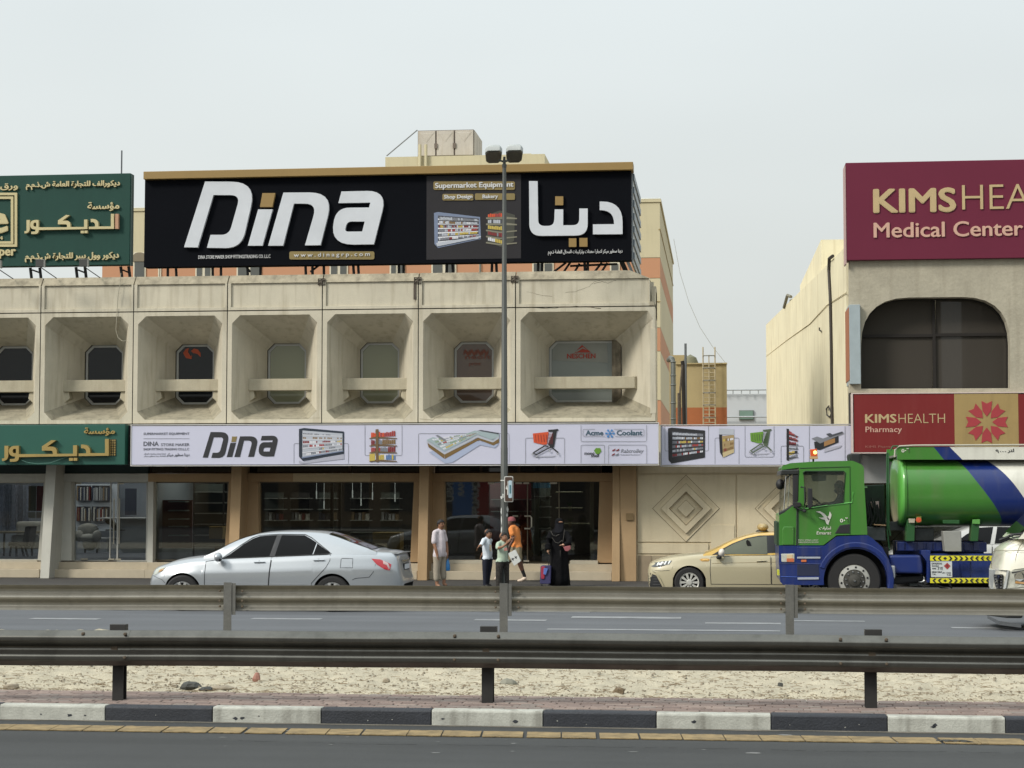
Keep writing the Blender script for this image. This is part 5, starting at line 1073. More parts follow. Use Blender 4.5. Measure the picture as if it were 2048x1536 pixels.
for px in (1465, 1523): b = B(); b.box(X_(px-5, YR), X_(px+6, YR), YR+1, YR+2, P(px, 789, YR)[1], P(px, 786, YR)[1]); b.build('roof_unit', fb, M('far_rail'))
pipe([(1350, 478), (1362, 545), (1380, 605), (1402, 655), (1428, 695), (1456, 730)], 70, .012, M('pale_wire', (176, 178, 176)), 'overhead_wire', 'thin pale wire sagging from the tower to the low building', 'wire')
pipe([(1312, 698), (1314, 710), (1314, 728), (1311, 745)], 61, .02, M('dark_cable'), 'wall_cable', 'short dark cable loop against the lower cream band of the tower', 'cable')
# ---------------------------------------------------------------- street lamp
YP_ = 42.6; xp = X_(1008.5, YP_, 1000); LMPG = M('lamp_post_paint', (92, 95, 92), k=.75, rough=.55, metal=.2, var=.12, scale=2, streak=.3)
lp = thing('street_lamp', 'tall grey street lamp post with two heads rising in front of the shops', 'street lamp', (xp, YP_, 0))
ztl = P(1012, 322, YP_)[1]; b = B()
sec = [(0, .10), (1.2, .098), (1.21, .088), (3.2, .082), (3.21, .078), (ztl-.15, .045), (ztl-.14, .055), (ztl-.08, .055), (ztl-.07, .035), (ztl+.1, .03)]
b.lathe([(r, z) for z, r in sec], (xp, YP_, 0), 'z', 8); b.build('pole', lp, LMPG, smooth=True, sharp=25)
for s_, px in ((-1, 987), (1, 1028.5)):
    hx = X_(px, YP_, 315); b = B(); b.tube([(xp, YP_, ztl-.02), ((xp+hx)/2, YP_-.02, ztl+.02)], .025, 6); b.build('arm', lp, LMPG)
    T = Matrix.Rotation(R(-13), 4, 'X') @ Matrix.Rotation(R(0), 4, 'Z'); c0 = Vector((hx, YP_+.02, ztl+.14)); L_ = .72; wv = .2
    def hp(x, y, z): return c0+(T @ Vector((x+.10*s_*0-.05*(y/.4), y, z)))
    b = B(); ou = [(-wv, -L_/2+.12), (-wv+.06, -L_/2), (wv-.06, -L_/2), (wv, -L_/2+.12), (wv*.9, L_/2-.1), (wv*.6, L_/2), (-wv*.6, L_/2), (-wv*.9, L_/2-.1)]
    b.loft([[hp(x, y, -.03) for x, y in ou], [hp(x, y, .06) for x, y in ou], [hp(x*.86, y*.9, .125) for x, y in ou], [hp(x*.5, y*.6, .15) for x, y in ou]]); h = b.build('lamp_head', lp, M('lamp_head_grey', (176, 180, 178), k=.8, rough=.5), smooth=True, sharp=50)
    b = B(); b.loft([[hp(x*.95, y*.95, -.031) for x, y in ou], [hp(x*.9, y*.9, -.055) for x, y in ou]]); b.build('lens', h, M('lamp_lens_dark', (74, 72, 66), k=.8, rough=.3, var=.4, scale=12))
# sign plate on the lamp post
sp_ = thing('direction_sign', 'small brown sign with white arrow pointing left, strapped to the lamp post', 'sign', (X_(1017.5, YP_-.15), YP_-.15, Z_(1004, YP_)))
ys = YP_-.15; WHR = M('sign_white', (206, 206, 200)); BRN = M('brown_sign', (74, 52, 40), k=.8)
shape([[(1008.5, 952.5, 3), (1026.5, 952.5, 3), (1026.5, 1004, 3), (1008.5, 1004, 3)]], ys, WHR, 'sign_border', sp_, .02); shape([[(1010, 954, 2.5), (1025, 954, 2.5), (1025, 1002.5, 2.5), (1010, 1002.5, 2.5)]], ys-.021, BRN, 'sign_face', sp_, .01)
shape([[(1017, 961, 2), (1024, 961, 2), (1024, 996, 2), (1017, 996, 2)]], ys-.032, M('sign_bluewhite', (176, 196, 206)), 'symbol_panel', sp_, .004)
shape([[(1011.2, 977), (1014, 970), (1014, 975), (1015.2, 975), (1015.2, 962), (1016.4, 962), (1016.4, 990), (1014.5, 990), (1014.5, 980)]], ys-.032, WHR, 'arrow', sp_, .004)
q = Print(ys-.038); q.poly([(1019, 970), (1022, 970), (1022, 987), (1019, 987)], M('sign_teal', (60, 110, 120))); q.build('symbol', sp_)
b = B()
for yy_ in (961, 994): b.lathe([(.088, -.012), (.094, 0), (.088, .012)], (xp, YP_, Z_(yy_, YP_)), 'z', 12); b.box(xp, X_(1012, ys), YP_-.14, YP_-.07, Z_(yy_, YP_)-.01, Z_(yy_, YP_)+.01)
b.build('strap', sp_, WHR)
# torn paper stickers on the post
for k, (px, py, w_, h_) in enumerate(((1003, 995, 4, 8), (1002.5, 1022, 3.5, 16), (1014.5, 1018, 4, 13), (1014, 1030, 4, 9), (1003, 1040, 3, 20), (1003, 1060, 3, 14), (1006, 990, 4, 6))):
    q2 = random.Random(k); y = YP_-.092 if px > 1004 and px < 1012 else YP_-.084; b = B(); x0, z0 = X_(px, y), Z_(py, y)
    pts = [(x0+w_/172*math.cos(t)*q2.uniform(.6, 1.1), z0+h_/172*math.sin(t)*q2.uniform(.6, 1.1)) for t in [j*.698 for j in range(9)]]
    b.add([(x, YP_-math.sqrt(max(.0887**2-(x-xp)**2, .0004))-.006, z) for x, z in pts], [list(range(9))]); b.build('sticker', lp, M('torn_paper', (196, 198, 194)))
# ---------------------------------------------------------------- what the shops hold
def bx(par, name, px0, px1, py0, py1, Y, d, mat, bevel=0): return slab(px0, px1, py0, py1, Y, d, mat, name, par, bevel=bevel)
zfl = zs1+.02
def inside(name, label, cat, px, Y, group=None): return thing(name, label, cat, (X_(px, Y), Y, zfl), group=group)
fab = [M('roll_%d' % i, c, k=.8, rough=.9) for i, c in enumerate([(60, 62, 70), (170, 172, 176), (110, 44, 44), (92, 98, 104), (206, 204, 198), (50, 60, 84), (140, 120, 96)])]
WSH = M('white_shelf', (196, 204, 216), k=.85)
rk = inside('sample_rack', 'white wall rack filled with upright wallpaper rolls in the left shop', 'rack', 190, YG+5); Yr = YG+5
bx(rk, 'rack_body', 152, 236, 968, 1062, Yr+.3, .1, WSH)
for cx0, cx1, cy0, cy1 in ((153, 181, 971, 1001), (184, 219, 971, 1001), (153, 180, 1013, 1042), (184, 218, 1013, 1042)):
    bx(rk, 'shelf_bay', cx0, cx1, cy0, cy1, Yr+.27, .03, M('bay_dark', (40, 42, 50))); px = cx0+.5
    while px < cx1-1.5:
        wv = rnd.uniform(1.2, 2.6); bx(rk, 'roll', px, min(px+wv, cx1), cy0+rnd.uniform(1, 6), cy1, Yr+.12, .14, rnd.choice(fab)); px += wv+.2
cn = inside('counter', 'pale angular reception counter behind the left shop door', 'counter', 265, YG+2); 
b = B(); Yc = YG+2; b.prism([P(x, y, Yc) for x, y in ((232, 1037), (300, 1037), (300, 1106), (247, 1106), (233, 1092))], Yc, Yc+.7); b.build('counter_body', cn, M('counter_grey', (150, 154, 160), k=.8), bevel=.02); bx(cn, 'counter_top', 193, 300, 1035.5, 1038, Yc-.06, .8, M('counter_white', (200, 204, 208)))
lm = inside('desk_lamp', 'dark curved lamp standing at the left end of the counter', 'lamp', 222, YG+1.6)
b = B(); Yq = YG+1.6; b.prism([P(x, y, Yq) for x, y in ((208, 1037), (222, 1038), (232, 1050), (234, 1060), (224, 1058), (221, 1050), (211, 1047))], Yq, Yq+.15); b.build('lamp_shade', lm, M('lamp_dark', (60, 56, 52)), bevel=.02); bx(lm, 'lamp_base', 211, 246, 1059, 1061.5, Yq, .2, M('lamp_dark'))
am = inside('armchair', 'pale tufted armchair seen through the left shop window', 'armchair', 178, YG+1.8); Ya = YG+1.8; UPH = M('pale_upholstery', (168, 168, 164), k=.8, rough=.95, var=.15, scale=6)
def blob(par, name, px, py, rx, ry, Y, rd, mat):
    x, z = P(px, py, Y); s_ = 3700/Y; b = B(); b.ell((x, Y, z), (rx/s_*1, rd, ry/s_), 14, 9); return b.build(name, par, mat, smooth=True, sharp=180)
blob(am, 'backrest', 176, 1060, 23, 14, Ya+.3, .16, UPH); blob(am, 'arm_rest', 194, 1072, 6, 12, Ya-.1, .3, UPH); blob(am, 'arm_rest', 158, 1072, 6, 12, Ya-.1, .3, UPH); blob(am, 'seat', 176, 1076, 19, 9, Ya, .32, UPH); blob(am, 'skirt', 180, 1088, 14, 14, Ya, .28, UPH)
for px in (168, 192): bx(am, 'leg', px, px+3, 1098, 1106, Ya-.2, .05, FRD)
st = inside('side_table', 'small white side table between the armchair and the counter', 'table', 206, YG+2.2); Yt_ = YG+2.2; bx(st, 'tabletop', 190, 224, 1076, 1080, Yt_, .5, M('counter_white'), .01)
for px in (193, 213): bx(st, 'leg', px, px+4, 1080, 1103, Yt_+.05, .05, M('counter_white')); bx(st, 'leg', px+4, px+7, 1080, 1100, Yt_+.4, .05, M('counter_white'))
bx(inside('picture_panel', 'dark framed panel on the wall above the counter', 'picture', 262, YG+4.9), 'panel', 250, 272, 977, 1030, YG+4.9, .05, M('panel_navy', (48, 54, 70)))
# far left window
ct = inside('patterned_curtain', 'bluish patterned curtain panels behind the leftmost shop window', 'curtain', 30, YG+3.5); CUR = [M('curtain_%d' % i, c, k=.8, rough=.95, var=.45, scale=14) for i, c in enumerate([(120, 130, 150), (150, 158, 178), (96, 104, 120), (132, 142, 160)])]
px = -60; i = 0
while px < 56: w_ = rnd.uniform(5, 9); bx(ct, 'curtain_fold', px, px+w_, 970, 1062, YG+3.5+.06*(i % 2), .05, CUR[i % 4]); px += w_; i += 1
for k, (a, c, y0, y1, col) in enumerate(((57, 72, 972, 1022, (98, 98, 88)), (73, 89, 972, 1022, (112, 52, 54)), (56, 71, 1024, 1036, (140, 142, 140)), (73, 88, 1024, 1036, (150, 140, 138)))):
    h = slab(a, c, y0, y1, YG+.8, .02, M('swatch_%d' % k, col, k=.8), 'fabric_swatch', None); tag(h, ['olive hanging fabric swatch in the leftmost window', 'dark red hanging fabric swatch beside the white pillar', 'short grey swatch below the olive one', 'short beige swatch below the dark red one'][k], 'fabric swatch')
chd = inside('dining_chair', 'dark upholstered chair with curved legs in the leftmost shop window', 'chair', 45, YG+1.2); Yx = YG+1.2; CHM = M('dark_chair_fabric', (44, 42, 44), rough=.9); 
b = B(); b.prism([P(x, y, Yx) for x, y in ((50, 1053), (61, 1052), (56, 1092), (42, 1093))], Yx, Yx+.5); b.build('backrest', chd, CHM, bevel=.03); bx(chd, 'seat', 16, 52, 1084, 1093, Yx, .5, CHM, .03)
for a, c in ((22, 19), (31, 33), (42, 47), (48, 55)): b = B(); b.tube([(X_(a, Yx), Yx+.1, Z_(1092, Yx)), (X_(c, Yx), Yx+.1, Z_(1117, Yx))], .03, 6); b.build('leg', chd, CHM)
tb = inside('dining_table', 'dark thin-legged table behind the chair in the leftmost window', 'table', 20, YG+1.9); Yx = YG+1.9; bx(tb, 'tabletop', -60, 66, 1063, 1067, Yx, .8, M('table_top', (120, 110, 90)), .005)
for px in (6, 62): bx(tb, 'leg', px, px+3, 1067, 1112, Yx+.05, .05, FRD)
sf = inside('pale_sofa', 'long pale sofa with scrolled back at the rear of the leftmost window', 'sofa', 60, YG+2.9); Yx = YG+2.9; bx(sf, 'backrest', 30, 130, 1043, 1086, Yx, .3, UPH, .08); bx(sf, 'seat', 20, 130, 1070, 1098, Yx-.6, .6, UPH, .08)
# dina shop: shelving behind the three dark windows
MET = M('shelf_metal', (176, 178, 176), k=.8, rough=.4, metal=.3); DKM = M('shelf_dark', (46, 42, 42)); REDU = M('red_unit', (108, 32, 38), k=.85); WOODS = M('box_yellow', (180, 150, 84), k=.8)
s1 = inside('red_shelf_unit', 'dark red display shelf unit behind the first dark window', 'shelf', 350, YG+.5); Yx = YG+.5
bx(s1, 'back_panel', 318, 384, 1000, 1096, Yx+.4, .05, REDU)
for y_ in (1002, 1020, 1037, 1052, 1070): bx(s1, 'shelf', 336, 370, y_, y_+2.4, Yx, .4, MET)
s2 = inside('metal_shelving', 'rack of pale metal shelves behind the first dark window', 'shelf', 420, YG+1.8); Yx = YG+1.8; bx(s2, 'back_panel', 388, 446, 968, 1094, Yx+.5, .04, M('shelf_grey', (74, 80, 78)))
for y_ in (983, 1005, 1026, 1048, 1070, 1090): bx(s2, 'shelf', 388, 446, y_, y_+2, Yx, .5, MET)
for px in (386, 445): bx(s2, 'upright', px, px+2.5, 966, 1112, Yx-.02, .06, DKM)
bx(inside('cardboard_box', 'yellow cardboard box on the shelves behind the first dark window', 'box', 432, YG+1.2), 'box_body', 418, 446, 1053, 1078, YG+1.2, .35, WOODS, .01)
for k, px in enumerate((548, 600, 655, 720, 780)):
    s3 = inside('gondola_shelf', ['leftmost', 'second', 'middle', 'fourth', 'rightmost'][k]+' of the dark gondola shelves behind the wide middle window', 'shelf', px, YG+3+k*.3, 'gondola shelves in the wide middle window'); Yx = YG+3+k*.3
    bx(s3, 'back_panel', px-18, px+18, 985, 1100, Yx+.4, .04, DKM if k % 2 else M('shelf_grey'))
    for y_ in (996, 1018, 1040, 1064): bx(s3, 'shelf', px-20, px+20, y_, y_+1.6, Yx, .4, MET)
    for q_ in range(5): bx(s3, 'product', px-17+q_*7, px-12+q_*7, 1028-rnd.uniform(0, 4), 1040, Yx+.1, .2, rnd.choice(fab))
for k, (px, y_) in enumerate(((633, 990), (648, 1010), (665, 985), (680, 1000), (705, 988), (722, 1004), (745, 992), (790, 996))):
    b = B(); x, z = P(px, y_, YG+1.5); b.tube([(x, YG+1.5, z+.9), (x, YG+1.5, z+.1)], .006, 4); b.tube([(x, YG+1.5, z+.1), (x, YG+1.5, z-.1)], .016, 6); tag(b.build('pendant_rod', None, M('added_glow_rod', (236, 240, 240), emit=.6)), ['leftmost','second from left','third from left','fourth from left','fourth from right','third from right','second from right','rightmost'][k]+' of the thin bright rods hanging inside the wide middle shop window', 'hanging rod', 'thin rods hanging in the wide middle window')  # faint emission added to rods not known to be lit lamps
bx(inside('yellow_crate', 'large yellow box low behind the rear of the silver car', 'box', 760, YG+1.3), 'crate_body', 745, 800, 1065, 1100, YG+1.3, .6, WOODS, .01)
for px, lb_ in ((663, 'left'), (679, 'right')): bx(inside('dark_column', lb_+' of the two slim black columns behind the wide middle window', 'column', px, YG+1), 'shaft', px-2.5, px+2.5, 965, 1118, YG+1, .12, DARK)
s4 = inside('red_display_unit', 'maroon display unit with two shelves left of the glass door', 'shelf', 1020, YG+2); Yx = YG+2; bx(s4, 'back_panel', 980, 1062, 966, 1100, Yx+.4, .05, REDU)
for y_ in (998, 1022): bx(s4, 'shelf', 982, 1034, y_, y_+2, Yx, .4, MET); bx(s4, 'shelf', 1038, 1060, y_, y_+2, Yx, .4, M('dull_metal', (120, 100, 98)))
s5 = inside('grey_shelf_unit', 'narrow grey-green shelf unit just right of the door handles', 'shelf', 1082, YG+1.6); Yx = YG+1.6; bx(s5, 'side_panel', 1064, 1078, 998, 1112, Yx, .5, M('shelf_olive', (92, 92, 80))); bx(s5, 'back_panel', 1078, 1100, 966, 1112, Yx+.4, .05, M('shelf_pale', (110, 118, 112))); bx(s5, 'header', 1066, 1099, 966, 976, Yx-.05, .2, M('header_blue', (70, 130, 170)))
for y_ in (992, 1013, 1034, 1056): bx(s5, 'shelf', 1078, 1100, y_, y_+1.8, Yx, .4, MET)
for k, y_ in enumerate((983, 1015, 1046)):
    s6 = inside('curved_shelf', ['top', 'middle', 'lowest'][k]+' of three lit curved shelves at the right of the third window', 'shelf', 1138, YG+1.5, 'curved shelves in the third window'); bx(s6, 'shelf_board', 1111, 1164 if k < 2 else 1190, y_, y_+2.2, YG+1.5, .35, M('glossy_shelf', (190, 186, 160), rough=.2), .01)
for k, y_ in enumerate((1012, 1043)):
    x, z = P(1140, y_, YG+1.6); pt = thing('potted_plant', ['upper', 'lower'][k]+' small potted plant on the curved shelves', 'plant', (x, YG+1.6, z-.12)); b = B(); b.lathe([(.035, -.13), (.05, -.02), (.045, -.02)], (x, YG+1.6, z), 'z', 12); b.build('pot', pt, M('beige_pot', (170, 160, 130)))
    b = B()
    for j in range(22): a = rnd.uniform(0, 6.28); t = rnd.uniform(.03, .12); b.add([(x, YG+1.6, z-.02), (x+math.cos(a)*t*.6+.01, YG+1.6+math.sin(a)*t*.6, z+.05), (x+math.cos(a)*t, YG+1.6+math.sin(a)*t, z+rnd.uniform(.05, .14)), (x+math.cos(a)*t*.6-.01, YG+1.6+math.sin(a)*t*.6, z+.05)], [(0, 1, 2, 3)])
    b.build('leaves', pt, M('leaf_green', (60, 84, 44), k=.7))
# ---------------------------------------------------------------- across the road, seen only as reflections in the glass
def virt(px, py, Y): return P(px, py, 2*YG-Y)     # photo point of a reflection in the shop glass
for k, (xa, xb, h, col) in enumerate(((-70, -16, 8.5, (150, 128, 100)), (-14, 5, 7.5, (120, 106, 92)), (7, 13.5, 15, (128, 120, 108)), (16, 24, 18, (110, 104, 98)), (25, 70, 9, (150, 130, 104)))):
    ob = thing('roadside_building', ['long low tan block', 'short brown block', 'narrow tall grey-beige block', 'tallest dark block', 'far right tan block'][k]+' across the road, only mirrored in the windows', 'building', ((xa+xb)/2, -25, 0)); b = B(); b.box(xa, xb, -35, -25, 0, h); b.build('wall', ob, M('across_wall_%d' % k, col, k=.7, rough=.9))
    for j in range(int((xb-xa)/3)):
        b = B(); b.box(xa+.8+j*3, xa+2.4+j*3, -25.05, -24.9, 1, 3); b.build('window', ob, M('across_window', (40, 44, 50), rough=.3))
def vbanner(px0, px1, py0, py1, mat, txt, label, lay):
    Y = -20.0; (x0, z1), (x1, z0) = virt(px0, py0, Y), virt(px1, py1, Y); r = thing('banner_sign', label, 'banner', ((x0+x1)/2, Y, 0)); b = B(); b.box(x0, x1, Y-.1, Y, max(z0, .3), z1); b.build('banner_face', r, mat)
    b = B(); b.tube([((x0+x1)/2, Y-.15, 0), ((x0+x1)/2, Y-.15, z1)], .05, 6); b.build('post', r, BLACKM)
    for s_, ux, sz in lay:
        cu = bpy.data.curves.new('t', 'FONT'); cu.body = s_; cu.size = sz; cu.extrude = .01; cu.offset = .02; o = bpy.data.objects.new('t', cu); COL.objects.link(o)
        me = bpy.data.meshes.new_from_object(o.evaluated_get(bpy.context.evaluated_depsgraph_get())); bpy.data.objects.remove(o)
        me.materials.clear(); me.materials.append(WHR); t = bpy.data.objects.new('lettering', me); COL.objects.link(t); t.parent = r
        # lettering runs upward and faces the shops (+Y)
        t.matrix_local = Matrix.Translation((x0+(x1-x0)*ux-(x0+x1)/2, .012, z1-.15)) @ Matrix(((0, -1, 0, 0), (0, 0, 1, 0), (-1, 0, 0, 0), (0, 0, 0, 1)))
vbanner(905, 946, 955, 1052, M('banner_blue', (60, 120, 190), k=1), 0, 'tall blue banner across the road, mirrored in the third shop window', (('INSU', .05, .62), ('MAR', .55, .5)))
vbanner(954, 978, 955, 1052, M('banner_red', (170, 40, 44), k=1), 0, 'tall red banner across the road, mirrored in the third shop window', (('QUALFRE', .15, .6),))
# ---------------------------------------------------------------- vehicles
TYRE = M('tyre_rubber', (34, 33, 33), k=.9, rough=.85, var=.1, scale=10); RUB = M('black_trim', (28, 28, 30), rough=.6); CHRM = M('chrome', (200, 200, 200), rough=.15, metal=1, var=.02); SEAM = M('panel_seam', (42, 42, 44)); 
def carpaint(name, rgb, flake=0, rough=.35, coat=.8, metal=0):
    tk_ = 'tanker' in name or 'blue' in name
    return M(name, rgb, k=.9, rough=rough, coat=coat*(.6 if tk_ else 1), metal=metal, var=.10 if tk_ else .03, scale=1.2 if tk_ else .6, grain=flake, bscale=160, streak=.22 if tk_ else 0, streakc=(110, 104, 84) if tk_ else None)
def interp(tab, x):
    if x <= tab[0][0]: return tab[0][1]
    for i in range(len(tab)-1):
        (x0, y0), (x1, y1) = tab[i], tab[i+1]
        if x <= x1:
            u = (x-x0)/(x1-x0); ym = tab[max(i-1, 0)]; yp = tab[min(i+2, len(tab)-1)]
            m0 = (y1-ym[1])/max(x1-ym[0], 1e-6)*(x1-x0) if i > 0 else (y1-y0); m1 = (yp[1]-y0)/max(yp[0]-x0, 1e-6)*(x1-x0) if i < len(tab)-2 else (y1-y0)
            return (2*u**3-3*u*u+1)*y0+(u**3-2*u*u+u)*m0+(-2*u**3+3*u*u)*y1+(u**3-u*u)*m1
    return tab[-1][1]
def inpoly(x, z, pl):
    r = False; n = len(pl)
    for i in range(n):
        (a, b_), (c, d) = pl[i], pl[i-1]
        if (b_ > z) != (d > z) and x < (c-a)*(z-b_)/(d-b_)+a: r = not r
    return r
def wheel(par, x, y, z, r, wdt, rim_r, spokes, hub=None, rimmat=None, face=-1):
    w = thing('wheel', None, None, (x, y, z)); del WL[w.name]; w.parent = par; w.location = Vector((x, y, z)); WL[w.name] = Vector((0, 0, 0))
    b = B(); b.lathe([(rim_r, -wdt/2+.02), (rim_r+.01, -wdt/2), (r-.03, -wdt/2), (r, -wdt/2+.04), (r, wdt/2-.04), (r-.03, wdt/2), (rim_r, wdt/2)], (0, 0, 0), 'y', 36, False); b.build('tyre', w, TYRE, smooth=True, local=True)
    rimmat = rimmat or M('alloy_silver', (196, 196, 194), k=.85, rough=.3, metal=.6)
    b = B(); yo = -wdt/2+.015
    b.lathe([(rim_r, yo), (rim_r-.005, yo-.008), (rim_r-.03, yo+.005), (rim_r-.035, yo+.09), (0.02, yo+.09)], (0, 0, 0), 'y', 36, False)
    if spokes:
        for k in range(spokes):
            a = 2*math.pi*k/spokes; c, s_ = math.cos(a), math.sin(a); w0, w1 = .014, .027
            def q(rr, t, yy): return (rr*c-t*s_, yy, rr*s_+t*c)
            b.loft([[q(.03, -w0, yo), q(.03, w0, yo), q(.03, w0, yo+.05), q(.03, -w0, yo+.05)], [q(rim_r-.02, -w1, yo-.003), q(rim_r-.02, w1, yo-.003), q(rim_r-.02, w1, yo+.05), q(rim_r-.02, -w1, yo+.05)]])
        b.lathe([(.06, yo-.01), (.05, yo-.02), (.0, yo-.022)], (0, 0, 0), 'y', 16)
    b.build('rim', w, rimmat, smooth=True, sharp=30, local=True)
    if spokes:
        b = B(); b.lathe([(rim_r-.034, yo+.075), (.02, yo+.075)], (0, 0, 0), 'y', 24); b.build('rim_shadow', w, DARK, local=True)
    return w
class Car:
    """sedan from profile tables; x forward-to-back in metres from the nose, nose towards -X"""
    def __init__(s, root, T, ox, oy, oz, sc, paint, roofpaint=None):
        s.T = T; s.root = root; s.o = (ox, oy, oz); s.sc = sc; s.paint = paint; s.roofp = roofpaint or paint; s.L = T['L']
    def wp(s, p): return (s.o[0]+p[0]*s.sc, s.o[1]+p[1]*s.sc, s.o[2]+p[2]*s.sc)
    def hw(s, x): return interp(s.T['hw'], x)
    def zb(s, x):
        z = interp(s.T['sill'], x)
        for c in (s.T['w1'], s.T['w2']):
            d = abs(x-c)
            if d < s.T['ar']: z = max(z, s.T['hubz']+math.sqrt(s.T['ar']**2-d*d))
        return z
    def section(s, x):
        h = s.hw(x); zs = interp(s.T['belt'], x); zt = max(interp(s.T['top'], x), zs); zb = min(s.zb(x), zs-.05); pts = []
        prof = [(0, .95), (.12, .968), (.25, .98), (.38, .99), (.52, .998), (.64, 1.0), (.69, .996), (.75, .978), (.86, .950), (.95, .922), (1.0, .885)]
        z00 = interp(s.T['sill'], x)
        for u, f in prof:
            z = zb+(zs-zb)*u; uu = (z-z00)/(zs-z00)
            ff = interp([(a, c) for a, c in prof], uu); crease = .012*math.exp(-((uu-.72)/.03)**2)
            pts.append((h*ff+crease*0, z))
        pts += [(h*.80, zs+(zt-zs)*.55), (h*.55, zs+(zt-zs)*.88), (h*.28, zt), (0, zt+.004)]
        return pts
    def side(s, x, z):
        """half width of the body at x, z"""
        q = s.section(x); 
        for (a, b_), (c, d) in zip(q, q[1:]):
            if b_ <= z <= d and d > b_: return a+(c-a)*(z-b_)/(d-b_)
        return q[0][0]
    def gh(s, x):                      # greenhouse section
        T = s.T; zr = interp(T['roof'], x); zs = interp(T['belt'], x)-.015; hb = s.hw(x)*.90; f = max(0, min(1, (zr-zs)/(T['H']-zs))); hr = hb*(1-.24*f)
        return [(hb, zs), (hb+(hr-hb)*.5+.012, zs+(zr-.05-zs)*.5), (hr, zr-.055*f), (hr*.93, zr-.02*f), (hr*.6, zr), (0, zr+.012)]
    def gside(s, x, z):
        q = s.gh(x)
        for (a, b_), (c, d) in zip(q[:3], q[1:4]):
            if z <= d: u = (z-b_)/max(d-b_, 1e-6); return a+(c-a)*u
        return q[2][0]
    def build(s, doors, glasses):
        T = s.T; n = 110; xs = [T['L']*i/n for i in range(n+1)]
        for c in (T['w1'], T['w2']): xs += [c-T['ar'], c+T['ar'], c-T['ar']+.01, c+T['ar']-.01]
        xs = sorted(set(round(x, 4) for x in xs)); rings = [[(x, -y, z) for y, z in s.section(x)]+[(x, y, z) for y, z in s.section(x)[::-1][1:]] for x in xs]
        m = len(rings[0]); vs = [s.wp(p) for r in rings for p in r]; fs = [[k*m+i, k*m+i+1, (k+1)*m+i+1, (k+1)*m+i] for k in range(len(xs)-1) for i in range(m-1)]
        fs += [list(range(m)), [(len(xs)-1)*m+i for i in range(m)][::-1]]
        cent = [[sum(rings[i//m][i % m][k] for i in f)/len(f) for k in range(3)] for f in fs]
        def part(name, idx, mat):
            b = B(); used = {}; 
            for f in idx:
                for i in fs[f]: used.setdefault(i, len(used))
            b.v = [None]*len(used)
            for i, j in used.items(): b.v[j] = vs[i]
            b.f = [[used[i] for i in fs[f]] for f in idx]; b.mi = [0]*len(b.f); b.ms = [mat]
            return b.build(name, s.root, None, smooth=True, sharp=60)
        rest = set(range(len(fs)))
        ds = []
        for nm, pl in doors:
            for sd in (-1, 1):
                idx = [i for i in rest if inpoly(cent[i][0], cent[i][2], pl) and cent[i][1]*sd > .5*s.hw(cent[i][0]) and len(fs[i]) == 4]
                rest -= set(idx); d_ = part(nm, idx, s.paint); ds.append(d_)
                b = B(); pts = [s.wp((x, sd*(s.side(x, z)+.002), z)) for x, z in dense(pl)]
                b.tube(pts+[pts[0]], .0055, 4); b.build('door_seam', d_, SEAM)
        s.body = part('body', sorted(rest), s.paint)
        # greenhouse
        gx = [T['gx0']+(T['gx1']-T['gx0'])*i/50 for i in range(51)]; rings = [[s.wp((x, -y, z)) for y, z in s.gh(x)]+[s.wp((x, y, z)) for y, z in s.gh(x)[::-1][1:]] for x in gx]
        b = B(); b.loft(rings, False, True); s.green = b.build('roof', s.root, s.roofp, smooth=True, sharp=50)
        s.pane_list = []
        for nm, pl, mat, off in glasses:
            for sd in (-1, 1):
                p2 = dense(pl, .12); xc = sum(p[0] for p in p2)/len(p2); zc = sum(p[1] for p in p2)/len(p2)
                b = B(); o_ = [s.wp((x, sd*(s.gside(x, z)+off), z)) for x, z in p2]; c_ = s.wp((xc, sd*(s.gside(xc, zc)+off), zc))
                mid = [s.wp(((x+xc)/2, sd*(s.gside((x+xc)/2, (z+zc)/2)+off), (z+zc)/2)) for x, z in p2]; k = len(o_)
                b.add(o_+mid+[c_], [(i, (i+1) % k, k+(i+1) % k, k+i) for i in range(k)]+[(k+i, k+(i+1) % k, 2*k) for i in range(k)])
                b.build(nm, s.root, mat, smooth=True, sharp=180)
    def strip(s, pts, r, mat, name, sd=-1, gh=False, par=None, off=.003):
        b = B(); f = s.gside if gh else s.side; b.tube([s.wp((x, sd*(f(x, z)+off), z)) for x, z in dense(pts, .08, False)], r*s.sc, 5); return b.build(name, par or s.root, mat, smooth=True)
    def patch(s, pl, mat, name, sd=-1, off=.004, par=None, th=.0):
        p2 = dense(pl, .05); xc = sum(p[0] for p in p2)/len(p2); zc = sum(p[1] for p in p2)/len(p2); k = len(p2)
        f = lambda x, z, o_: s.wp((x, sd*(s.side(x, z)+o_), z)); b = B()
        b.add([f(x, z, off-.012) for x, z in p2]+[f(x, z, off) for x, z in p2]+[f((x+xc)/2, (z+zc)/2, off+.004) for x, z in p2]+[f(xc, zc, off+.005)], [(i, (i+1) % k, k+(i+1) % k, k+i) for i in range(k)]+[(k+i, k+(i+1) % k, 2*k+(i+1) % k, 2*k+i) for i in range(k)]+[(2*k+i, 2*k+(i+1) % k, 3*k) for i in range(k)])
        return b.build(name, par or s.root, mat, smooth=True, sharp=60)
def dense(pl, st=.06, closed=True):
    o = []; n = len(pl)
    for i in range(n if closed else n-1):
        (a, b_), (c, d) = pl[i][:2], pl[(i+1) % n][:2]; k = max(1, int(math.hypot(c-a, d-b_)/st))
        o += [(a+(c-a)*j/k, b_+(d-b_)*j/k) for j in range(k)]
    if not closed: o.append(pl[-1][:2])
    return o
def sp_scale(r): return r
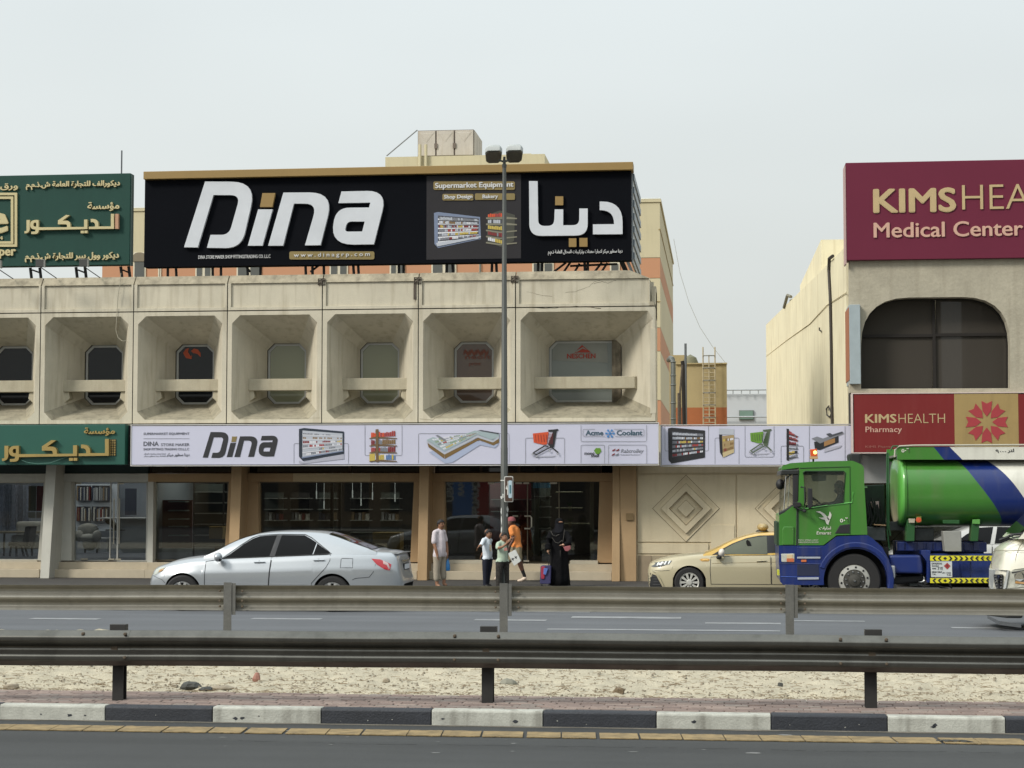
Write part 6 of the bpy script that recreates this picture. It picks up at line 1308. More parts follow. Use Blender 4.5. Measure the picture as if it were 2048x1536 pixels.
def underbody(s, T):
    b = B(); q = s.wp((.35, -.72, .2)); r = s.wp((T['L']-.4, .72, .62)); b.box(q[0], r[0], q[1], r[1], q[2], r[2]); b.build('underbody', s.root, DARK)
    for c in (T['w1'], T['w2']):
        b = B(); q, r = s.wp((c-.37, -.62, .25)), s.wp((c+.37, .62, .72)); b.box(q[0], r[0], q[1], r[1], q[2], r[2]); b.build('wheel_well', s.root, DARK)
# --- silver sedan
Y0 = G(564, 1223)[1]; X0 = X_(285, Y0, 1170)
SILP = carpaint('silver_paint', (172, 176, 180), .10, .32, .7, .55); GLC = GLASS('car_tinted_glass', tint=(22, 22, 24), opac=.8, base=(9, 9, 10), refl=.45, ior=1.45); GLR = GLASS('rear_window_glass', tint=(40, 38, 36), opac=.6, base=(44, 40, 34), refl=.7, ior=1.6)
T1 = dict(L=4.82, H=1.46, w1=.74, w2=3.55, ar=.365, hubz=.33,
          hw=[(0, .42), (.05, .60), (.15, .72), (.35, .81), (.7, .885), (1.2, .91), (2.4, .915), (3.6, .905), (4.2, .87), (4.55, .80), (4.75, .68), (4.82, .52)],
          sill=[(0, .42), (.06, .25), (.3, .2), (1.2, .19), (3.0, .19), (4.3, .24), (4.7, .3), (4.79, .40), (4.82, .5)],
          belt=[(0, .56), (.06, .62), (.15, .74), (.28, .79), (.6, .86), (1.0, .925), (1.5, .955), (2.4, .99), (3.5, 1.045), (4.1, 1.05), (4.5, 1.03), (4.66, 1.0), (4.73, .9), (4.76, .72), (4.80, .64), (4.82, .58)],
          top=[(0, .57), (.05, .66), (.15, .785), (.28, .84), (.6, .945), (1.0, 1.0), (1.3, 1.02), (2.4, 1.03), (3.5, 1.08), (4.1, 1.12), (4.4, 1.105), (4.68, 1.065), (4.73, .95), (4.76, .74), (4.8, .66), (4.82, .6)],
          roof=[(1.12, 1.0), (1.37, 1.12), (1.62, 1.255), (1.85, 1.35), (2.1, 1.415), (2.4, 1.446), (2.75, 1.455), (3.05, 1.45), (3.35, 1.425), (3.6, 1.36), (3.9, 1.25), (4.27, 1.12), (4.34, 1.09)], gx0=1.12, gx1=4.34)
sc1 = thing('silver_sedan', 'silver four-door sedan with dark tinted windows driving left', 'car', (X0+2.4, Y0+.9, 0))
c1 = Car(sc1, T1, X0, Y0+.915, 0, 1.0, SILP)
fd = [(1.20, .27), (1.165, .5), (1.175, .9), (1.45, .945), (2.40, .985), (2.37, .6), (2.345, .27)]; rd = [(2.355, .27), (2.38, .6), (2.415, .985), (3.50, 1.035), (3.50, .93), (3.43, .80), (3.30, .66), (3.17, .52), (3.13, .27)]
c1.build([('front_door', fd), ('rear_door', rd)], [('front_side_window', [(1.50, .965), (1.62, 1.04), (1.84, 1.21), (2.02, 1.32), (2.14, 1.365), (2.46, 1.385), (2.36, 1.0)], GLC, .006), ('pillar_trim', [(2.36, 1.0), (2.46, 1.386), (2.55, 1.386), (2.46, 1.0)], M('dark_trim_gloss', (36, 36, 40), rough=.3), .005),
                                                       ('rear_side_window', [(2.46, 1.005), (2.55, 1.386), (2.98, 1.38), (3.10, 1.32), (3.22, 1.25), (3.16, 1.035)], GLC, .006), ('quarter_window', [(3.18, 1.035), (3.235, 1.235), (3.50, 1.06)], GLC, .006)])
underbody(c1, T1)
c1.strip([(1.44, .955), (2.4, .993), (3.52, 1.05), (3.12, 1.335), (2.99, 1.395), (2.5, 1.40), (2.13, 1.378), (2.0, 1.333), (1.8, 1.2), (1.6, 1.05), (1.48, .965)], .007, SEAM, 'window_seal', gh=True)
# windscreen and rear window: bands across the greenhouse
def screen(c, xa, xb, f0, name, mat, up=.012):
    b = B(); r = []
    for k in range(9):
        x = xa+(xb-xa)*k/8; q = c.gh(x); hr = q[3][0]; row = [(-hr*f0, q[3][1]), (-hr*.6, q[4][1]), (-hr*.3, (q[4][1]+q[5][1])/2+.003), (0, q[5][1]), (hr*.3, (q[4][1]+q[5][1])/2+.003), (hr*.6, q[4][1]), (hr*f0, q[3][1])]
        r.append([c.wp((x, y, z+up)) for y, z in row])
    b.loft(r, False, False); b.build(name, c.root, mat, smooth=True, sharp=180)
screen(c1, 3.42, 4.25, .98, 'rear_window', GLR); screen(c1, 1.2, 2.0, .96, 'windscreen', GLC)
LRED = M('tail_light_red', (176, 22, 34), k=.9, rough=.15, coat=1); LCLR = M('tail_light_clear', (200, 170, 168), rough=.15, coat=1); HLC = M('headlight_clear', (186, 190, 180), rough=.15, coat=1, var=.3, scale=12); AMB = M('amber_lens', (178, 132, 74), rough=.2, coat=1)
c1.patch([(4.26, .965), (4.42, .95), (4.54, .90), (4.62, .86), (4.60, .75), (4.50, .775), (4.36, .86)], LRED, 'tail_light', off=.008); c1.patch([(4.47, .93), (4.56, .885), (4.60, .80), (4.585, .77), (4.55, .84), (4.48, .87)], LCLR, 'tail_light_lens', off=.016)
c1.patch([(4.26, .965), (4.42, .95), (4.54, .90), (4.62, .86), (4.60, .75), (4.50, .775), (4.36, .86)], LRED, 'tail_light', sd=1, off=.008)
c1.patch([(.11, .66), (.15, .745), (.28, .79), (.385, .795), (.36, .74), (.25, .68), (.14, .635)], HLC, 'headlight', off=.006); c1.patch([(.27, .745), (.36, .775), (.33, .725), (.24, .69)], AMB, 'indicator', off=.014); c1.patch([(.11, .66), (.15, .745), (.28, .79), (.385, .795), (.36, .74), (.25, .68)], HLC, 'headlight', sd=1, off=.006)
for x0 in (2.08, 3.19):
    c1.strip([(x0+.01, .895 if x0 < 3 else .935), (x0+.21, .90 if x0 < 3 else .94)], .014, SILP, 'door_handle', off=.022); c1.patch([(x0+.05, .885+.04*(x0 > 3)), (x0+.10, .925+.04*(x0 > 3)), (x0+.15, .885+.04*(x0 > 3)), (x0+.1, .87+.04*(x0 > 3))], M('handle_recess', (120, 122, 126), rough=.4), 'handle_recess', off=.0025)
c1.strip([(3.72, .97), (3.92, .965), (3.925, .80), (3.70, .80), (3.705, .95), (3.72, .97)], .0045, SEAM, 'fuel_flap_seam')
c1.strip([(4.34, .86), (4.30, .72), (4.23, .63), (3.98, .61), (3.92, .58)], .004, SEAM, 'bumper_seam'); c1.strip([(.13, .63), (.22, .6), (.34, .56), (.40, .5)], .004, SEAM, 'bumper_seam')
c1.strip([(1.2, .52), (2.0, .505), (3.1, .50)], .004, M('silver_crease', (150, 152, 156), rough=.4), 'body_crease', off=.0)
for sd in (-1, 1):
    b = B(); q = c1.wp((1.44, sd*.98, .985)); b.ell(q, (.075, .12, .085), 12, 9); m = b.build('mirror', sc1, SILP, smooth=True, sharp=180); b = B(); q2 = c1.wp((1.47, sd*.985, .965)); b.ell(q2, (.04, .09, .06), 10, 7); b.tube([c1.wp((1.45, sd*.88, .94)), q], .03, 6); b.build('mirror_base', m, RUB)
# number plate, boot spoiler lip, antenna
def rearbox(c, x, y0, y1, z0, z1, t, mat, name):
    b = B(); q, r = c.wp((x, y0, z0)), c.wp((x+t, y1, z1)); b.box(q[0], r[0], q[1], r[1], q[2], r[2]); return b.build(name, c.root, mat)
rearbox(c1, 4.755, -.27, .27, .74, .86, .02, M('plate_frame', (40, 40, 42)), 'number_plate_frame'); rearbox(c1, 4.777, -.25, .25, .755, .845, .006, M('plate_white', (190, 192, 196)), 'number_plate')
rearbox(c1, 4.60, -.62, .62, 1.045, 1.062, .14, SILP, 'boot_lip'); rearbox(c1, 4.74, -.4, .4, .90, .925, .02, CHRM, 'boot_garnish')
for x in (T1['w1'], T1['w2']):
    for sd in (-1, 1):
        w_ = wheel(sc1, 0, 0, 0, .325, .21, .215, 10); w_.location = Vector(c1.wp((x, sd*.80, .325)))-sc1.location
        if sd > 0: w_.rotation_euler.z = math.pi
# --- sand-coloured taxi with yellow roof
SCT = .93; Yt = G(1420, 1195.5)[1]; Xt = X_(1294, Yt, 1150)
TXP = carpaint('taxi_beige_paint', (180, 170, 140), .05, .35, .6); TXY = carpaint('taxi_yellow_roof', (206, 168, 80), .03, .3, .7); GLT = GLASS('taxi_glass', tint=(170, 178, 168), opac=.12, base=(90, 96, 86), refl=.5, ior=1.45)
T2 = dict(T1); s2_ = SCT
T2.update(L=4.90, H=1.445, w1=.94, w2=3.77, ar=.375, hubz=.335,
          hw=[(0, .50), (.04, .64), (.12, .74), (.35, .83), (.8, .90), (1.3, .92), (2.6, .92), (3.8, .90), (4.4, .86), (4.75, .75), (4.9, .55)],
          sill=[(0, .36), (.03, .22), (.3, .17), (1.2, .17), (3.2, .17), (4.5, .24), (4.8, .34), (4.9, .5)],
          belt=[(0, .60), (.03, .70), (.08, .735), (.3, .81), (.7, .885), (1.2, .935), (1.6, .95), (2.6, .955), (3.6, 1.0), (4.3, 1.03), (4.7, 1.0), (4.86, .9), (4.9, .7)],
          top=[(0, .62), (.03, .72), (.08, .765), (.3, .85), (.6, .915), (1.0, .955), (1.35, .98), (2.6, .99), (3.6, 1.02), (4.3, 1.07), (4.75, 1.05), (4.86, .93), (4.9, .72)],
          roof=[(1.25, .96), (1.5, 1.065), (1.8, 1.215), (2.1, 1.33), (2.4, 1.41), (2.7, 1.44), (3.0, 1.445), (3.3, 1.43), (3.6, 1.37), (3.9, 1.26), (4.3, 1.08), (4.4, 1.03)], gx0=1.25, gx1=4.4)
tx = thing('taxi', 'beige taxi with yellow roof and roof light, half hidden behind the green tanker cab', 'taxi', (Xt+2.3, Yt+.85, 0))
c2 = Car(tx, T2, Xt, Yt+.86, 0, SCT, TXP, TXY)
c2.build([('front_door', [(1.42, .3), (1.40, .6), (1.42, .90), (2.0, .93), (2.73, .94), (2.74, .6), (2.74, .3)]), ('rear_door', [(2.755, .3), (2.755, .94), (3.7, .98), (3.6, .7), (3.38, .5), (3.36, .3)])],
         [('side_window_surround', [(1.44, .945), (1.62, 1.05), (1.9, 1.20), (2.2, 1.315), (2.5, 1.375), (3.1, 1.39), (3.5, 1.32), (3.85, 1.03)], M('dark_trim_gloss'), .004),
          ('front_side_window', [(1.70, .965), (1.72, 1.075), (1.95, 1.20), (2.2, 1.292), (2.46, 1.345), (2.66, 1.36), (2.67, .965)], M('taxi_window_view', (120, 124, 104), k=.55, rough=.12, var=.2, scale=1.5), .010), ('rear_side_window', [(2.86, .965), (2.84, 1.365), (3.1, 1.365), (3.42, 1.30), (3.6, 1.1), (3.62, .99)], M('taxi_window_view'), .010)])
underbody(c2, T2)
c2.patch([(.03, .70), (.10, .755), (.30, .79), (.56, .815), (.50, .745), (.30, .68), (.14, .665)], M('taxi_headlight_dark', (70, 72, 72), rough=.12, coat=1), 'headlight', off=.008)
for k in range(4): c2.patch([(.20+k*.085, .70+k*.012), (.24+k*.085, .775+k*.012), (.275+k*.085, .78+k*.012), (.235+k*.085, .70+k*.012)], M('led_white', (216, 220, 220), rough=.2), 'led_strip', off=.016)
c2.patch([(.0, .52), (.06, .53), (.20, .48), (.34, .22), (.06, .21), (.01, .36)], RUB, 'bumper_grille', off=.006)
for k in range(4): c2.strip([(.02+k*.01, .46-k*.06), (.20+k*.03, .46-k*.06)], .006, M('grille_bar', (70, 70, 70)), 'grille_slat', off=.01)
c2.strip([(.12, .585), (.19, .56), (.26, .47), (.36, .25)], .012, TXP, 'bumper_fin', off=.02); c2.strip([(.1, .60), (.3, .585), (.5, .60)], .004, SEAM, 'bumper_seam')
c2.strip([(1.44, .76), (2.0, .775), (2.74, .79), (3.6, .82)], .006, M('taxi_crease', (150, 134, 98), rough=.4), 'body_crease', off=.0)
c2.strip([(2.43, .815), (2.64, .825)], .014, TXP, 'door_handle', off=.022); c2.patch([(2.47, .80), (2.53, .845), (2.60, .80)], M('taxi_crease'), 'handle_recess', off=.003)
bd = c2.patch([(1.17, .84), (1.22, .865), (1.36, .865), (1.40, .84), (1.36, .805), (1.22, .805)], M('badge_gold', (190, 138, 58), k=.9, rough=.3), 'door_badge', off=.006); c2.patch([(1.22, .826), (1.24, .846), (1.35, .846), (1.36, .826)], M('badge_cream', (220, 190, 120), rough=.3), 'badge_print', off=.013, par=bd)
b = B(); q = c2.wp((1.66, -1.0, 1.0)); b.ell(q, (.07, .1, .085), 12, 9); mr_ = b.build('mirror', tx, carpaint('pearl_mirror', (214, 206, 196)), smooth=True, sharp=180); b = B(); b.ell(c2.wp((1.60, -.97, .90)), (.06, .08, .05), 10, 7); b.build('mirror_base', mr_, RUB)
b = B(); b.loft([[c2.wp((2.43, y, 1.448)) for y in (-.1, .1)]+[c2.wp((2.72, y, 1.452)) for y in (.1, -.1)], [c2.wp((2.46, y, 1.48)) for y in (-.08, .08)]+[c2.wp((2.69, y, 1.482)) for y in (.08, -.08)]]); b.build('roof_light_base', tx, RUB)
b = B(); b.ell(c2.wp((2.59, 0, 1.55)), (.12, .24, .085), 12, 9); b.build('roof_light', tx, M('roof_light_cream', (178, 156, 108), k=.85, rough=.4, var=.3, scale=20), smooth=True, sharp=180)
# seats glimpsed through the side glass as dark shapes on their own supports
b = B(); b.prism([c2.wp((x, 0, z))[::2] for x, z in ((2.28, .965), (2.27, 1.07), (2.21, 1.19), (2.20, 1.25), (2.23, 1.285), (2.28, 1.25), (2.32, 1.15), (2.43, 1.06), (2.44, .965))], c2.wp((0, -.76, 0))[1]+.0, c2.wp((0, -.76, 0))[1]+.02); sb_ = b.build('seat_back', tx, DARK)
for x in (T2['w1'], T2['w2']):
    for sd in (-1, 1):
        w_ = wheel(tx, 0, 0, 0, .335*SCT, .20, .22*SCT, 10, rimmat=M('hubcap_silver', (200, 198, 190), k=.9, rough=.35, metal=.3)); w_.location = Vector(c2.wp((x, sd*.80, .335)))-tx.location
        if sd > 0: w_.rotation_euler.z = math.pi
# ---------------------------------------------------------------- green fuel tanker
YV = G(1800, 1214)[1]; W_T = 2.45
GRNP = carpaint('tanker_green', (66, 124, 48), .05, .3, .5); BLUP = carpaint('tanker_blue', (22, 42, 104), .04, .3, .4); WHTP = carpaint('tanker_white', (214, 212, 200), .02, .3, .5)
tr = thing('fuel_tanker', 'green, blue and white fuel tanker lorry with a boxy green cab facing left', 'tanker lorry', (X_(1850, YV), YV+1.2, 0))
def T3(px, py, dy=0): x, z = P(px, py, YV); return (x, z)
def vslab(poly, y0, y1, mat, name, par=tr, bevel=.02): 
    b = B(); b.prism([T3(*q) for q in fillet(poly, 5)], YV+y0, YV+y1); return b.build(name, par, mat, bevel=bevel, seg=3)
z4 = lambda pts: [(1540+q[0]/4.516, 860+q[1]/4.518)+((q[2]/4.516,) if len(q) > 2 else ()) for q in pts]
# cab shell: side skins with a window opening, roof, front and back
win = z4([(300, 385, 14), (318, 372, 10), (665, 372, 12), (680, 388, 10), (664, 660), (520, 682), (320, 715, 8)])
winr = [win]
side = z4([(82, 1040), (84, 770), (130, 745), (200, 690), (255, 640), (262, 340), (105, 360), (108, 325, 20), (180, 300, 20), (420, 284), (745, 278, 60), (845, 320, 60), (850, 500), (878, 945), (600, 950), (480, 1040)])
for yy_, nm in ((0, 'cab_side'), (W_T-.05, 'cab_side')):
    o = shape([side, win], YV+yy_+.06, GRNP, nm, tr, .06, dens=5)
vslab(z4([(84, 1040), (84, 770), (240, 690), (240, 1040)]), .03, W_T-.05, GRNP, 'front_panel')
vslab(z4([(110, 358), (110, 325, 18), (180, 300, 20), (420, 286), (745, 280, 50), (840, 320, 50), (842, 350), (262, 350)]), .04, W_T-.06, GRNP, 'cab_roof')
vslab(z4([(815, 340), (845, 340), (868, 945), (730, 945), (730, 925), (815, 900)]), .05, W_T-.06, GRNP, 'cab_back')
vslab(z4([(740, 560), (800, 560), (800, 940), (740, 940)]), .3, W_T-.4, M('cab_seat_dark', (44, 46, 52)), 'seat_back')
vslab(z4([(260, 690), (700, 670), (700, 1030), (260, 1030)]), .06, W_T-.1, M('cab_inner_dark', (40, 44, 42)), 'cab_floor_block')
# windscreen with rubber surround, sun visor
WSG = GLASS('truck_glass', tint=(238, 242, 238), opac=.10, base=(130, 140, 126), refl=.5, ior=1.35)
b = B(); A_, B_ = [z4([q])[0] for q in ((218, 395), (150, 735))]; (xa, za), (xb, zb_) = T3(*A_), T3(*B_); (xc, zc), (xd, zd) = T3(*z4([(150, 400)])[0]), T3(*z4([(128, 745)])[0])
b.loft([[(xd-.0, YV+.25, zd), (xd-.06, YV+.8, zd), (xd-.06, YV+W_T-.8, zd), (xd, YV+W_T-.25, zd)], [(xc, YV+.25, zc), (xc-.06, YV+.8, zc), (xc-.06, YV+W_T-.8, zc), (xc, YV+W_T-.25, zc)]], False, False); b.build('windscreen', tr, WSG)
b = B(); (xe, ze), (xf, zf_) = T3(*z4([(225, 400)])[0]), T3(*z4([(200, 690)])[0]); b.add([(xd, YV+.25, zd), (xc, YV+.25, zc), (xe, YV+.02, ze), (xf, YV+.02, zf_)], [(0, 1, 2, 3)]); b.build('corner_glass', tr, WSG)
b = B(); b.tube([(xd, YV+.25, zd), (xc, YV+.25, zc)], .012, 6); b.tube([(xd+.07, YV+.18, zd+.02), (xc+.07, YV+.18, zc)], .008, 6); b.build('windscreen_trim', tr, CHRM)
vslab(z4([(205, 400), (262, 400), (256, 660), (205, 690)]), -.0, .08, RUB, 'pillar_cover'); vslab(z4([(98, 360), (262, 358), (262, 402), (130, 405), (92, 412)]), -.02, W_T-.1, M('sun_visor', (44, 46, 44), rough=.3), 'sun_visor')
vslab(z4([(82, 745), (135, 720), (205, 672), (225, 690), (130, 760), (84, 772)]), .02, .3, RUB, 'wiper_cowl')
# door: window seal, seams
def vline(pts, r, mat, name, y=-.003, par=tr):
    b = B(); b.tube([(T3(*z4([p])[0])[0], YV+y, T3(*z4([p])[0])[1]) for p in pts], r, 6); return b.build(name, par, mat)
dr = vslab(z4([(262, 1044), (244, 1044), (244, 700), (262, 700)]), -.004, .02, M('dark_green_recess', (24, 60, 26)), 'door_gap', bevel=0)
vline([(244, 700), (240, 1040)], .012, SEAM, 'door_seam'); vline([(270, 345), (722, 332), (724, 640), (722, 940)], .009, M('dark_green_recess'), 'door_seam'); vline([(262, 700), (320, 712), (520, 682), (740, 655), (752, 560)], .014, M('light_green_edge', (98, 176, 84), rough=.3), 'door_crease')
vline([(302, 400), (300, 385), (318, 372), (665, 372), (680, 388), (664, 660), (520, 682), (330, 712)], .014, M('dark_green_recess'), 'window_seal')
b = B(); b.prism([T3(*q) for q in win], YV+.05, YV+.06); b.build('door_window', tr, WSG)
b = B(); b.prism([T3(*q) for q in win], YV+W_T-.06, YV+W_T-.055); b.build('door_window', tr, WSG)
vslab(z4([(405, 400), (550, 400), (545, 455), (420, 460)]), 1.5, 1.6, M('inner_visor', (74, 82, 74)), 'inner_visor'); vslab(z4([(300, 372), (670, 372), (670, 405), (300, 405)]), .12, .2, M('cab_inner_dark'), 'header_trim')
vline([(380, 600), (470, 665)], .02, RUB, 'steering_wheel', .6); vline([(410, 640), (388, 610), (384, 625)], .015, RUB, 'wiper_stalk', .5)
vline([(300, 1040), (720, 1040)], .0, SEAM, 'x') if False else None
# front corner: indicator bump panel
vslab(z4([(112, 1040), (110, 900, 20), (125, 872, 10), (216, 872, 10), (214, 1040)]), -.03, .05, GRNP, 'corner_panel', bevel=.015)
vslab(z4([(585, 935), (630, 860), (720, 850), (720, 935)]), -.012, .02, RUB, 'grab_recess', bevel=.01); 
# emblem: bird and lettering
ev = YV-.004
shape([z4([(412, 736), (450, 733), (490, 755), (520, 788), (540, 812, 10), (528, 850), (530, 858), (512, 850), (495, 812), (470, 806), (440, 790), (470, 792), (488, 788), (460, 757)]), ], ev, WHTP, 'emblem', tr, .006)
shape([z4([(540, 735), (556, 765, 12), (548, 800, 12), (528, 816), (512, 790), (530, 775)])], ev, WHTP, 'emblem', tr, .006)
text('امارات', 1638, 1662, 1053, 1061, ev, WHTP, tr, 'lettering', .006, .03, arabic=True); text('Emarat', 1633, 1663, 1062.5, 1069, ev, WHTP, tr, 'lettering', .006, .03, shear=.15)
text('٥٠٦', 1680, 1697, 1035, 1045, ev, WHTP, tr, 'lettering', .006, .03); text('MAX SPEED LIMIT', 1597, 1637, 1079, 1081.5, ev, WHTP, tr, 'lettering', .004, 0); text('DANGEROUS GOODS', 1597, 1637, 1083, 1086, ev, WHTP, tr, 'lettering', .004, 0)
# blue lower body with wheel arch
HX, HZ = T3(1709, 1161); RA = T3(1772, 1161)[0]-HX
def arcpx(cx, cy, r, a0, a1, n=14): return [(cx+r*math.cos(R(a0+(a1-a0)*k/n)), cy-r*math.sin(R(a0+(a1-a0)*k/n))) for k in range(n+1)]
low = z4([(80, 1045), (490, 1045), (600, 962, 40), (880, 950)])+[(1745, 1077), (1764, 1094), (1778, 1120), (1785, 1150), (1788, 1185)]+[(1777, 1185)]+arcpx(1711, 1161, 64, -20, 188, 18)[1:]+z4([(490, 1400), (120, 1400), (92, 1370), (80, 1180)])
vslab(low, -.02, .35, BLUP, 'lower_cab', bevel=.02); vslab(low, W_T-.4, W_T-.05, BLUP, 'lower_cab', bevel=.02)
vslab(z4([(80, 1045), (240, 1045), (240, 1395), (120, 1398), (92, 1368), (80, 1180)]), .3, W_T-.4, BLUP, 'front_bumper')
arch = arcpx(1711, 1161, 77, -15, 160, 20)+arcpx(1711, 1161, 66, 160, -15, 20); vslab(arch, -.05, .1, BLUP, 'wheel_arch_lip', bevel=.02)
vslab(z4([(244, 1058), (455, 1058), (462, 1138), (244, 1138)]), -.03, -.015, carpaint('deep_blue', (24, 42, 100)), 'step_box'); 
vslab(z4([(242, 1215), (440, 1215), (450, 1320), (242, 1320)]), -.024, -.0, M('step_dark', (24, 32, 62)), 'step_recess')
vslab(z4([(245, 1145), (455, 1145), (455, 1162), (245, 1162)]), -.04, .0, M('step_alu', (166, 170, 180), rough=.4), 'step_edge', bevel=.005); vslab(z4([(248, 1332), (440, 1330), (440, 1350), (250, 1352)]), -.04, .0, M('step_alu'), 'step_edge', bevel=.005)
vslab(z4([(282, 1172), (328, 1172), (328, 1192), (282, 1192)]), -.04, .0, M('orange_marker', (206, 110, 58)), 'side_marker', bevel=.004)
hl = vslab(z4([(100, 1118, 6), (220, 1116, 6), (220, 1195, 6), (104, 1192, 6)]), -.035, .0, M('truck_headlight', (196, 196, 186), rough=.15, coat=1, var=.25, scale=14), 'headlight', bevel=.01); vslab(z4([(150, 1124), (205, 1124), (205, 1160), (150, 1160)]), -.042, -.03, M('lamp_cream', (214, 190, 150), rough=.2), 'headlight_lens', hl, .004); vslab(z4([(150, 1160), (216, 1160), (216, 1192), (150, 1190)]), -.042, -.03, M('lamp_orange', (198, 108, 72), rough=.2), 'indicator_lens', hl, .004)
vline([(84, 1205), (240, 1205), (460, 1212)], .008, M('deep_blue'), 'bumper_seam', -.025); vline([(96, 1325), (240, 1328)], .008, M('light_blue_edge', (60, 90, 170)), 'bumper_crease', -.025)
b = B(); x0, z0 = T3(1557.5, 1151); x1, z1 = T3(1560, 1141); b.box(x0-.02, x0+.03, YV+.1, YV+.5, z0, z1); b.build('front_plate', tr, M('plate_yellowgreen', (206, 208, 70)))
b = B(); x0 = T3(1556.5, 1100)[0]; b.box(x0-.02, x0+.05, YV+.35, YV+W_T-.35, T3(1558, 1092)[1], T3(1558, 1045)[1]); b.build('grille', tr, M('truck_grille', (36, 60, 40)))
# front wheel
w_ = wheel(tr, 0, 0, 0, .505, .30, .30, 0, rimmat=M('truck_rim_silver', (190, 188, 180), k=.85, rough=.35, metal=.4)); WL[w_.name] = Vector((0, 0, 0))
w_.location = Vector((HX, YV+.17, HZ))-tr.location
def lug(par):
    b = B(); b.lathe([(.205, -.145), (.2, -.165), (.12, -.175), (.11, -.2), (.06, -.215), (0, -.22)], (0, 0, 0), 'y', 28); h = b.build('hub', par, M('hub_dirty', (74, 72, 66), k=.85, rough=.5, metal=.3, var=.3, scale=20), smooth=True, sharp=30, local=True)
    b = B()
    b.lathe([(.288, -.142), (.288, -.15), (.21, -.165), (.205, -.145)], (0, 0, 0), 'y', 36); b.build('rim_face', par, M('truck_rim_silver'), smooth=True, sharp=30, local=True)
    for k in range(10):
        a = 2*math.pi*k/10+.2; b = B(); b.lathe([(.021, -.166), (.0, -.167)], (math.cos(a)*.25, 0, math.sin(a)*.25), 'y', 10); b.build('vent_hole', par, DARK, local=True)
        b = B(); b.lathe([(.016, -.165), (.014, -.195), (.0, -.197)], (math.cos(a+.3)*.165, 0, math.sin(a+.3)*.165), 'y', 8); b.build('wheel_nut', par, CHRM, local=True)
    b = B(); b.lathe([(.028, -.215), (.022, -.235), (0, -.236)], (0, 0, 0), 'y', 12); b.build('hub_cap', par, CHRM, local=True)
lug(w_)
b = B(); q = T3(1711, 1161); b.box(q[0]-.66, q[0]+.66, YV+.345, YV+2.0, .35, q[1]+.62); b.build('wheel_well', tr, DARK)
# mirrors, beacon
vslab(z4([(338, 525, 8), (375, 530, 8), (380, 690, 8), (355, 710, 8), (335, 700)]), -.28, -.12, RUB, 'mirror', bevel=.03); vslab(z4([(375, 540), (380, 600), (379, 690), (372, 700)]), -.26, -.14, M('mirror_brown', (96, 84, 78)), 'mirror_back', bevel=.01)
vline([(275, 515), (310, 520), (315, 640), (300, 735), (215, 690)], .02, RUB, 'mirror_arm', -.12); vslab(z4([(205, 650, 8), (275, 655, 8), (280, 690, 6), (210, 700, 6)]), -.14, .05, RUB, 'mirror_bracket', bevel=.02); vslab(z4([(290, 720), (325, 720), (322, 745), (295, 745)]), -.2, -.1, RUB, 'lower_mirror', bevel=.02)
b = B(); x, z = T3(*z4([(100, 490)])[0]); b.ell((x, YV+.55, z), (.085, .12, .105), 12, 8); b.tube([(x+.02, YV+.55, z), (x+.12, YV+.3, z+.12), (x+.2, YV+.1, z+.2)], .015, 6); b.build('front_mirror', tr, RUB, smooth=True)
bc = vslab(z4([(368, 170, 6), (432, 166, 6), (438, 235), (372, 235)]), .3, .48, M('beacon_orange', (206, 84, 40), k=.9, rough=.2, coat=1), 'beacon', bevel=.015); vslab(z4([(368, 236), (440, 236), (440, 258), (372, 260)]), .3, .48, M('beacon_base', (190, 150, 112)), 'beacon_base', bc, .005); vslab(z4([(392, 258), (408, 258), (408, 285), (392, 285)]), .36, .42, RUB, 'beacon_stem', bc, .002)
b = B(); x, z = T3(*z4([(415, 200)])[0]); b.ell((x, YV+.295, z), (.035, .02, .035), 12, 8); b.build('beacon_bulb', bc, M('beacon_glow', (255, 200, 110), emit=3.0))
# gear behind the cab
vslab(z4([(735, 215), (750, 205), (835, 205), (835, 345), (745, 290)]), .5, 1.4, RUB, 'air_intake', bevel=.03); vslab(z4([(850, 500), (1075, 490), (1085, 870), (880, 880)]), 1.0, 1.5, M('gear_dark_green', (30, 46, 36), var=.5, scale=5), 'pump_cabinet', bevel=.02)
vslab(z4([(940, 648, 12), (1020, 645), (1022, 712), (960, 712, 12)]), .9, .98, M('warning_pink', (206, 178, 174)), 'warning_plate', bevel=.003); vslab(z4([(880, 880), (1060, 880), (1070, 1010), (900, 1000)]), .5, 1.2, M('gear_grey', (84, 88, 86), var=.4, scale=8), 'battery_box', bevel=.02); vslab(z4([(955, 855), (1065, 860), (1065, 868), (955, 864)]), .4, .9, M('beacon_base'), 'ledge', bevel=0); vslab(z4([(853, 506), (915, 506), (915, 522), (853, 522)]), .98, 1.0, M('label_green', (150, 190, 140)), 'label_plate', bevel=0)
for pts in ([(1078, 200), (1080, 900), (1100, 1100)], [(1092, 200), (1095, 880), (1110, 960)], [(1110, 180), (1130, 140), (1180, 138)]): vline(pts, .016, M('rail_green', (40, 90, 50)), 'grab_rail', .5)
for k in range(7): q = z4([(880+k*25, 760+(k % 3)*30)])[0]; x, z = T3(*q); b = B(); b.tube([(x, YV+.9, z+.3), (x+.05, YV+.8, z), (x-.05, YV+.8, z-.3), (x+.1, YV+.9, z-.5)], .02, 6); b.build('hose', tr, RUB, smooth=True)
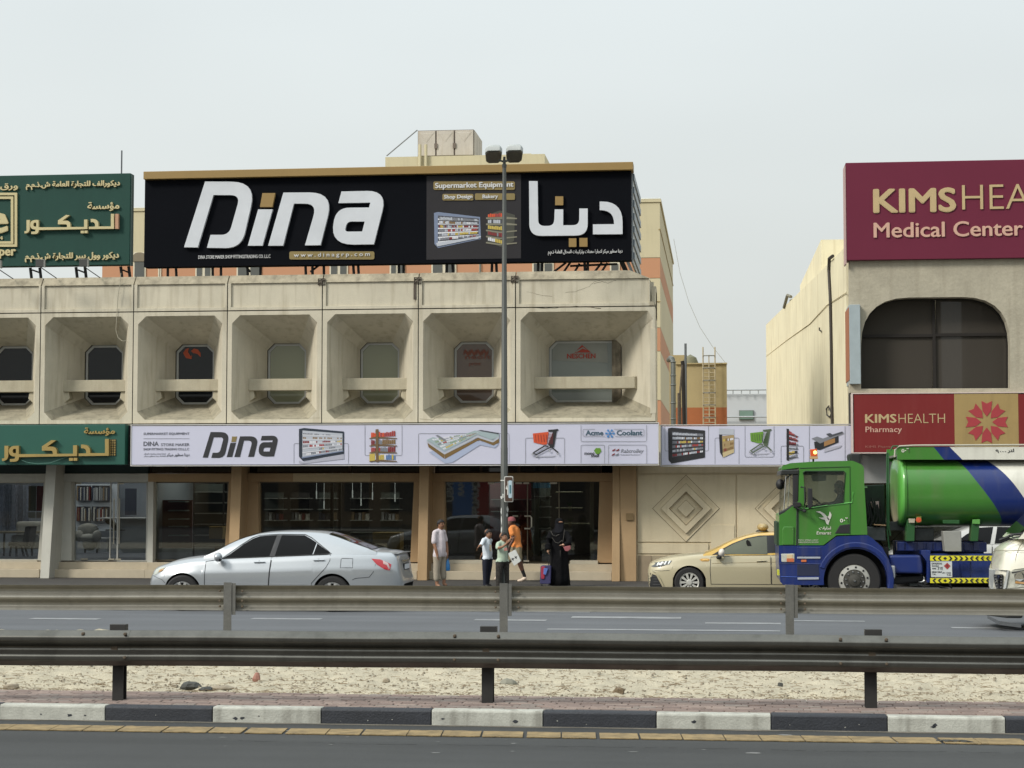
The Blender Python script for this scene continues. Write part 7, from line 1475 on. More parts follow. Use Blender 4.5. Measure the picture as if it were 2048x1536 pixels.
# tank
z_t = lambda pts: [(1800+q[0]/3.94, 880+q[1]/3.938) for q in pts]
xt0 = T3(1812, 990)[0]; zc_t = (T3(1900, 909)[1]+T3(1900, 1055)[1])/2; rz_t = (T3(1900, 909)[1]-T3(1900, 1055)[1])/2; cyt = YV+W_T/2; ry_t = W_T/2-.02; xt1 = X_(2330, YV)
def supel(t, n=2.7): c, s_ = math.cos(t), math.sin(t); return (math.copysign(abs(c)**(2/n), c), math.copysign(abs(s_)**(2/n), s_))
NT = 56; ths = [2*math.pi*k/NT for k in range(NT+1)]
b1t = [(1868, 893), (1890, 914), (1912, 917), (1930, 932), (1950, 958), (1975, 990), (1995, 1018), (2008, 1040), (2012, 1060)]; b2t = [(1900, 893), (1925, 915), (1968, 917), (1985, 925), (2008, 945), (2030, 970), (2050, 998), (2072, 1030), (2085, 1060)]
def bx_at(tab, z):
    w = [T3(*q) for q in tab]; w = sorted([(c, a) for a, c in w]); return interp(w, z)
secs = [('green', lambda z: xt0, lambda z: bx_at(b1t, z), GRNP), ('blue', lambda z: bx_at(b1t, z), lambda z: bx_at(b2t, z), BLUP), ('white', lambda z: bx_at(b2t, z), lambda z: xt1, WHTP)]
for nm, f0, f1, mt in secs:
    b = B(); rings = []
    for k in range(9):
        ring = []
        for t in ths[:-1]:
            c, s_ = supel(t); y, z = cyt+ry_t*c, zc_t+rz_t*s_; ring.append((f0(z)+(f1(z)-f0(z))*k/8, y, z))
        rings.append(ring)
    b.loft(rings, True, nm == 'white'); b.build('tank_shell', tr, mt, smooth=True, sharp=60)
LGRN = carpaint('light_green_end', (92, 164, 72), .05, .35, .4)
b = B(); rings = []
for dx, f in ((0, 1), (-.03, .995), (-.07, .97), (-.10, .86), (-.115, .6), (-.12, 0.02)): rings.append([(xt0+dx, cyt+ry_t*f*supel(t)[0], zc_t+rz_t*f*supel(t)[1]) for t in ths[:-1]])
b.loft(rings, True, True); b.build('tank_end', tr, LGRN, smooth=True, sharp=80)
b = B(); rings = []
for dx, f in ((-.012, 1.003), (-.02, 1.02), (.02, 1.02), (.03, 1.003)): rings.append([(xt0+dx, cyt+ry_t*f*supel(t)[0], zc_t+rz_t*f*supel(t)[1]) for t in ths[:-1]])
b.loft(rings, True, False); b.build('end_rim', tr, GRNP, smooth=True)
# top fairing with slanted stripes
fa = [((1795, 893), (1868, 893), (1889, 919), (1795, 919), GRNP), ((1868, 893), (1900, 893), (1926, 919), (1889, 919), BLUP), ((1900, 893), (2330, 893), (2330, 919), (1926, 919), WHTP)]
for a, c, d_, e, mt in fa:
    b = B(); b.prism([T3(*q) for q in (a, c, d_, e)], YV+.1, YV+.16); b.build('walkway_fairing', tr, mt); b = B(); b.prism([T3(*q) for q in (a, c, d_, e)], YV+W_T-.16, YV+W_T-.1); b.build('walkway_fairing', tr, mt)
b = B(); x0, z0 = T3(1795, 914); b.box(x0, X_(2330, YV), YV+.12, YV+W_T-.12, z0+.01, z0+.05); b.build('walkway_floor', tr, GALV); b = B(); b.tube([(T3(*q)[0], YV+.09, T3(*q)[1]) for q in ((1790, 914), (1791, 899), (1800, 892), (1830, 890.5), (2330, 888))], .018, 6); b.build('fairing_rail', tr, M('rail_pale', (180, 176, 160)))
text('٥٠٦', 1803, 1819, 896, 905, YV+.098, WHTP, tr, 'lettering', .006, .03); text('٩٠٠٠', 1991, 2012, 899, 906, YV+.098, PTX, tr, 'lettering', .006, .02); text('لتر', 2015, 2028, 897, 906, YV+.098, PTX, tr, 'lettering', .006, .02, arabic=True)
# underside gear
def uslab(pts, y0, y1, mat, name, bevel=.01, par=tr): return vslab(z_t(pts), y0, y1, mat, name, par, bevel)
DGR = M('dark_green_leg', (34, 84, 38), rough=.5)
uslab([(65, 620), (130, 620), (125, 800), (60, 800)], .25, .6, DGR, 'tank_leg'); uslab([(585, 625), (645, 625), (630, 800), (570, 800)], .25, .6, DGR, 'tank_leg'); uslab([(583, 628), (643, 625), (643, 665), (583, 662)], .2, .25, M('leg_plate_green', (96, 160, 76)), 'leg_plate')
uslab([(75, 620), (130, 620), (125, 655), (80, 655)], .2, .24, M('label_pale', (176, 170, 150)), 'label_plate'); lb2 = uslab([(135, 605), (178, 600), (180, 650), (140, 655)], .2, .23, M('label_olive', (120, 130, 60)), 'valve_plate'); b = B(); x, z = T3(*z_t([(155, 630)])[0]); b.lathe([(.05, 0), (.05, -.03), (0, -.035)], (x, YV+.2, z), 'y', 14); b.build('valve_button', lb2, M('valve_red', (200, 80, 40)))
uslab([(0, 805), (720, 805), (720, 1080), (0, 1080)], 1.0, 1.5, M('chassis_blue_dark', (24, 38, 84)), 'chassis'); uslab([(0, 808), (720, 812), (720, 890), (0, 880)], .6, .7, BLUP, 'chassis_rail')
for k in range(9): uslab([(10+k*75, 812), (60+k*75, 812), (60+k*75, 880), (10+k*75, 880)], .57, .6, M('deep_blue'), 'chassis_panel')
uslab([(150, 700), (300, 700), (300, 800), (150, 800)], .7, 1.0, M('gear_grey'), 'valve_chest'); uslab([(-70, 650), (150, 650), (150, 720), (-70, 720)], .9, 1.2, M('gear_grey'), 'pipe_rack'); uslab([(345, 720), (490, 718), (492, 880), (362, 880)], .12, .5, M('grey_box_paint', (150, 150, 144), k=.8, var=.12, scale=6), 'control_box', .012)
uslab([(345, 630), (480, 630), (480, 662), (350, 660)], .2, .22, DGR, 'under_plate')
uslab([(-80, 910, ), (168, 908), (185, 1000), (185, 1055), (-80, 1050)], .1, .7, BLUP, 'fuel_box', .04); uslab([(172, 870), (245, 870), (240, 1125), (215, 1125), (215, 960), (172, 900)], .08, .5, BLUP, 'guard_end')
uslab([(235, 900), (1000, 900), (1000, 1090), (235, 1090)], .25, .6, carpaint('mid_blue', (26, 48, 112)), 'side_chest'); uslab([(470, 950), (565, 950), (565, 1090), (500, 1090)], .22, .25, BLUP, 'chest_rib')
YEL = M('chevron_yellow', (214, 206, 40), k=.9)
for y0, y1 in ((912, 952), (1088, 1127)):
    a = uslab([(240, y0), (1000, y0), (1000, y1), (240, y1)], .02, .06, YEL, 'chevron_rail', .003); q = Print(YV+.02); m_ = (y0+y1)/2; h = (y1-y0)/2-3
    for j in range(18):
        x = 255+j*42; dirn = -1 if (j < 2 or 7 <= j <= 10 or j > 15) else 1
        if j == 2 or j == 11: q.poly(z_t([(x, m_), (x+16, m_-h*.7), (x+32, m_), (x+16, m_+h*.7)]), PB); continue
        if dirn > 0: q.poly(z_t([(x, m_-h), (x+16, m_-h), (x+32, m_), (x+16, m_+h), (x, m_+h), (x+16, m_)]), PB)
        else: q.poly(z_t([(x+32, m_-h), (x+16, m_-h), (x, m_), (x+16, m_+h), (x+32, m_+h), (x+16, m_)]), PB)
    q.build('chevron_print', a)
hz = uslab([(240, 958), (410, 956), (412, 1080), (246, 1080)], .0, .02, M('placard_white', (196, 200, 198)), 'hazard_placard', .003); q = Print(YV-.0); q.poly(z_t([(345, 992), (372, 966), (398, 992), (372, 1020)]), PR); q.poly(z_t([(362, 992), (372, 976), (382, 992), (376, 1002), (368, 1002)]), PRD); q.build('flame_diamond', hz)
for s_, a, c, y0, y1 in (('DANGEROUS', 250, 330, 965, 980), ('GOODS', 250, 305, 985, 1000), ('3YE', 296, 338, 1000, 1024), ('FLAMMABLE', 254, 285, 1008, 1018), ('EMERGENCY CONTACT', 252, 330, 1034, 1046), ('TEL', 252, 285, 1052, 1062), ('UN 1202', 330, 400, 1040, 1052), ('FUEL', 370, 405, 1058, 1068)):
    (xa, ya_), (xb, yb_) = z_t([(a, y0), (c, y1)]); text(s_, xa, xb, ya_, yb_, YV, PTX, hz, 'placard_text', .004, .02)
uslab([(-60, 1080), (200, 1070), (200, 1120), (-50, 1150)], .3, .9, RUB, 'air_tank', .04); b = B(); x, z = T3(*z_t([(-60, 1050)])[0]); b.lathe([(.05, -.12), (.06, -.1), (.06, .1), (.05, .12)], T3(*z_t([(-62, 1010)])[0])[:1]+(YV+.05,)+T3(*z_t([(-62, 1040)])[0])[1:], 'z', 14); b.build('air_filter', tr, M('filter_white', (180, 182, 184)))
for pts in ([(250, 1125), (300, 1150), (380, 1180), (425, 1180), (400, 1130)], [(150, 1140), (200, 1160), (300, 1150), (360, 1175)]): b = B(); b.tube([(T3(*z_t([p])[0])[0], YV+.3, T3(*z_t([p])[0])[1]) for p in pts], .025, 6); b.build('hose', tr, RUB, smooth=True)
uslab([(85, 1130), (215, 1135), (200, 1165), (90, 1160)], .4, .8, M('gear_grey'), 'spring_pack', .02)
uslab([(-100, 1140), (-20, 1140), (-10, 1200), (-80, 1200)], .2, .35, M('mudflap_grey', (110, 108, 104)), 'mudflap', .01)
for px in (2150, 2270):
    w_ = wheel(tr, 0, 0, 0, .5, .32, .29, 0, rimmat=M('truck_rim_silver')); WL[w_.name] = Vector((0, 0, 0)); w_.location = Vector((X_(px, YV), YV+.2, .5))-tr.location
uslab([(900, 1000), (1900, 1000), (1900, 870), (900, 870)], .7, 1.6, DARK, 'rear_chassis')
# --- white van nose entering at right
Yv_ = G(2000, 1262)[1]; 
vn = thing('white_van', 'white van nose with chrome grille entering the picture at the right edge', 'van', (X_(2110, Yv_), Yv_+.9, 0)); VWP = carpaint('van_white_paint', (226, 222, 206), .03, .25, .8)
def V(q): a = z_t([q])[0]; return P(a[0], a[1], Yv_)
# body: rings along X with rounded nose
vprof = [(700, 1180, 1.10), (702, 1060, .72), (712, 960, .35)]
b = B(); xs_v = [0, .04, .12, .3, .6, 1.0, 2.2, 4.5]; xn = V((697, 1100))[0]; xb_ = X_(1980, Yv_+1.15)
hoodz = [(0, V((705, 1010))[1]), (.05, V((712, 950))[1]), (.10, V((735, 860))[1]), (.35, V((790, 795))[1]), (.60, V((880, 755))[1]), (.8, V((905, 735))[1]), (1.4, V((905, 735))[1]+.1), (4.5, 1.25)]
rings = []
for x in [0, .02, .05, .1, .18, .3, .5, .75, 1.1, 2, 3.2, 4.4]:
    hw_ = interp([(0, .55), (.05, .68), (.12, .74), (.3, .80), (.6, .835), (1.1, .85), (4.4, .85)], x); zt_ = interp(hoodz, x); zb_v = .34 if x > .04 else .42
    rings.append([(xb_+x, Yv_+.85+s_*hw_*f, zb_v+(zt_-zb_v)*u) for s_, f, u in ((-1, .95, 0), (-1, 1, .25), (-1, 1, .6), (-1, .97, .85), (-1, .86, .96), (-1, .5, 1.0), (1, .5, 1.0), (1, .86, .96), (1, .97, .85), (1, 1, .6), (1, 1, .25), (1, .95, 0))])
b.loft(rings, True, True); b.build('body', vn, VWP, smooth=True, sharp=50)
# cabin above hood
x1_ = V((880, 755))[0]+.1; b = B(); rings = []
for x, zt_ in ((0, 0), (.5, .50), (.95, .92), (1.5, 1.0), (3.4, 1.02)):
    zb_v = V((880, 755))[1]-.05; hw_ = .82-.10*min(1, zt_); rings.append([(x1_+x, Yv_+.85-.82, zb_v), (x1_+x, Yv_+.85-hw_, zb_v+zt_), (x1_+x, Yv_+.85+hw_, zb_v+zt_), (x1_+x, Yv_+.85+.82, zb_v)])
b.loft(rings, True, True); b.build('cabin', vn, VWP, smooth=True, sharp=40)
b = B(); zb_v = V((880, 755))[1]; b.add([(x1_+.03, Yv_+.12, zb_v+.03), (x1_+.93, Yv_+.2, zb_v+.90), (x1_+.93, Yv_+1.5, zb_v+.90), (x1_+.03, Yv_+1.58, zb_v+.03)], [(0, 1, 2, 3)]); b.build('windscreen', vn, GLASS('van_windscreen', tint=(60, 64, 62), opac=.6, base=(70, 76, 74), refl=.2, ior=1.35))
b = B(); b.add([(x1_+.12, Yv_+.02, zb_v+.02), (x1_+.98, Yv_+.10, zb_v+.86), (x1_+1.6, Yv_+.10, zb_v+.86), (x1_+1.6, Yv_+.02, zb_v+.02)], [(0, 1, 2, 3)]); b.build('side_window', vn, GLC)
b = B(); b.tube([(V(q)[0], Yv_+.1, V(q)[1]) for q in ((790, 790), (830, 775), (905, 745), (980, 740))], .022, 6); b.tube([(V(q)[0], Yv_+.05, V(q)[1]) for q in ((860, 750), (900, 770), (980, 755))], .012, 5); b.build('wiper', vn, RUB)
HWV = [(0, .55), (.05, .68), (.12, .74), (.3, .80), (.6, .835), (1.1, .85), (4.4, .85)]
def V3(q):
    a = z_t([q])[0]; d = ray(*a); t = (Yv_-.3)/d.y
    while t*d.y < Yv_+1.2:
        X, Yy = d.x*t, d.y*t
        if X >= xb_ and abs(Yy-Yv_-.85) <= interp(HWV, X-xb_): break
        t += .004
    return Vector((d.x*t, d.y*t, CH+d.z*t))
def nose(pts, d, mat, name, par=vn, dep=.02, x_off=0):
    """patch on the rounded front corner; pts given as zoomed photo points near the corner"""
    b = B(); w = [V3(q) for q in dense(pts, 12)]; v = [tuple(p*(1-d/29)+Vector((0, 0, CH))*(d/29)) for p in w]; v2 = [tuple(p*1.0015-Vector((0, 0, CH))*.0015) for p in w]; n = len(v)
    b.add(v+v2, [list(range(n))]+[(i, (i+1) % n, n+(i+1) % n, n+i) for i in range(n)]); return b.build(name, par, mat)
gr = nose([(702, 1010), (735, 1022), (860, 1025), (835, 1165), (800, 1190), (725, 1185), (700, 1150)], .05, M('van_chrome', (196, 198, 196), rough=.3, metal=.35), 'grille_surround')
nose([(735, 1058), (808, 1058), (800, 1175), (762, 1178), (748, 1140)], .065, RUB, 'grille', gr)
for k in range(5): nose([(742+k*3, 1070+k*22), (802, 1066+k*22), (802, 1074+k*22), (744+k*3, 1079+k*22)], .078, M('grille_grey', (120, 120, 122), rough=.3), 'grille_bar', gr)
nose([(765, 1060), (785, 1060), (780, 1120), (788, 1170), (770, 1170)], .085, CHRM, 'grille_badge', gr)
nose([(870, 1035), (900, 1018), (1060, 1000), (1060, 1150), (830, 1170), (852, 1100)], .02, M('van_headlight', (186, 186, 174), rough=.1, coat=1, var=.4, scale=9), 'headlight'); nose([(900, 1060), (930, 1040), (980, 1030), (975, 1110), (905, 1120)], .03, CHRM, 'headlight_reflector'); nose([(880, 1040), (1060, 1012), (1060, 1018), (880, 1048)], .032, PB, 'headlight_edge'); nose([(912, 1112), (1060, 1125), (1060, 1140), (905, 1128)], .032, AMB, 'headlight_edge')
b = B(); b.tube([V3(q)*.9995 for q in ((722, 1010), (722, 940), (732, 880), (760, 870), (860, 872), (977, 868))], .005, 4); b.tube([(V(q)[0], Yv_+.85-.76-.0, V(q)[1]) for q in ((905, 1020), (925, 900), (950, 840), (977, 800))], .006, 4); b.build('bonnet_seam', vn, M('seam_warm', (130, 124, 104)))
b = B(); x0 = xn-.03; b.loft([[(x0+.0, Yv_+.45, .22), (x0, Yv_+1.25, .22), (x0+.0, Yv_+1.25, .52), (x0, Yv_+.45, .52)], [(x0+.3, Yv_+.0, .2), (x0+.3, Yv_+1.7, .2), (x0+.3, Yv_+1.7, .52), (x0+.3, Yv_+.0, .52)], [(x0+.55, Yv_+.0, .2), (x0+.55, Yv_+1.7, .2), (x0+.55, Yv_+1.7, .50), (x0+.55, Yv_+.0, .50)]]); b.build('lower_bumper', vn, M('bumper_dark', (52, 52, 50), rough=.6), bevel=.03)
b = B(); x, z = V((720, 1425)); b.loft([[(x-.02, Yv_+.3, z+.02), (x-.02, Yv_+.3, z+.07)], [(x+.12, Yv_-.01, z-.06), (x+.12, Yv_-.01, z-.0)], [(x+.45, Yv_-.03, z-.1), (x+.45, Yv_-.03, z-.04)]], False, False); b.build('bumper_chrome', vn, CHRM)
for xw in (1.15, 3.5):
    for sd in (0, 1):
        w_ = wheel(vn, 0, 0, 0, .34, .2, .2, 8); w_.location = Vector((xn+xw, Yv_+.12+sd*1.46, .34))-vn.location
        if sd: w_.rotation_euler.z = math.pi
# white car parked behind the tanker
T4 = dict(T1); pk = thing('parked_white_car', 'white car mostly hidden behind the tanker, seen under its tank', 'car', (X_(1960, 42.6), 43.5, 0))
c4 = Car(pk, T4, X_(1770, 43.4), 44.3, 0, 1.0, carpaint('parked_white_paint', (180, 180, 176))); c4.build([('front_door', fd), ('rear_door', rd)], [('front_side_window', [(1.50, .965), (1.84, 1.21), (2.14, 1.365), (2.46, 1.385), (2.36, 1.0)], GLC, .006), ('rear_side_window', [(2.46, 1.005), (2.55, 1.386), (2.98, 1.38), (3.22, 1.25), (3.16, 1.035)], GLC, .006)]); underbody(c4, T4)
for x in (T4['w1'], T4['w2']):
    w_ = wheel(pk, 0, 0, 0, .325, .21, .215, 8); w_.location = Vector(c4.wp((x, -.8, .325)))-pk.location
# ---------------------------------------------------------------- people
SKB = M('skin_brown', (150, 108, 82), k=.85, rough=.6, var=.05); SKD = M('skin_dark', (96, 64, 50), k=.85, rough=.55, var=.05); SKL = M('skin_light', (190, 148, 122), k=.85, rough=.6)
HAIR = M('black_hair', (26, 22, 21), rough=.7)
def seg_d(p, a, b_, ra, rb):
    ab = b_-a; t = max(0, min(1, (p-a).dot(ab)/max(ab.length_squared, 1e-9))); return (p-(a+ab*t)).length-(ra+(rb-ra)*t)
def figure(name, label, limbs, Yp, loc_px, extras=(), hands=(), voxel=.012, sk=SKB, group=None, hair=None, face=None, smooth=5, cat='person', hem=None):
    """one continuous body grown from tapered limbs; limb = (material, [(photo x, photo y, depth offset, radius m)...])"""
    gx, gy = X_(loc_px, Yp), Yp; root = thing(name, label, cat, (gx, gy, 0), group=group); b = B(); segs = []
    def W(q): x, z = P(q[0], q[1], Yp); return Vector((x, Yp+q[2], z))
    for mt, pts in limbs:
        w = [(W(q), q[3]) for q in pts]
        for (a, ra), (c, rc) in zip(w, w[1:]):
            n = 4; b.tube([a+(c-a)*k/n for k in range(n+1)], [ra+(rc-ra)*k/n for k in range(n+1)], 12); segs.append((mt, a, c, ra, rc))
        for a, ra in w: b.ell(a, (ra, ra, ra), 12, 8)
        if len(w) == 1: segs.append((mt, w[0][0], w[0][0]+Vector((0, 0, .001)), w[0][1], w[0][1]))
    o = b.build('t', None, sk); m = o.modifiers.new('r', 'REMESH'); m.mode = 'VOXEL'; m.voxel_size = voxel; s_ = o.modifiers.new('s', 'SMOOTH'); s_.iterations = smooth; s_.factor = .5
    me = bpy.data.meshes.new_from_object(o.evaluated_get(bpy.context.evaluated_depsgraph_get())); bpy.data.objects.remove(o); me.name = 'body'
    mats = []; [mats.append(s[0]) for s in segs if s[0] not in mats]; me.materials.clear(); [me.materials.append(x) for x in mats]
    for p in me.polygons:
        c = Vector(p.center); bst = min(segs, key=lambda s: seg_d(c, s[1], s[2], s[3], s[4])); mt_ = bst[0]
        if hem and mt_ in hem[:2]: mt_ = hem[0] if c.z > P(loc_px, hem[2], Yp)[1]+.006*math.sin(c.x*60) else hem[1]
        p.material_index = mats.index(mt_); p.use_smooth = True
    off = WL[root.name]
    for v in me.vertices: v.co -= off
    ob = bpy.data.objects.new('body', me); COL.objects.link(ob); ob.parent = root
    # head details
    if face:
        hx, hy, hd, hr, dirx, fr = face; c = W((hx, hy, hd)); f = Vector((dirx, -fr, 0)).normalized(); sd = Vector((-f.y, f.x, 0))
        def at_(u, v, w_): return c+f*u*hr+sd*v*hr+Vector((0, 0, w_*hr))
        b = B(); 
        for s2 in (-1, 1): b.ell(at_(.86, .34*s2, .12), (.12*hr,)*3, 8, 6)
        b.build('eyes', root, HAIR, smooth=True)
        b = B(); b.loft([[at_(.85, -.1, .0), at_(.85, .1, .0), at_(.9, .0, .28)], [at_(1.12, -.09, -.14), at_(1.12, .09, -.14), at_(.98, 0, .2)]]); b.build('nose', root, sk, smooth=True)
        b = B(); b.tube([at_(.9, -.28, -.42), at_(.97, 0, -.40), at_(.9, .28, -.42)], .045*hr*1.2, 6); b.build('mouth', root, M('lips', (120, 70, 62)), smooth=True)
        for s2 in (-1, 1): b = B(); b.ell(at_(-.05, .93*s2, .0), (.10*hr, .14*hr, .26*hr), 8, 6); b.build('ear', root, sk, smooth=True)
        if hair:
            b = B(); vs, fs = ellm((0, 0, 0), (1, 1, 1), 22, 16); q_ = random.Random(3)
            keep = [f_ for f_ in fs if not (lambda z, u: z < hair[0]-.45+(.92 if u > .35 else .55 if u > -.1 else 0)*hair[1])(sum(vs[i][2] for i in f_)/len(f_), sum(vs[i][0] for i in f_)/len(f_))]
            b.add([at_(v[0]*1.10-.03, v[1]*1.10, v[2]*1.20+.12+q_.uniform(0, .03)) for v in vs], keep); hr_ = b.build('hair', root, hair[2] if len(hair) > 2 else HAIR, smooth=True, sharp=180)
            md = hr_.modifiers.new('thick', 'SOLIDIFY'); md.thickness = .012; md.offset = -1
    for (x, y, d, ux, uz, mat_) in hands:
        c = W((x, y, d)); u = Vector((ux, 0, uz)).normalized(); s2 = Vector((0, 1, 0)); n_ = u.cross(s2); b = B()
        b.loft([[c+s2*a*.032+n_*e*.012-u*.01 for a, e in ((-1, -1), (1, -1), (1, 1), (-1, 1))], [c+s2*a*.036+n_*e*.011+u*.07 for a, e in ((-1, -1), (1, -1), (1, 1), (-1, 1))]])
        for k, (l, o_) in enumerate(((.062, -.028), (.072, -.010), (.068, .010), (.052, .028))):
            p0 = c+u*.065+s2*o_; b.tube([p0, p0+u*l*.5+n_*.006, p0+u*l*.85+n_*.022], [.0085, .008, .006], 6)
        b.tube([c+u*.015-s2*.03, c+u*.045-s2*.055, c+u*.075-s2*.055], [.011, .009, .007], 6); b.build('hand', root, mat_, smooth=True, sharp=180, bevel=0)
    return root, W
def cloth(n, c, **k): return M('cloth_'+n, c, k=.84, rough=.95, var=.08, scale=14, bump=.25, bscale=40, **k)
Yp1 = 42.9
SH1, TR1 = cloth('pale_shirt', (206, 196, 200)), cloth('stone_trousers', (160, 150, 134))
r, W = figure('person', 'boy in a pale short-sleeved shirt and stone trousers holding a blue bag', [
    (SKB, [(881, 1046, 0, .085), (882, 1051, -.01, .078), (882, 1055, -.01, .06)]), (SKB, [(880, 1054, 0, .045), (879, 1062, 0, .05)]),
    (SH1, [(872, 1064, -.12, .055), (879, 1063, 0, .075), (886, 1064, .12, .055)]), (SH1, [(879, 1068, 0, .115), (880, 1082, -.01, .135), (880, 1096, -.01, .145), (879, 1107, 0, .15)]), (SH1, [(877, 1100, -.08, .09), (877, 1109, -.08, .09)]), (SH1, [(882, 1100, .08, .09), (882, 1109, .08, .09)]),
    (SH1, [(871, 1066, -.14, .06), (870, 1083, -.18, .062)]), (SKB, [(870, 1084, -.18, .045), (874, 1098, -.2, .038), (877, 1110, -.19, .03)]),
    (SH1, [(886, 1067, .14, .055), (889, 1080, .18, .055)]), (SKB, [(889, 1082, .18, .04), (892, 1096, .16, .035), (893, 1110, .12, .03)]),
    (TR1, [(876, 1110, -.06, .115), (875, 1126, -.07, .09), (874, 1142, -.07, .08), (874, 1157, -.07, .072)]), (TR1, [(883, 1110, .07, .11), (884, 1126, .08, .088), (885, 1142, .08, .078), (886, 1154, .08, .07)]),
    (SKB, [(874, 1158, -.07, .04), (875, 1168, -.07, .04)]), (SKB, [(887, 1156, .08, .04), (887, 1167, .08, .04)]), (SKB, [(875, 1170, -.07, .04), (880, 1172, -.1, .035)]), (SKB, [(887, 1168, .08, .04), (891, 1170, .06, .035)])],
    Yp1, 880, hands=[(877, 1110, -.19, .2, -1, SKB), (893, 1110, .12, 0, -1, SKB)], hem=(SH1, TR1, 1113), face=(882, 1048.5, -.01, .088, .8, .6), hair=(-.05, 1), sk=SKB)
bg_ = thing('carrier_bag', 'thin blue plastic bag hanging from the hand of the boy in the pale shirt', 'bag', (X_(894, Yp1), Yp1+.1, Z_(1150, Yp1)))
b = B(); x, z = P(894, 1131, Yp1); rings = []
for zz, w_, d_ in ((.16, .015, .01), (.10, .03, .02), (.02, .05, .035), (-.07, .06, .045), (-.12, .055, .04), (-.125, .03, .02)): rings.append([(x+.0+w_*math.cos(t)*(1+.15*math.sin(5*t)), Yp1+.10+d_*math.sin(t), z+zz) for t in [2*math.pi*k/16 for k in range(16)]])
b.loft(rings); b.build('bag_body', bg_, M('blue_plastic', (48, 124, 186), k=.9, rough=.3, var=.2, scale=20), smooth=True)
Yp2 = 42.9; SW, NV = cloth('white_sweater', (214, 222, 230)), cloth('navy_trousers', (26, 30, 46))
r, W = figure('person', 'boy in a white sweatshirt and dark navy trousers with arms held out', [
    (SKB, [(976, 1065, 0, .082), (978, 1070, -.02, .074), (979, 1073, -.02, .055)]), (SKB, [(975, 1072, 0, .042), (974, 1079, 0, .045)]),
    (SW, [(968, 1080, -.1, .05), (974, 1079, 0, .068), (980, 1081, .1, .05)]), (SW, [(974, 1084, 0, .10), (974, 1096, 0, .115), (975, 1106, 0, .118), (975, 1114, 0, .11)]),
    (SW, [(968, 1082, -.13, .052), (965, 1090, -.26, .048)]), (SKB, [(965, 1090, -.26, .032), (963, 1091, -.40, .028)]),
    (SW, [(979, 1083, .13, .05), (968, 1098, .24, .045)]), (SKB, [(968, 1099, .24, .03), (961, 1110, .26, .027)]),
    (NV, [(972, 1118, -.05, .088), (971, 1132, -.06, .072), (971, 1150, -.06, .06), (971, 1168, -.05, .055)]), (NV, [(978, 1118, .05, .085), (978, 1132, .05, .07), (976, 1150, .05, .058), (974, 1167, .05, .052)]),
    (HAIR, [(971, 1171, -.06, .04), (976, 1173, -.1, .04)]), (HAIR, [(974, 1170, .05, .04), (980, 1172, .02, .04)])],
    Yp2, 974, hands=[(963, 1091, -.42, -.3, -.4, SKB), (961, 1110, .26, -.5, -1, SKB)], hem=(SW, NV, 1118), face=(977.5, 1067.5, -.01, .082, .9, .5), hair=(-.15, 1), sk=SKB)
q = Print(Yp2-.125); q.poly([(979, 1089), (983, 1090), (983, 1103), (979, 1101)], M('sweater_print', (150, 140, 120))); q.build('sweater_print', r)
Yp3 = 42.5; MG, PT = cloth('mint_shirt', (176, 192, 172)), M('patterned_trousers', (52, 48, 44), k=.85, rough=.95, var=.9, scale=22, grain=.4)
r, W = figure('person', 'small boy in a mint T-shirt and patterned black trousers with raised hands', [
    (SKB, [(1006, 1072, 0, .085), (1009, 1077, -.02, .076), (1010, 1080, -.02, .055)]), (SKB, [(1005, 1079, 0, .042), (1004, 1085, 0, .045)]),
    (MG, [(998, 1087, -.1, .05), (1004, 1086, 0, .07), (1011, 1087, .1, .05)]), (MG, [(1004, 1090, 0, .105), (1005, 1103, -.01, .12), (1005, 1114, 0, .125), (1005, 1120, 0, .12)]),
    (MG, [(997, 1089, -.13, .052), (997, 1095, -.18, .05)]), (SKB, [(997, 1096, -.18, .034), (1008, 1093, -.3, .03), (1017, 1086, -.28, .027)]),
    (MG, [(1011, 1089, .1, .05), (1013, 1094, .12, .046)]), (SKB, [(1012, 1090, .05, .034), (1018, 1082, -.1, .03), (1024, 1077, -.12, .027)]),
    (PT, [(1000, 1124, -.06, .10), (999, 1138, -.07, .082), (998, 1154, -.07, .072), (998, 1172, -.07, .066)]), (PT, [(1010, 1124, .06, .098), (1011, 1138, .07, .08), (1012, 1154, .07, .07), (1012, 1171, .07, .062)]),
    (HAIR, [(998, 1175, -.07, .04), (1004, 1177, -.12, .038)]), (HAIR, [(1013, 1174, .07, .04), (1019, 1176, .04, .038)])],
    Yp3, 1005, hands=[(1017, 1086, -.28, .8, .6, SKB), (1024, 1077, -.12, .9, .3, SKB)], hem=(MG, PT, 1123), face=(1008, 1074, -.01, .083, .9, .5), hair=(.0, 1), sk=SKB)
q = Print(Yp3-.14); q.poly([(1008, 1096), (1014, 1095), (1015, 1101), (1008, 1102)], M('shirt_print', (190, 130, 120))); q.build('shirt_print', r)
Yp4 = 45.2; OR, SO = cloth('orange_shirt', (240, 150, 82)), cloth('khaki_shorts', (150, 138, 112)); SHW = M('trainer_cream', (226, 206, 186)); SOCK = cloth('black_sock', (30, 29, 30))
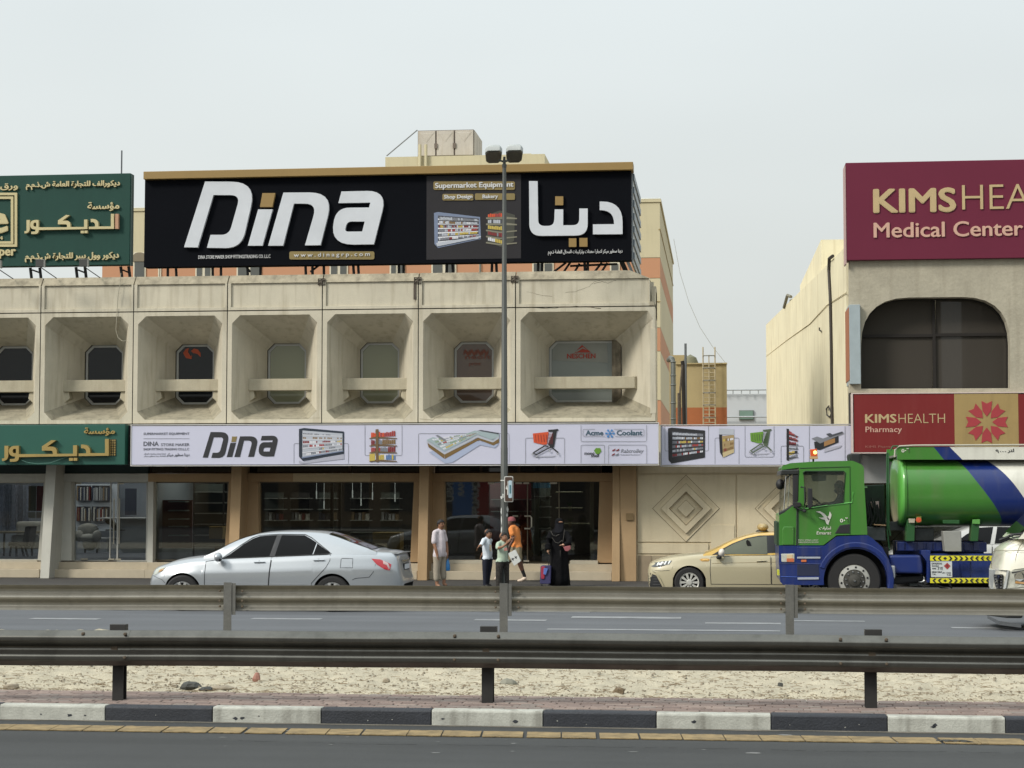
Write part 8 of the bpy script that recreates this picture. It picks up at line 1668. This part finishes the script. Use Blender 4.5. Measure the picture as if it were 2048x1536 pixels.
r, W = figure('person', 'man in an orange T-shirt and khaki shorts walking left past the lamp post', [
    (SKD, [(1023, 1042, 0, .098), (1020, 1047, -.01, .085), (1019, 1050, -.01, .06)]), (SKD, [(1025, 1048, 0, .052), (1027, 1055, 0, .058)]),
    (OR, [(1023, 1058, -.16, .062), (1028, 1056, 0, .085), (1032, 1058, .16, .062)]), (OR, [(1029, 1062, 0, .125), (1031, 1075, 0, .135), (1032, 1086, 0, .125), (1033, 1091, 0, .13)]),
    (OR, [(1024, 1060, -.18, .068), (1026, 1067, -.2, .07)]), (SKD, [(1027, 1068, -.2, .046), (1028, 1080, -.22, .04), (1021, 1092, -.22, .034)]),
    (OR, [(1033, 1060, .18, .065), (1034, 1067, .2, .065)]), (SKD, [(1034, 1068, .2, .045), (1037, 1080, .2, .04), (1040, 1092, .16, .033)]),
    (SO, [(1035, 1094, -.06, .125), (1036, 1106, -.08, .105), (1038, 1116, -.08, .095)]), (SO, [(1031, 1094, .08, .12), (1026, 1108, .08, .10), (1021, 1117, .08, .09)]),
    (SKD, [(1038, 1118, -.08, .072), (1041, 1128, -.08, .066), (1045, 1139, -.08, .052)]), (SOCK, [(1045, 1139, -.08, .048), (1050, 1152, -.08, .042)]), (SHW, [(1051, 1156, -.08, .045), (1044, 1160, -.09, .042), (1038, 1161, -.1, .032)]),
    (SKD, [(1020, 1118, .08, .07), (1012, 1128, .08, .062), (1004, 1137, .08, .048)]), (SOCK, [(1004, 1137, .08, .044), (997, 1145, .08, .04)]), (SHW, [(996, 1148, .08, .042), (993, 1154, .08, .04), (990, 1158, .07, .03)])],
    Yp4, 1030, hands=[(1021, 1092, -.22, -.2, -1, SKD), (1040, 1092, .16, .1, -1, SKD)], hem=(OR, SO, 1094), face=(1022, 1044, -.005, .092, -.97, .25), hair=(.0, 1), sk=SKD)
cp = thing('cap', 'pinkish cap worn by the man in the orange T-shirt', 'cap', (X_(1022, Yp4), Yp4, Z_(1040, Yp4))); b = B(); x, z = P(1023, 1041.5, Yp4)
rings = [[(x+.103*f*math.cos(t), Yp4+.105*f*math.sin(t), z+h) for t in [2*math.pi*k/18 for k in range(18)]] for h, f in ((-.005, 1), (.04, .98), (.075, .82), (.098, .5), (.105, .05))]; b.loft(rings); b.build('crown', cp, M('cap_pink', (158, 92, 96), k=.85, rough=.9, var=.3, scale=30), smooth=True)
b = B(); b.loft([[(x-.09, Yp4-.07, z), (x-.09, Yp4+.07, z), (x-.09, Yp4+.07, z+.01), (x-.09, Yp4-.07, z+.01)], [(x-.175, Yp4-.04, z-.03), (x-.175, Yp4+.04, z-.03), (x-.175, Yp4+.04, z-.02), (x-.175, Yp4-.04, z-.02)]]); b.build('brim', cp, M('cap_brim', (196, 180, 176)))
sb = thing('paper_bag', 'white paper carrier bag with black crossed-arc logo in the walking man\'s hand', 'bag', (X_(1029, Yp4-.4), Yp4-.42, Z_(1131, Yp4))); Yb = Yp4-.42
b = B(); pl = [P(x, y, Yb) for x, y in ((1016, 1107), (1031, 1099), (1042, 1122), (1028, 1132))]; b.prism(pl, Yb, Yb+.09); b.build('bag_body', sb, M('bag_white', (216, 218, 214)), bevel=.004)
q = Print(Yb-.002)
for cx, cy in ((1025.5, 1118), (1031.5, 1114.5)): q.poly([(cx-2.6, cy-1.5), (cx-1.2, cy-2.6), (cx, cy-.6), (cx+1.6, cy-2.4), (cx+2.4, cy-1), (cx+.9, cy+.3), (cx+2.2, cy+2.2), (cx+.6, cy+2.8), (cx-.4, cy+.8), (cx-2, cy+2.6), (cx-2.4, cy+1), (cx-1, cy+.1)], PB)
q.build('bag_logo', sb); b = B(); b.tube([(*P(1019, 1105, Yb)[:1], Yb+.045, P(1019, 1105, Yb)[1]), (X_(1020, Yb), Yb+.1, Z_(1098, Yb)), (*P(1028, 1101, Yb)[:1], Yb+.045, P(1028, 1101, Yb)[1])], .006, 5); b.build('bag_handle', sb, PB)
# veiled woman
Yp5 = 42.9; ABY = M('black_abaya', (14, 14, 17), k=.8, rough=.9, spec=.15, var=.4, scale=8, bump=.6, bscale=14); PIP = M('grey_piping', (84, 80, 74), k=.7)
wr = thing('person', 'woman in a long black abaya and face veil beside a wheeled suitcase', 'person', (X_(1119, Yp5), Yp5, 0))
def Wp(x, y, d=0): a = P(x, y, Yp5); return Vector((a[0], Yp5+d, a[1]))
b = B(); rings = []
for y, xc, w_, d_ in ((1036, 1118.5, 2.5, .03), (1038, 1118.5, 6, .075), (1042, 1118.5, 8.6, .10), (1047, 1118.5, 9, .105), (1052, 1118.5, 9.2, .10), (1057, 1118, 10, .11), (1062, 1117.5, 14, .13), (1067, 1117.5, 18, .15), (1074, 1117, 19, .17), (1084, 1117, 17.5, .17), (1095, 1118, 16, .17), (1104, 1119, 17, .18), (1118, 1119, 17.6, .19), (1135, 1119, 18.6, .20), (1155, 1119, 20, .22), (1171, 1119, 21, .23)):
    ring = []
    for k in range(40):
        t = 2*math.pi*k/40; fold = 1+(.06*math.sin(7*t+y*.01)+.03*math.sin(13*t)) * max(0, min(1, (y-1060)/40)); p = Wp(xc+w_*math.cos(t)*fold, y); ring.append((p.x, Yp5+d_*math.sin(t)*fold, p.z))
    rings.append(ring)
b.loft(rings); 
body = b.build('body', wr, ABY, smooth=True, sharp=180)
b = B(); b.tube([Wp(1104, 1066, -.05), Wp(1099, 1078, -.12), Wp(1097, 1090, -.18), Wp(1098, 1098, -.2)], [.075, .08, .075, .07], 12); b.build('sleeve', wr, ABY, smooth=True)
b = B(); b.tube([Wp(1131, 1066, -.05), Wp(1139, 1078, -.12), Wp(1139, 1086, -.22), Wp(1131, 1090, -.28)], [.075, .08, .075, .06], 12); b.build('sleeve', wr, ABY, smooth=True)
b = B(); c = Wp(1122, 1044, -.098); b.ell(c, (.05, .02, .018), 12, 6); b.build('eye_slot', wr, SKB, smooth=True)
b = B()
for s_ in (-1, 1): b.ell(c+Vector((s_*.022, -.018, .0)), (.008, .006, .006), 8, 5)
b.build('eyes', wr, HAIR)
b = B(); b.loft([[Wp(1112, 1046.5, -.09), Wp(1118, 1047, -.125), Wp(1127, 1046.5, -.10)], [Wp(1111, 1055, -.11), Wp(1118, 1056, -.14), Wp(1127, 1055, -.11)], [Wp(1110, 1064, -.15), Wp(1117, 1066, -.175), Wp(1125, 1063, -.15)]], False, False); v_ = b.build('face_veil', wr, M('veil_black', (24, 24, 29), rough=.95, spec=.2), smooth=True)
for pts in (((1103, 1062), (1107, 1070), (1113, 1072), (1120, 1068)), ((1105, 1074), (1112, 1084), (1118, 1086), (1126, 1080)), ((1130, 1059), (1129, 1070), (1127, 1084)), ((1122, 1100), (1122, 1120), (1120, 1145), (1119, 1168))):
    b = B(); b.tube([Wp(x, y, -(.185 if y > 1066 else .15)-(.01 if y > 1110 else 0)) for x, y in pts], .006, 5); b.build('piping', wr, PIP, smooth=True)
def hand(c, u, par, mat_):
    u = Vector(u).normalized(); s2 = Vector((0, 1, 0)); n_ = u.cross(s2).normalized(); b = B(); b.ell(c+u*.03, (.034, .03, .034), 10, 7)
    for k, (l, o_) in enumerate(((.062, -.028), (.072, -.010), (.068, .010), (.052, .028))): p0 = c+u*.05+s2*o_; b.tube([p0, p0+u*l*.5+n_*.008, p0+u*l*.8+n_*.025], [.0085, .008, .006], 6)
    b.tube([c+u*.015-s2*.03, c+u*.045-s2*.05, c+u*.075-s2*.05], [.011, .009, .007], 6); b.build('hand', par, mat_, smooth=True, sharp=180)
hand(Wp(1098, 1099, -.2), (0, 0, -1), wr, SKL); hand(Wp(1131, 1090, -.29), (-1, 0, .2), wr, SKL)
hb = thing('handbag', 'small dusty pink handbag held against the black abaya', 'bag', tuple(Wp(1136, 1102, -.3))); b = B(); b.prism([P(x, y, Yp5) for x, y in ((1129, 1093), (1143, 1090), (1144, 1097), (1138, 1102), (1133, 1101))], Yp5-.38, Yp5-.30); b.build('bag_body', hb, M('dusty_pink', (150, 84, 88), k=.85), bevel=.01)
su = thing('wheeled_suitcase', 'small red and blue wheeled suitcase with raised handle beside the veiled woman', 'suitcase', (X_(1090, Yp5), Yp5-.2, 0)); Ys = Yp5-.3
def pz(pts): return [P(x, y, Ys) for x, y in pts]
b = B(); b.prism(pz(fillet([(1081, 1131, 4), (1102, 1131, 4), (1101, 1168, 3), (1079.5, 1168, 3)], 4)), Ys, Ys+.18); b.build('case_body', su, M('case_navy', (52, 50, 92), k=.85), bevel=.015)
b = B(); b.prism(pz(fillet([(1082, 1133, 3), (1091, 1132.5, 3), (1089, 1158, 3), (1082, 1158, 3)], 4)), Ys-.025, Ys); b.build('pocket', su, M('case_red', (156, 42, 66), k=.9, var=.35, scale=18), bevel=.01)
b = B(); b.prism(pz(((1088, 1136), (1096, 1137), (1092, 1150), (1087, 1148))), Ys-.035, Ys-.002); b.build('pocket_print', su, M('case_blue', (84, 110, 176), k=.9, var=.3, scale=25), bevel=.005)
b = B(); b.tube([(X_(1096, Ys), Ys+.12, Z_(1132, Ys)), (X_(1099, Ys), Ys+.1, Z_(1106, Ys))], .012, 6); b.tube([(X_(1099.5, Ys), Ys+.18, Z_(1132, Ys)), (X_(1099.5, Ys), Ys+.16, Z_(1106, Ys))], .01, 6); b.build('pull_handle', su, BLACKM)
for px in (1083, 1098):
    b = B(); b.lathe([(.028, -.012), (.03, 0), (.028, .012)], (X_(px, Ys), Ys+.04, .03), 'y', 12); b.build('wheel', su, RUB)
# driver in the tanker cab
Yd = YV+.75; DK = M('driver_navy', (36, 42, 60)); dz = lambda q: (1540+q[0]/4.516, 860+q[1]/4.518)
sc_ = Yd/YV
def dpt(x, y, d, r): return (*dz((x, y)), d, r)
r, W = figure('person', 'driver with a beard in navy seated at the wheel inside the tanker cab', [
    (SKD, [dpt(628, 500, 0, .10), dpt(624, 535, -.0, .085), dpt(620, 560, 0, .06)]), (SKD, [dpt(640, 560, 0, .055), dpt(648, 590, 0, .06)]),
    (DK, [dpt(640, 620, -.18, .075), dpt(660, 605, 0, .10), dpt(670, 620, .18, .075)]), (DK, [dpt(660, 640, 0, .15), dpt(665, 760, 0, .16), dpt(655, 850, 0, .17)]),
    (DK, [dpt(630, 625, -.2, .062), dpt(575, 670, -.22, .055), dpt(540, 668, -.2, .045)]), (SKD, [dpt(540, 668, -.2, .038), dpt(495, 665, -.15, .032), dpt(470, 668, -.1, .028)]),
    (DK, [dpt(650, 850, -.1, .10), dpt(560, 860, -.1, .09)]), (DK, [dpt(650, 850, .1, .10), dpt(560, 860, .1, .09)])], Yd, 1680, hands=[(*dz((470, 668)), -.1, -1, .1, SKD)], face=(*dz((624, 520)), 0, .095, -1, .1), hair=(-.25, 1), sk=SKD)
b = B(); c = W(dpt(600, 548, 0, 0)[:3]); b.ell(c, (.045, .06, .05), 10, 8); b.build('beard', r, HAIR, smooth=True)
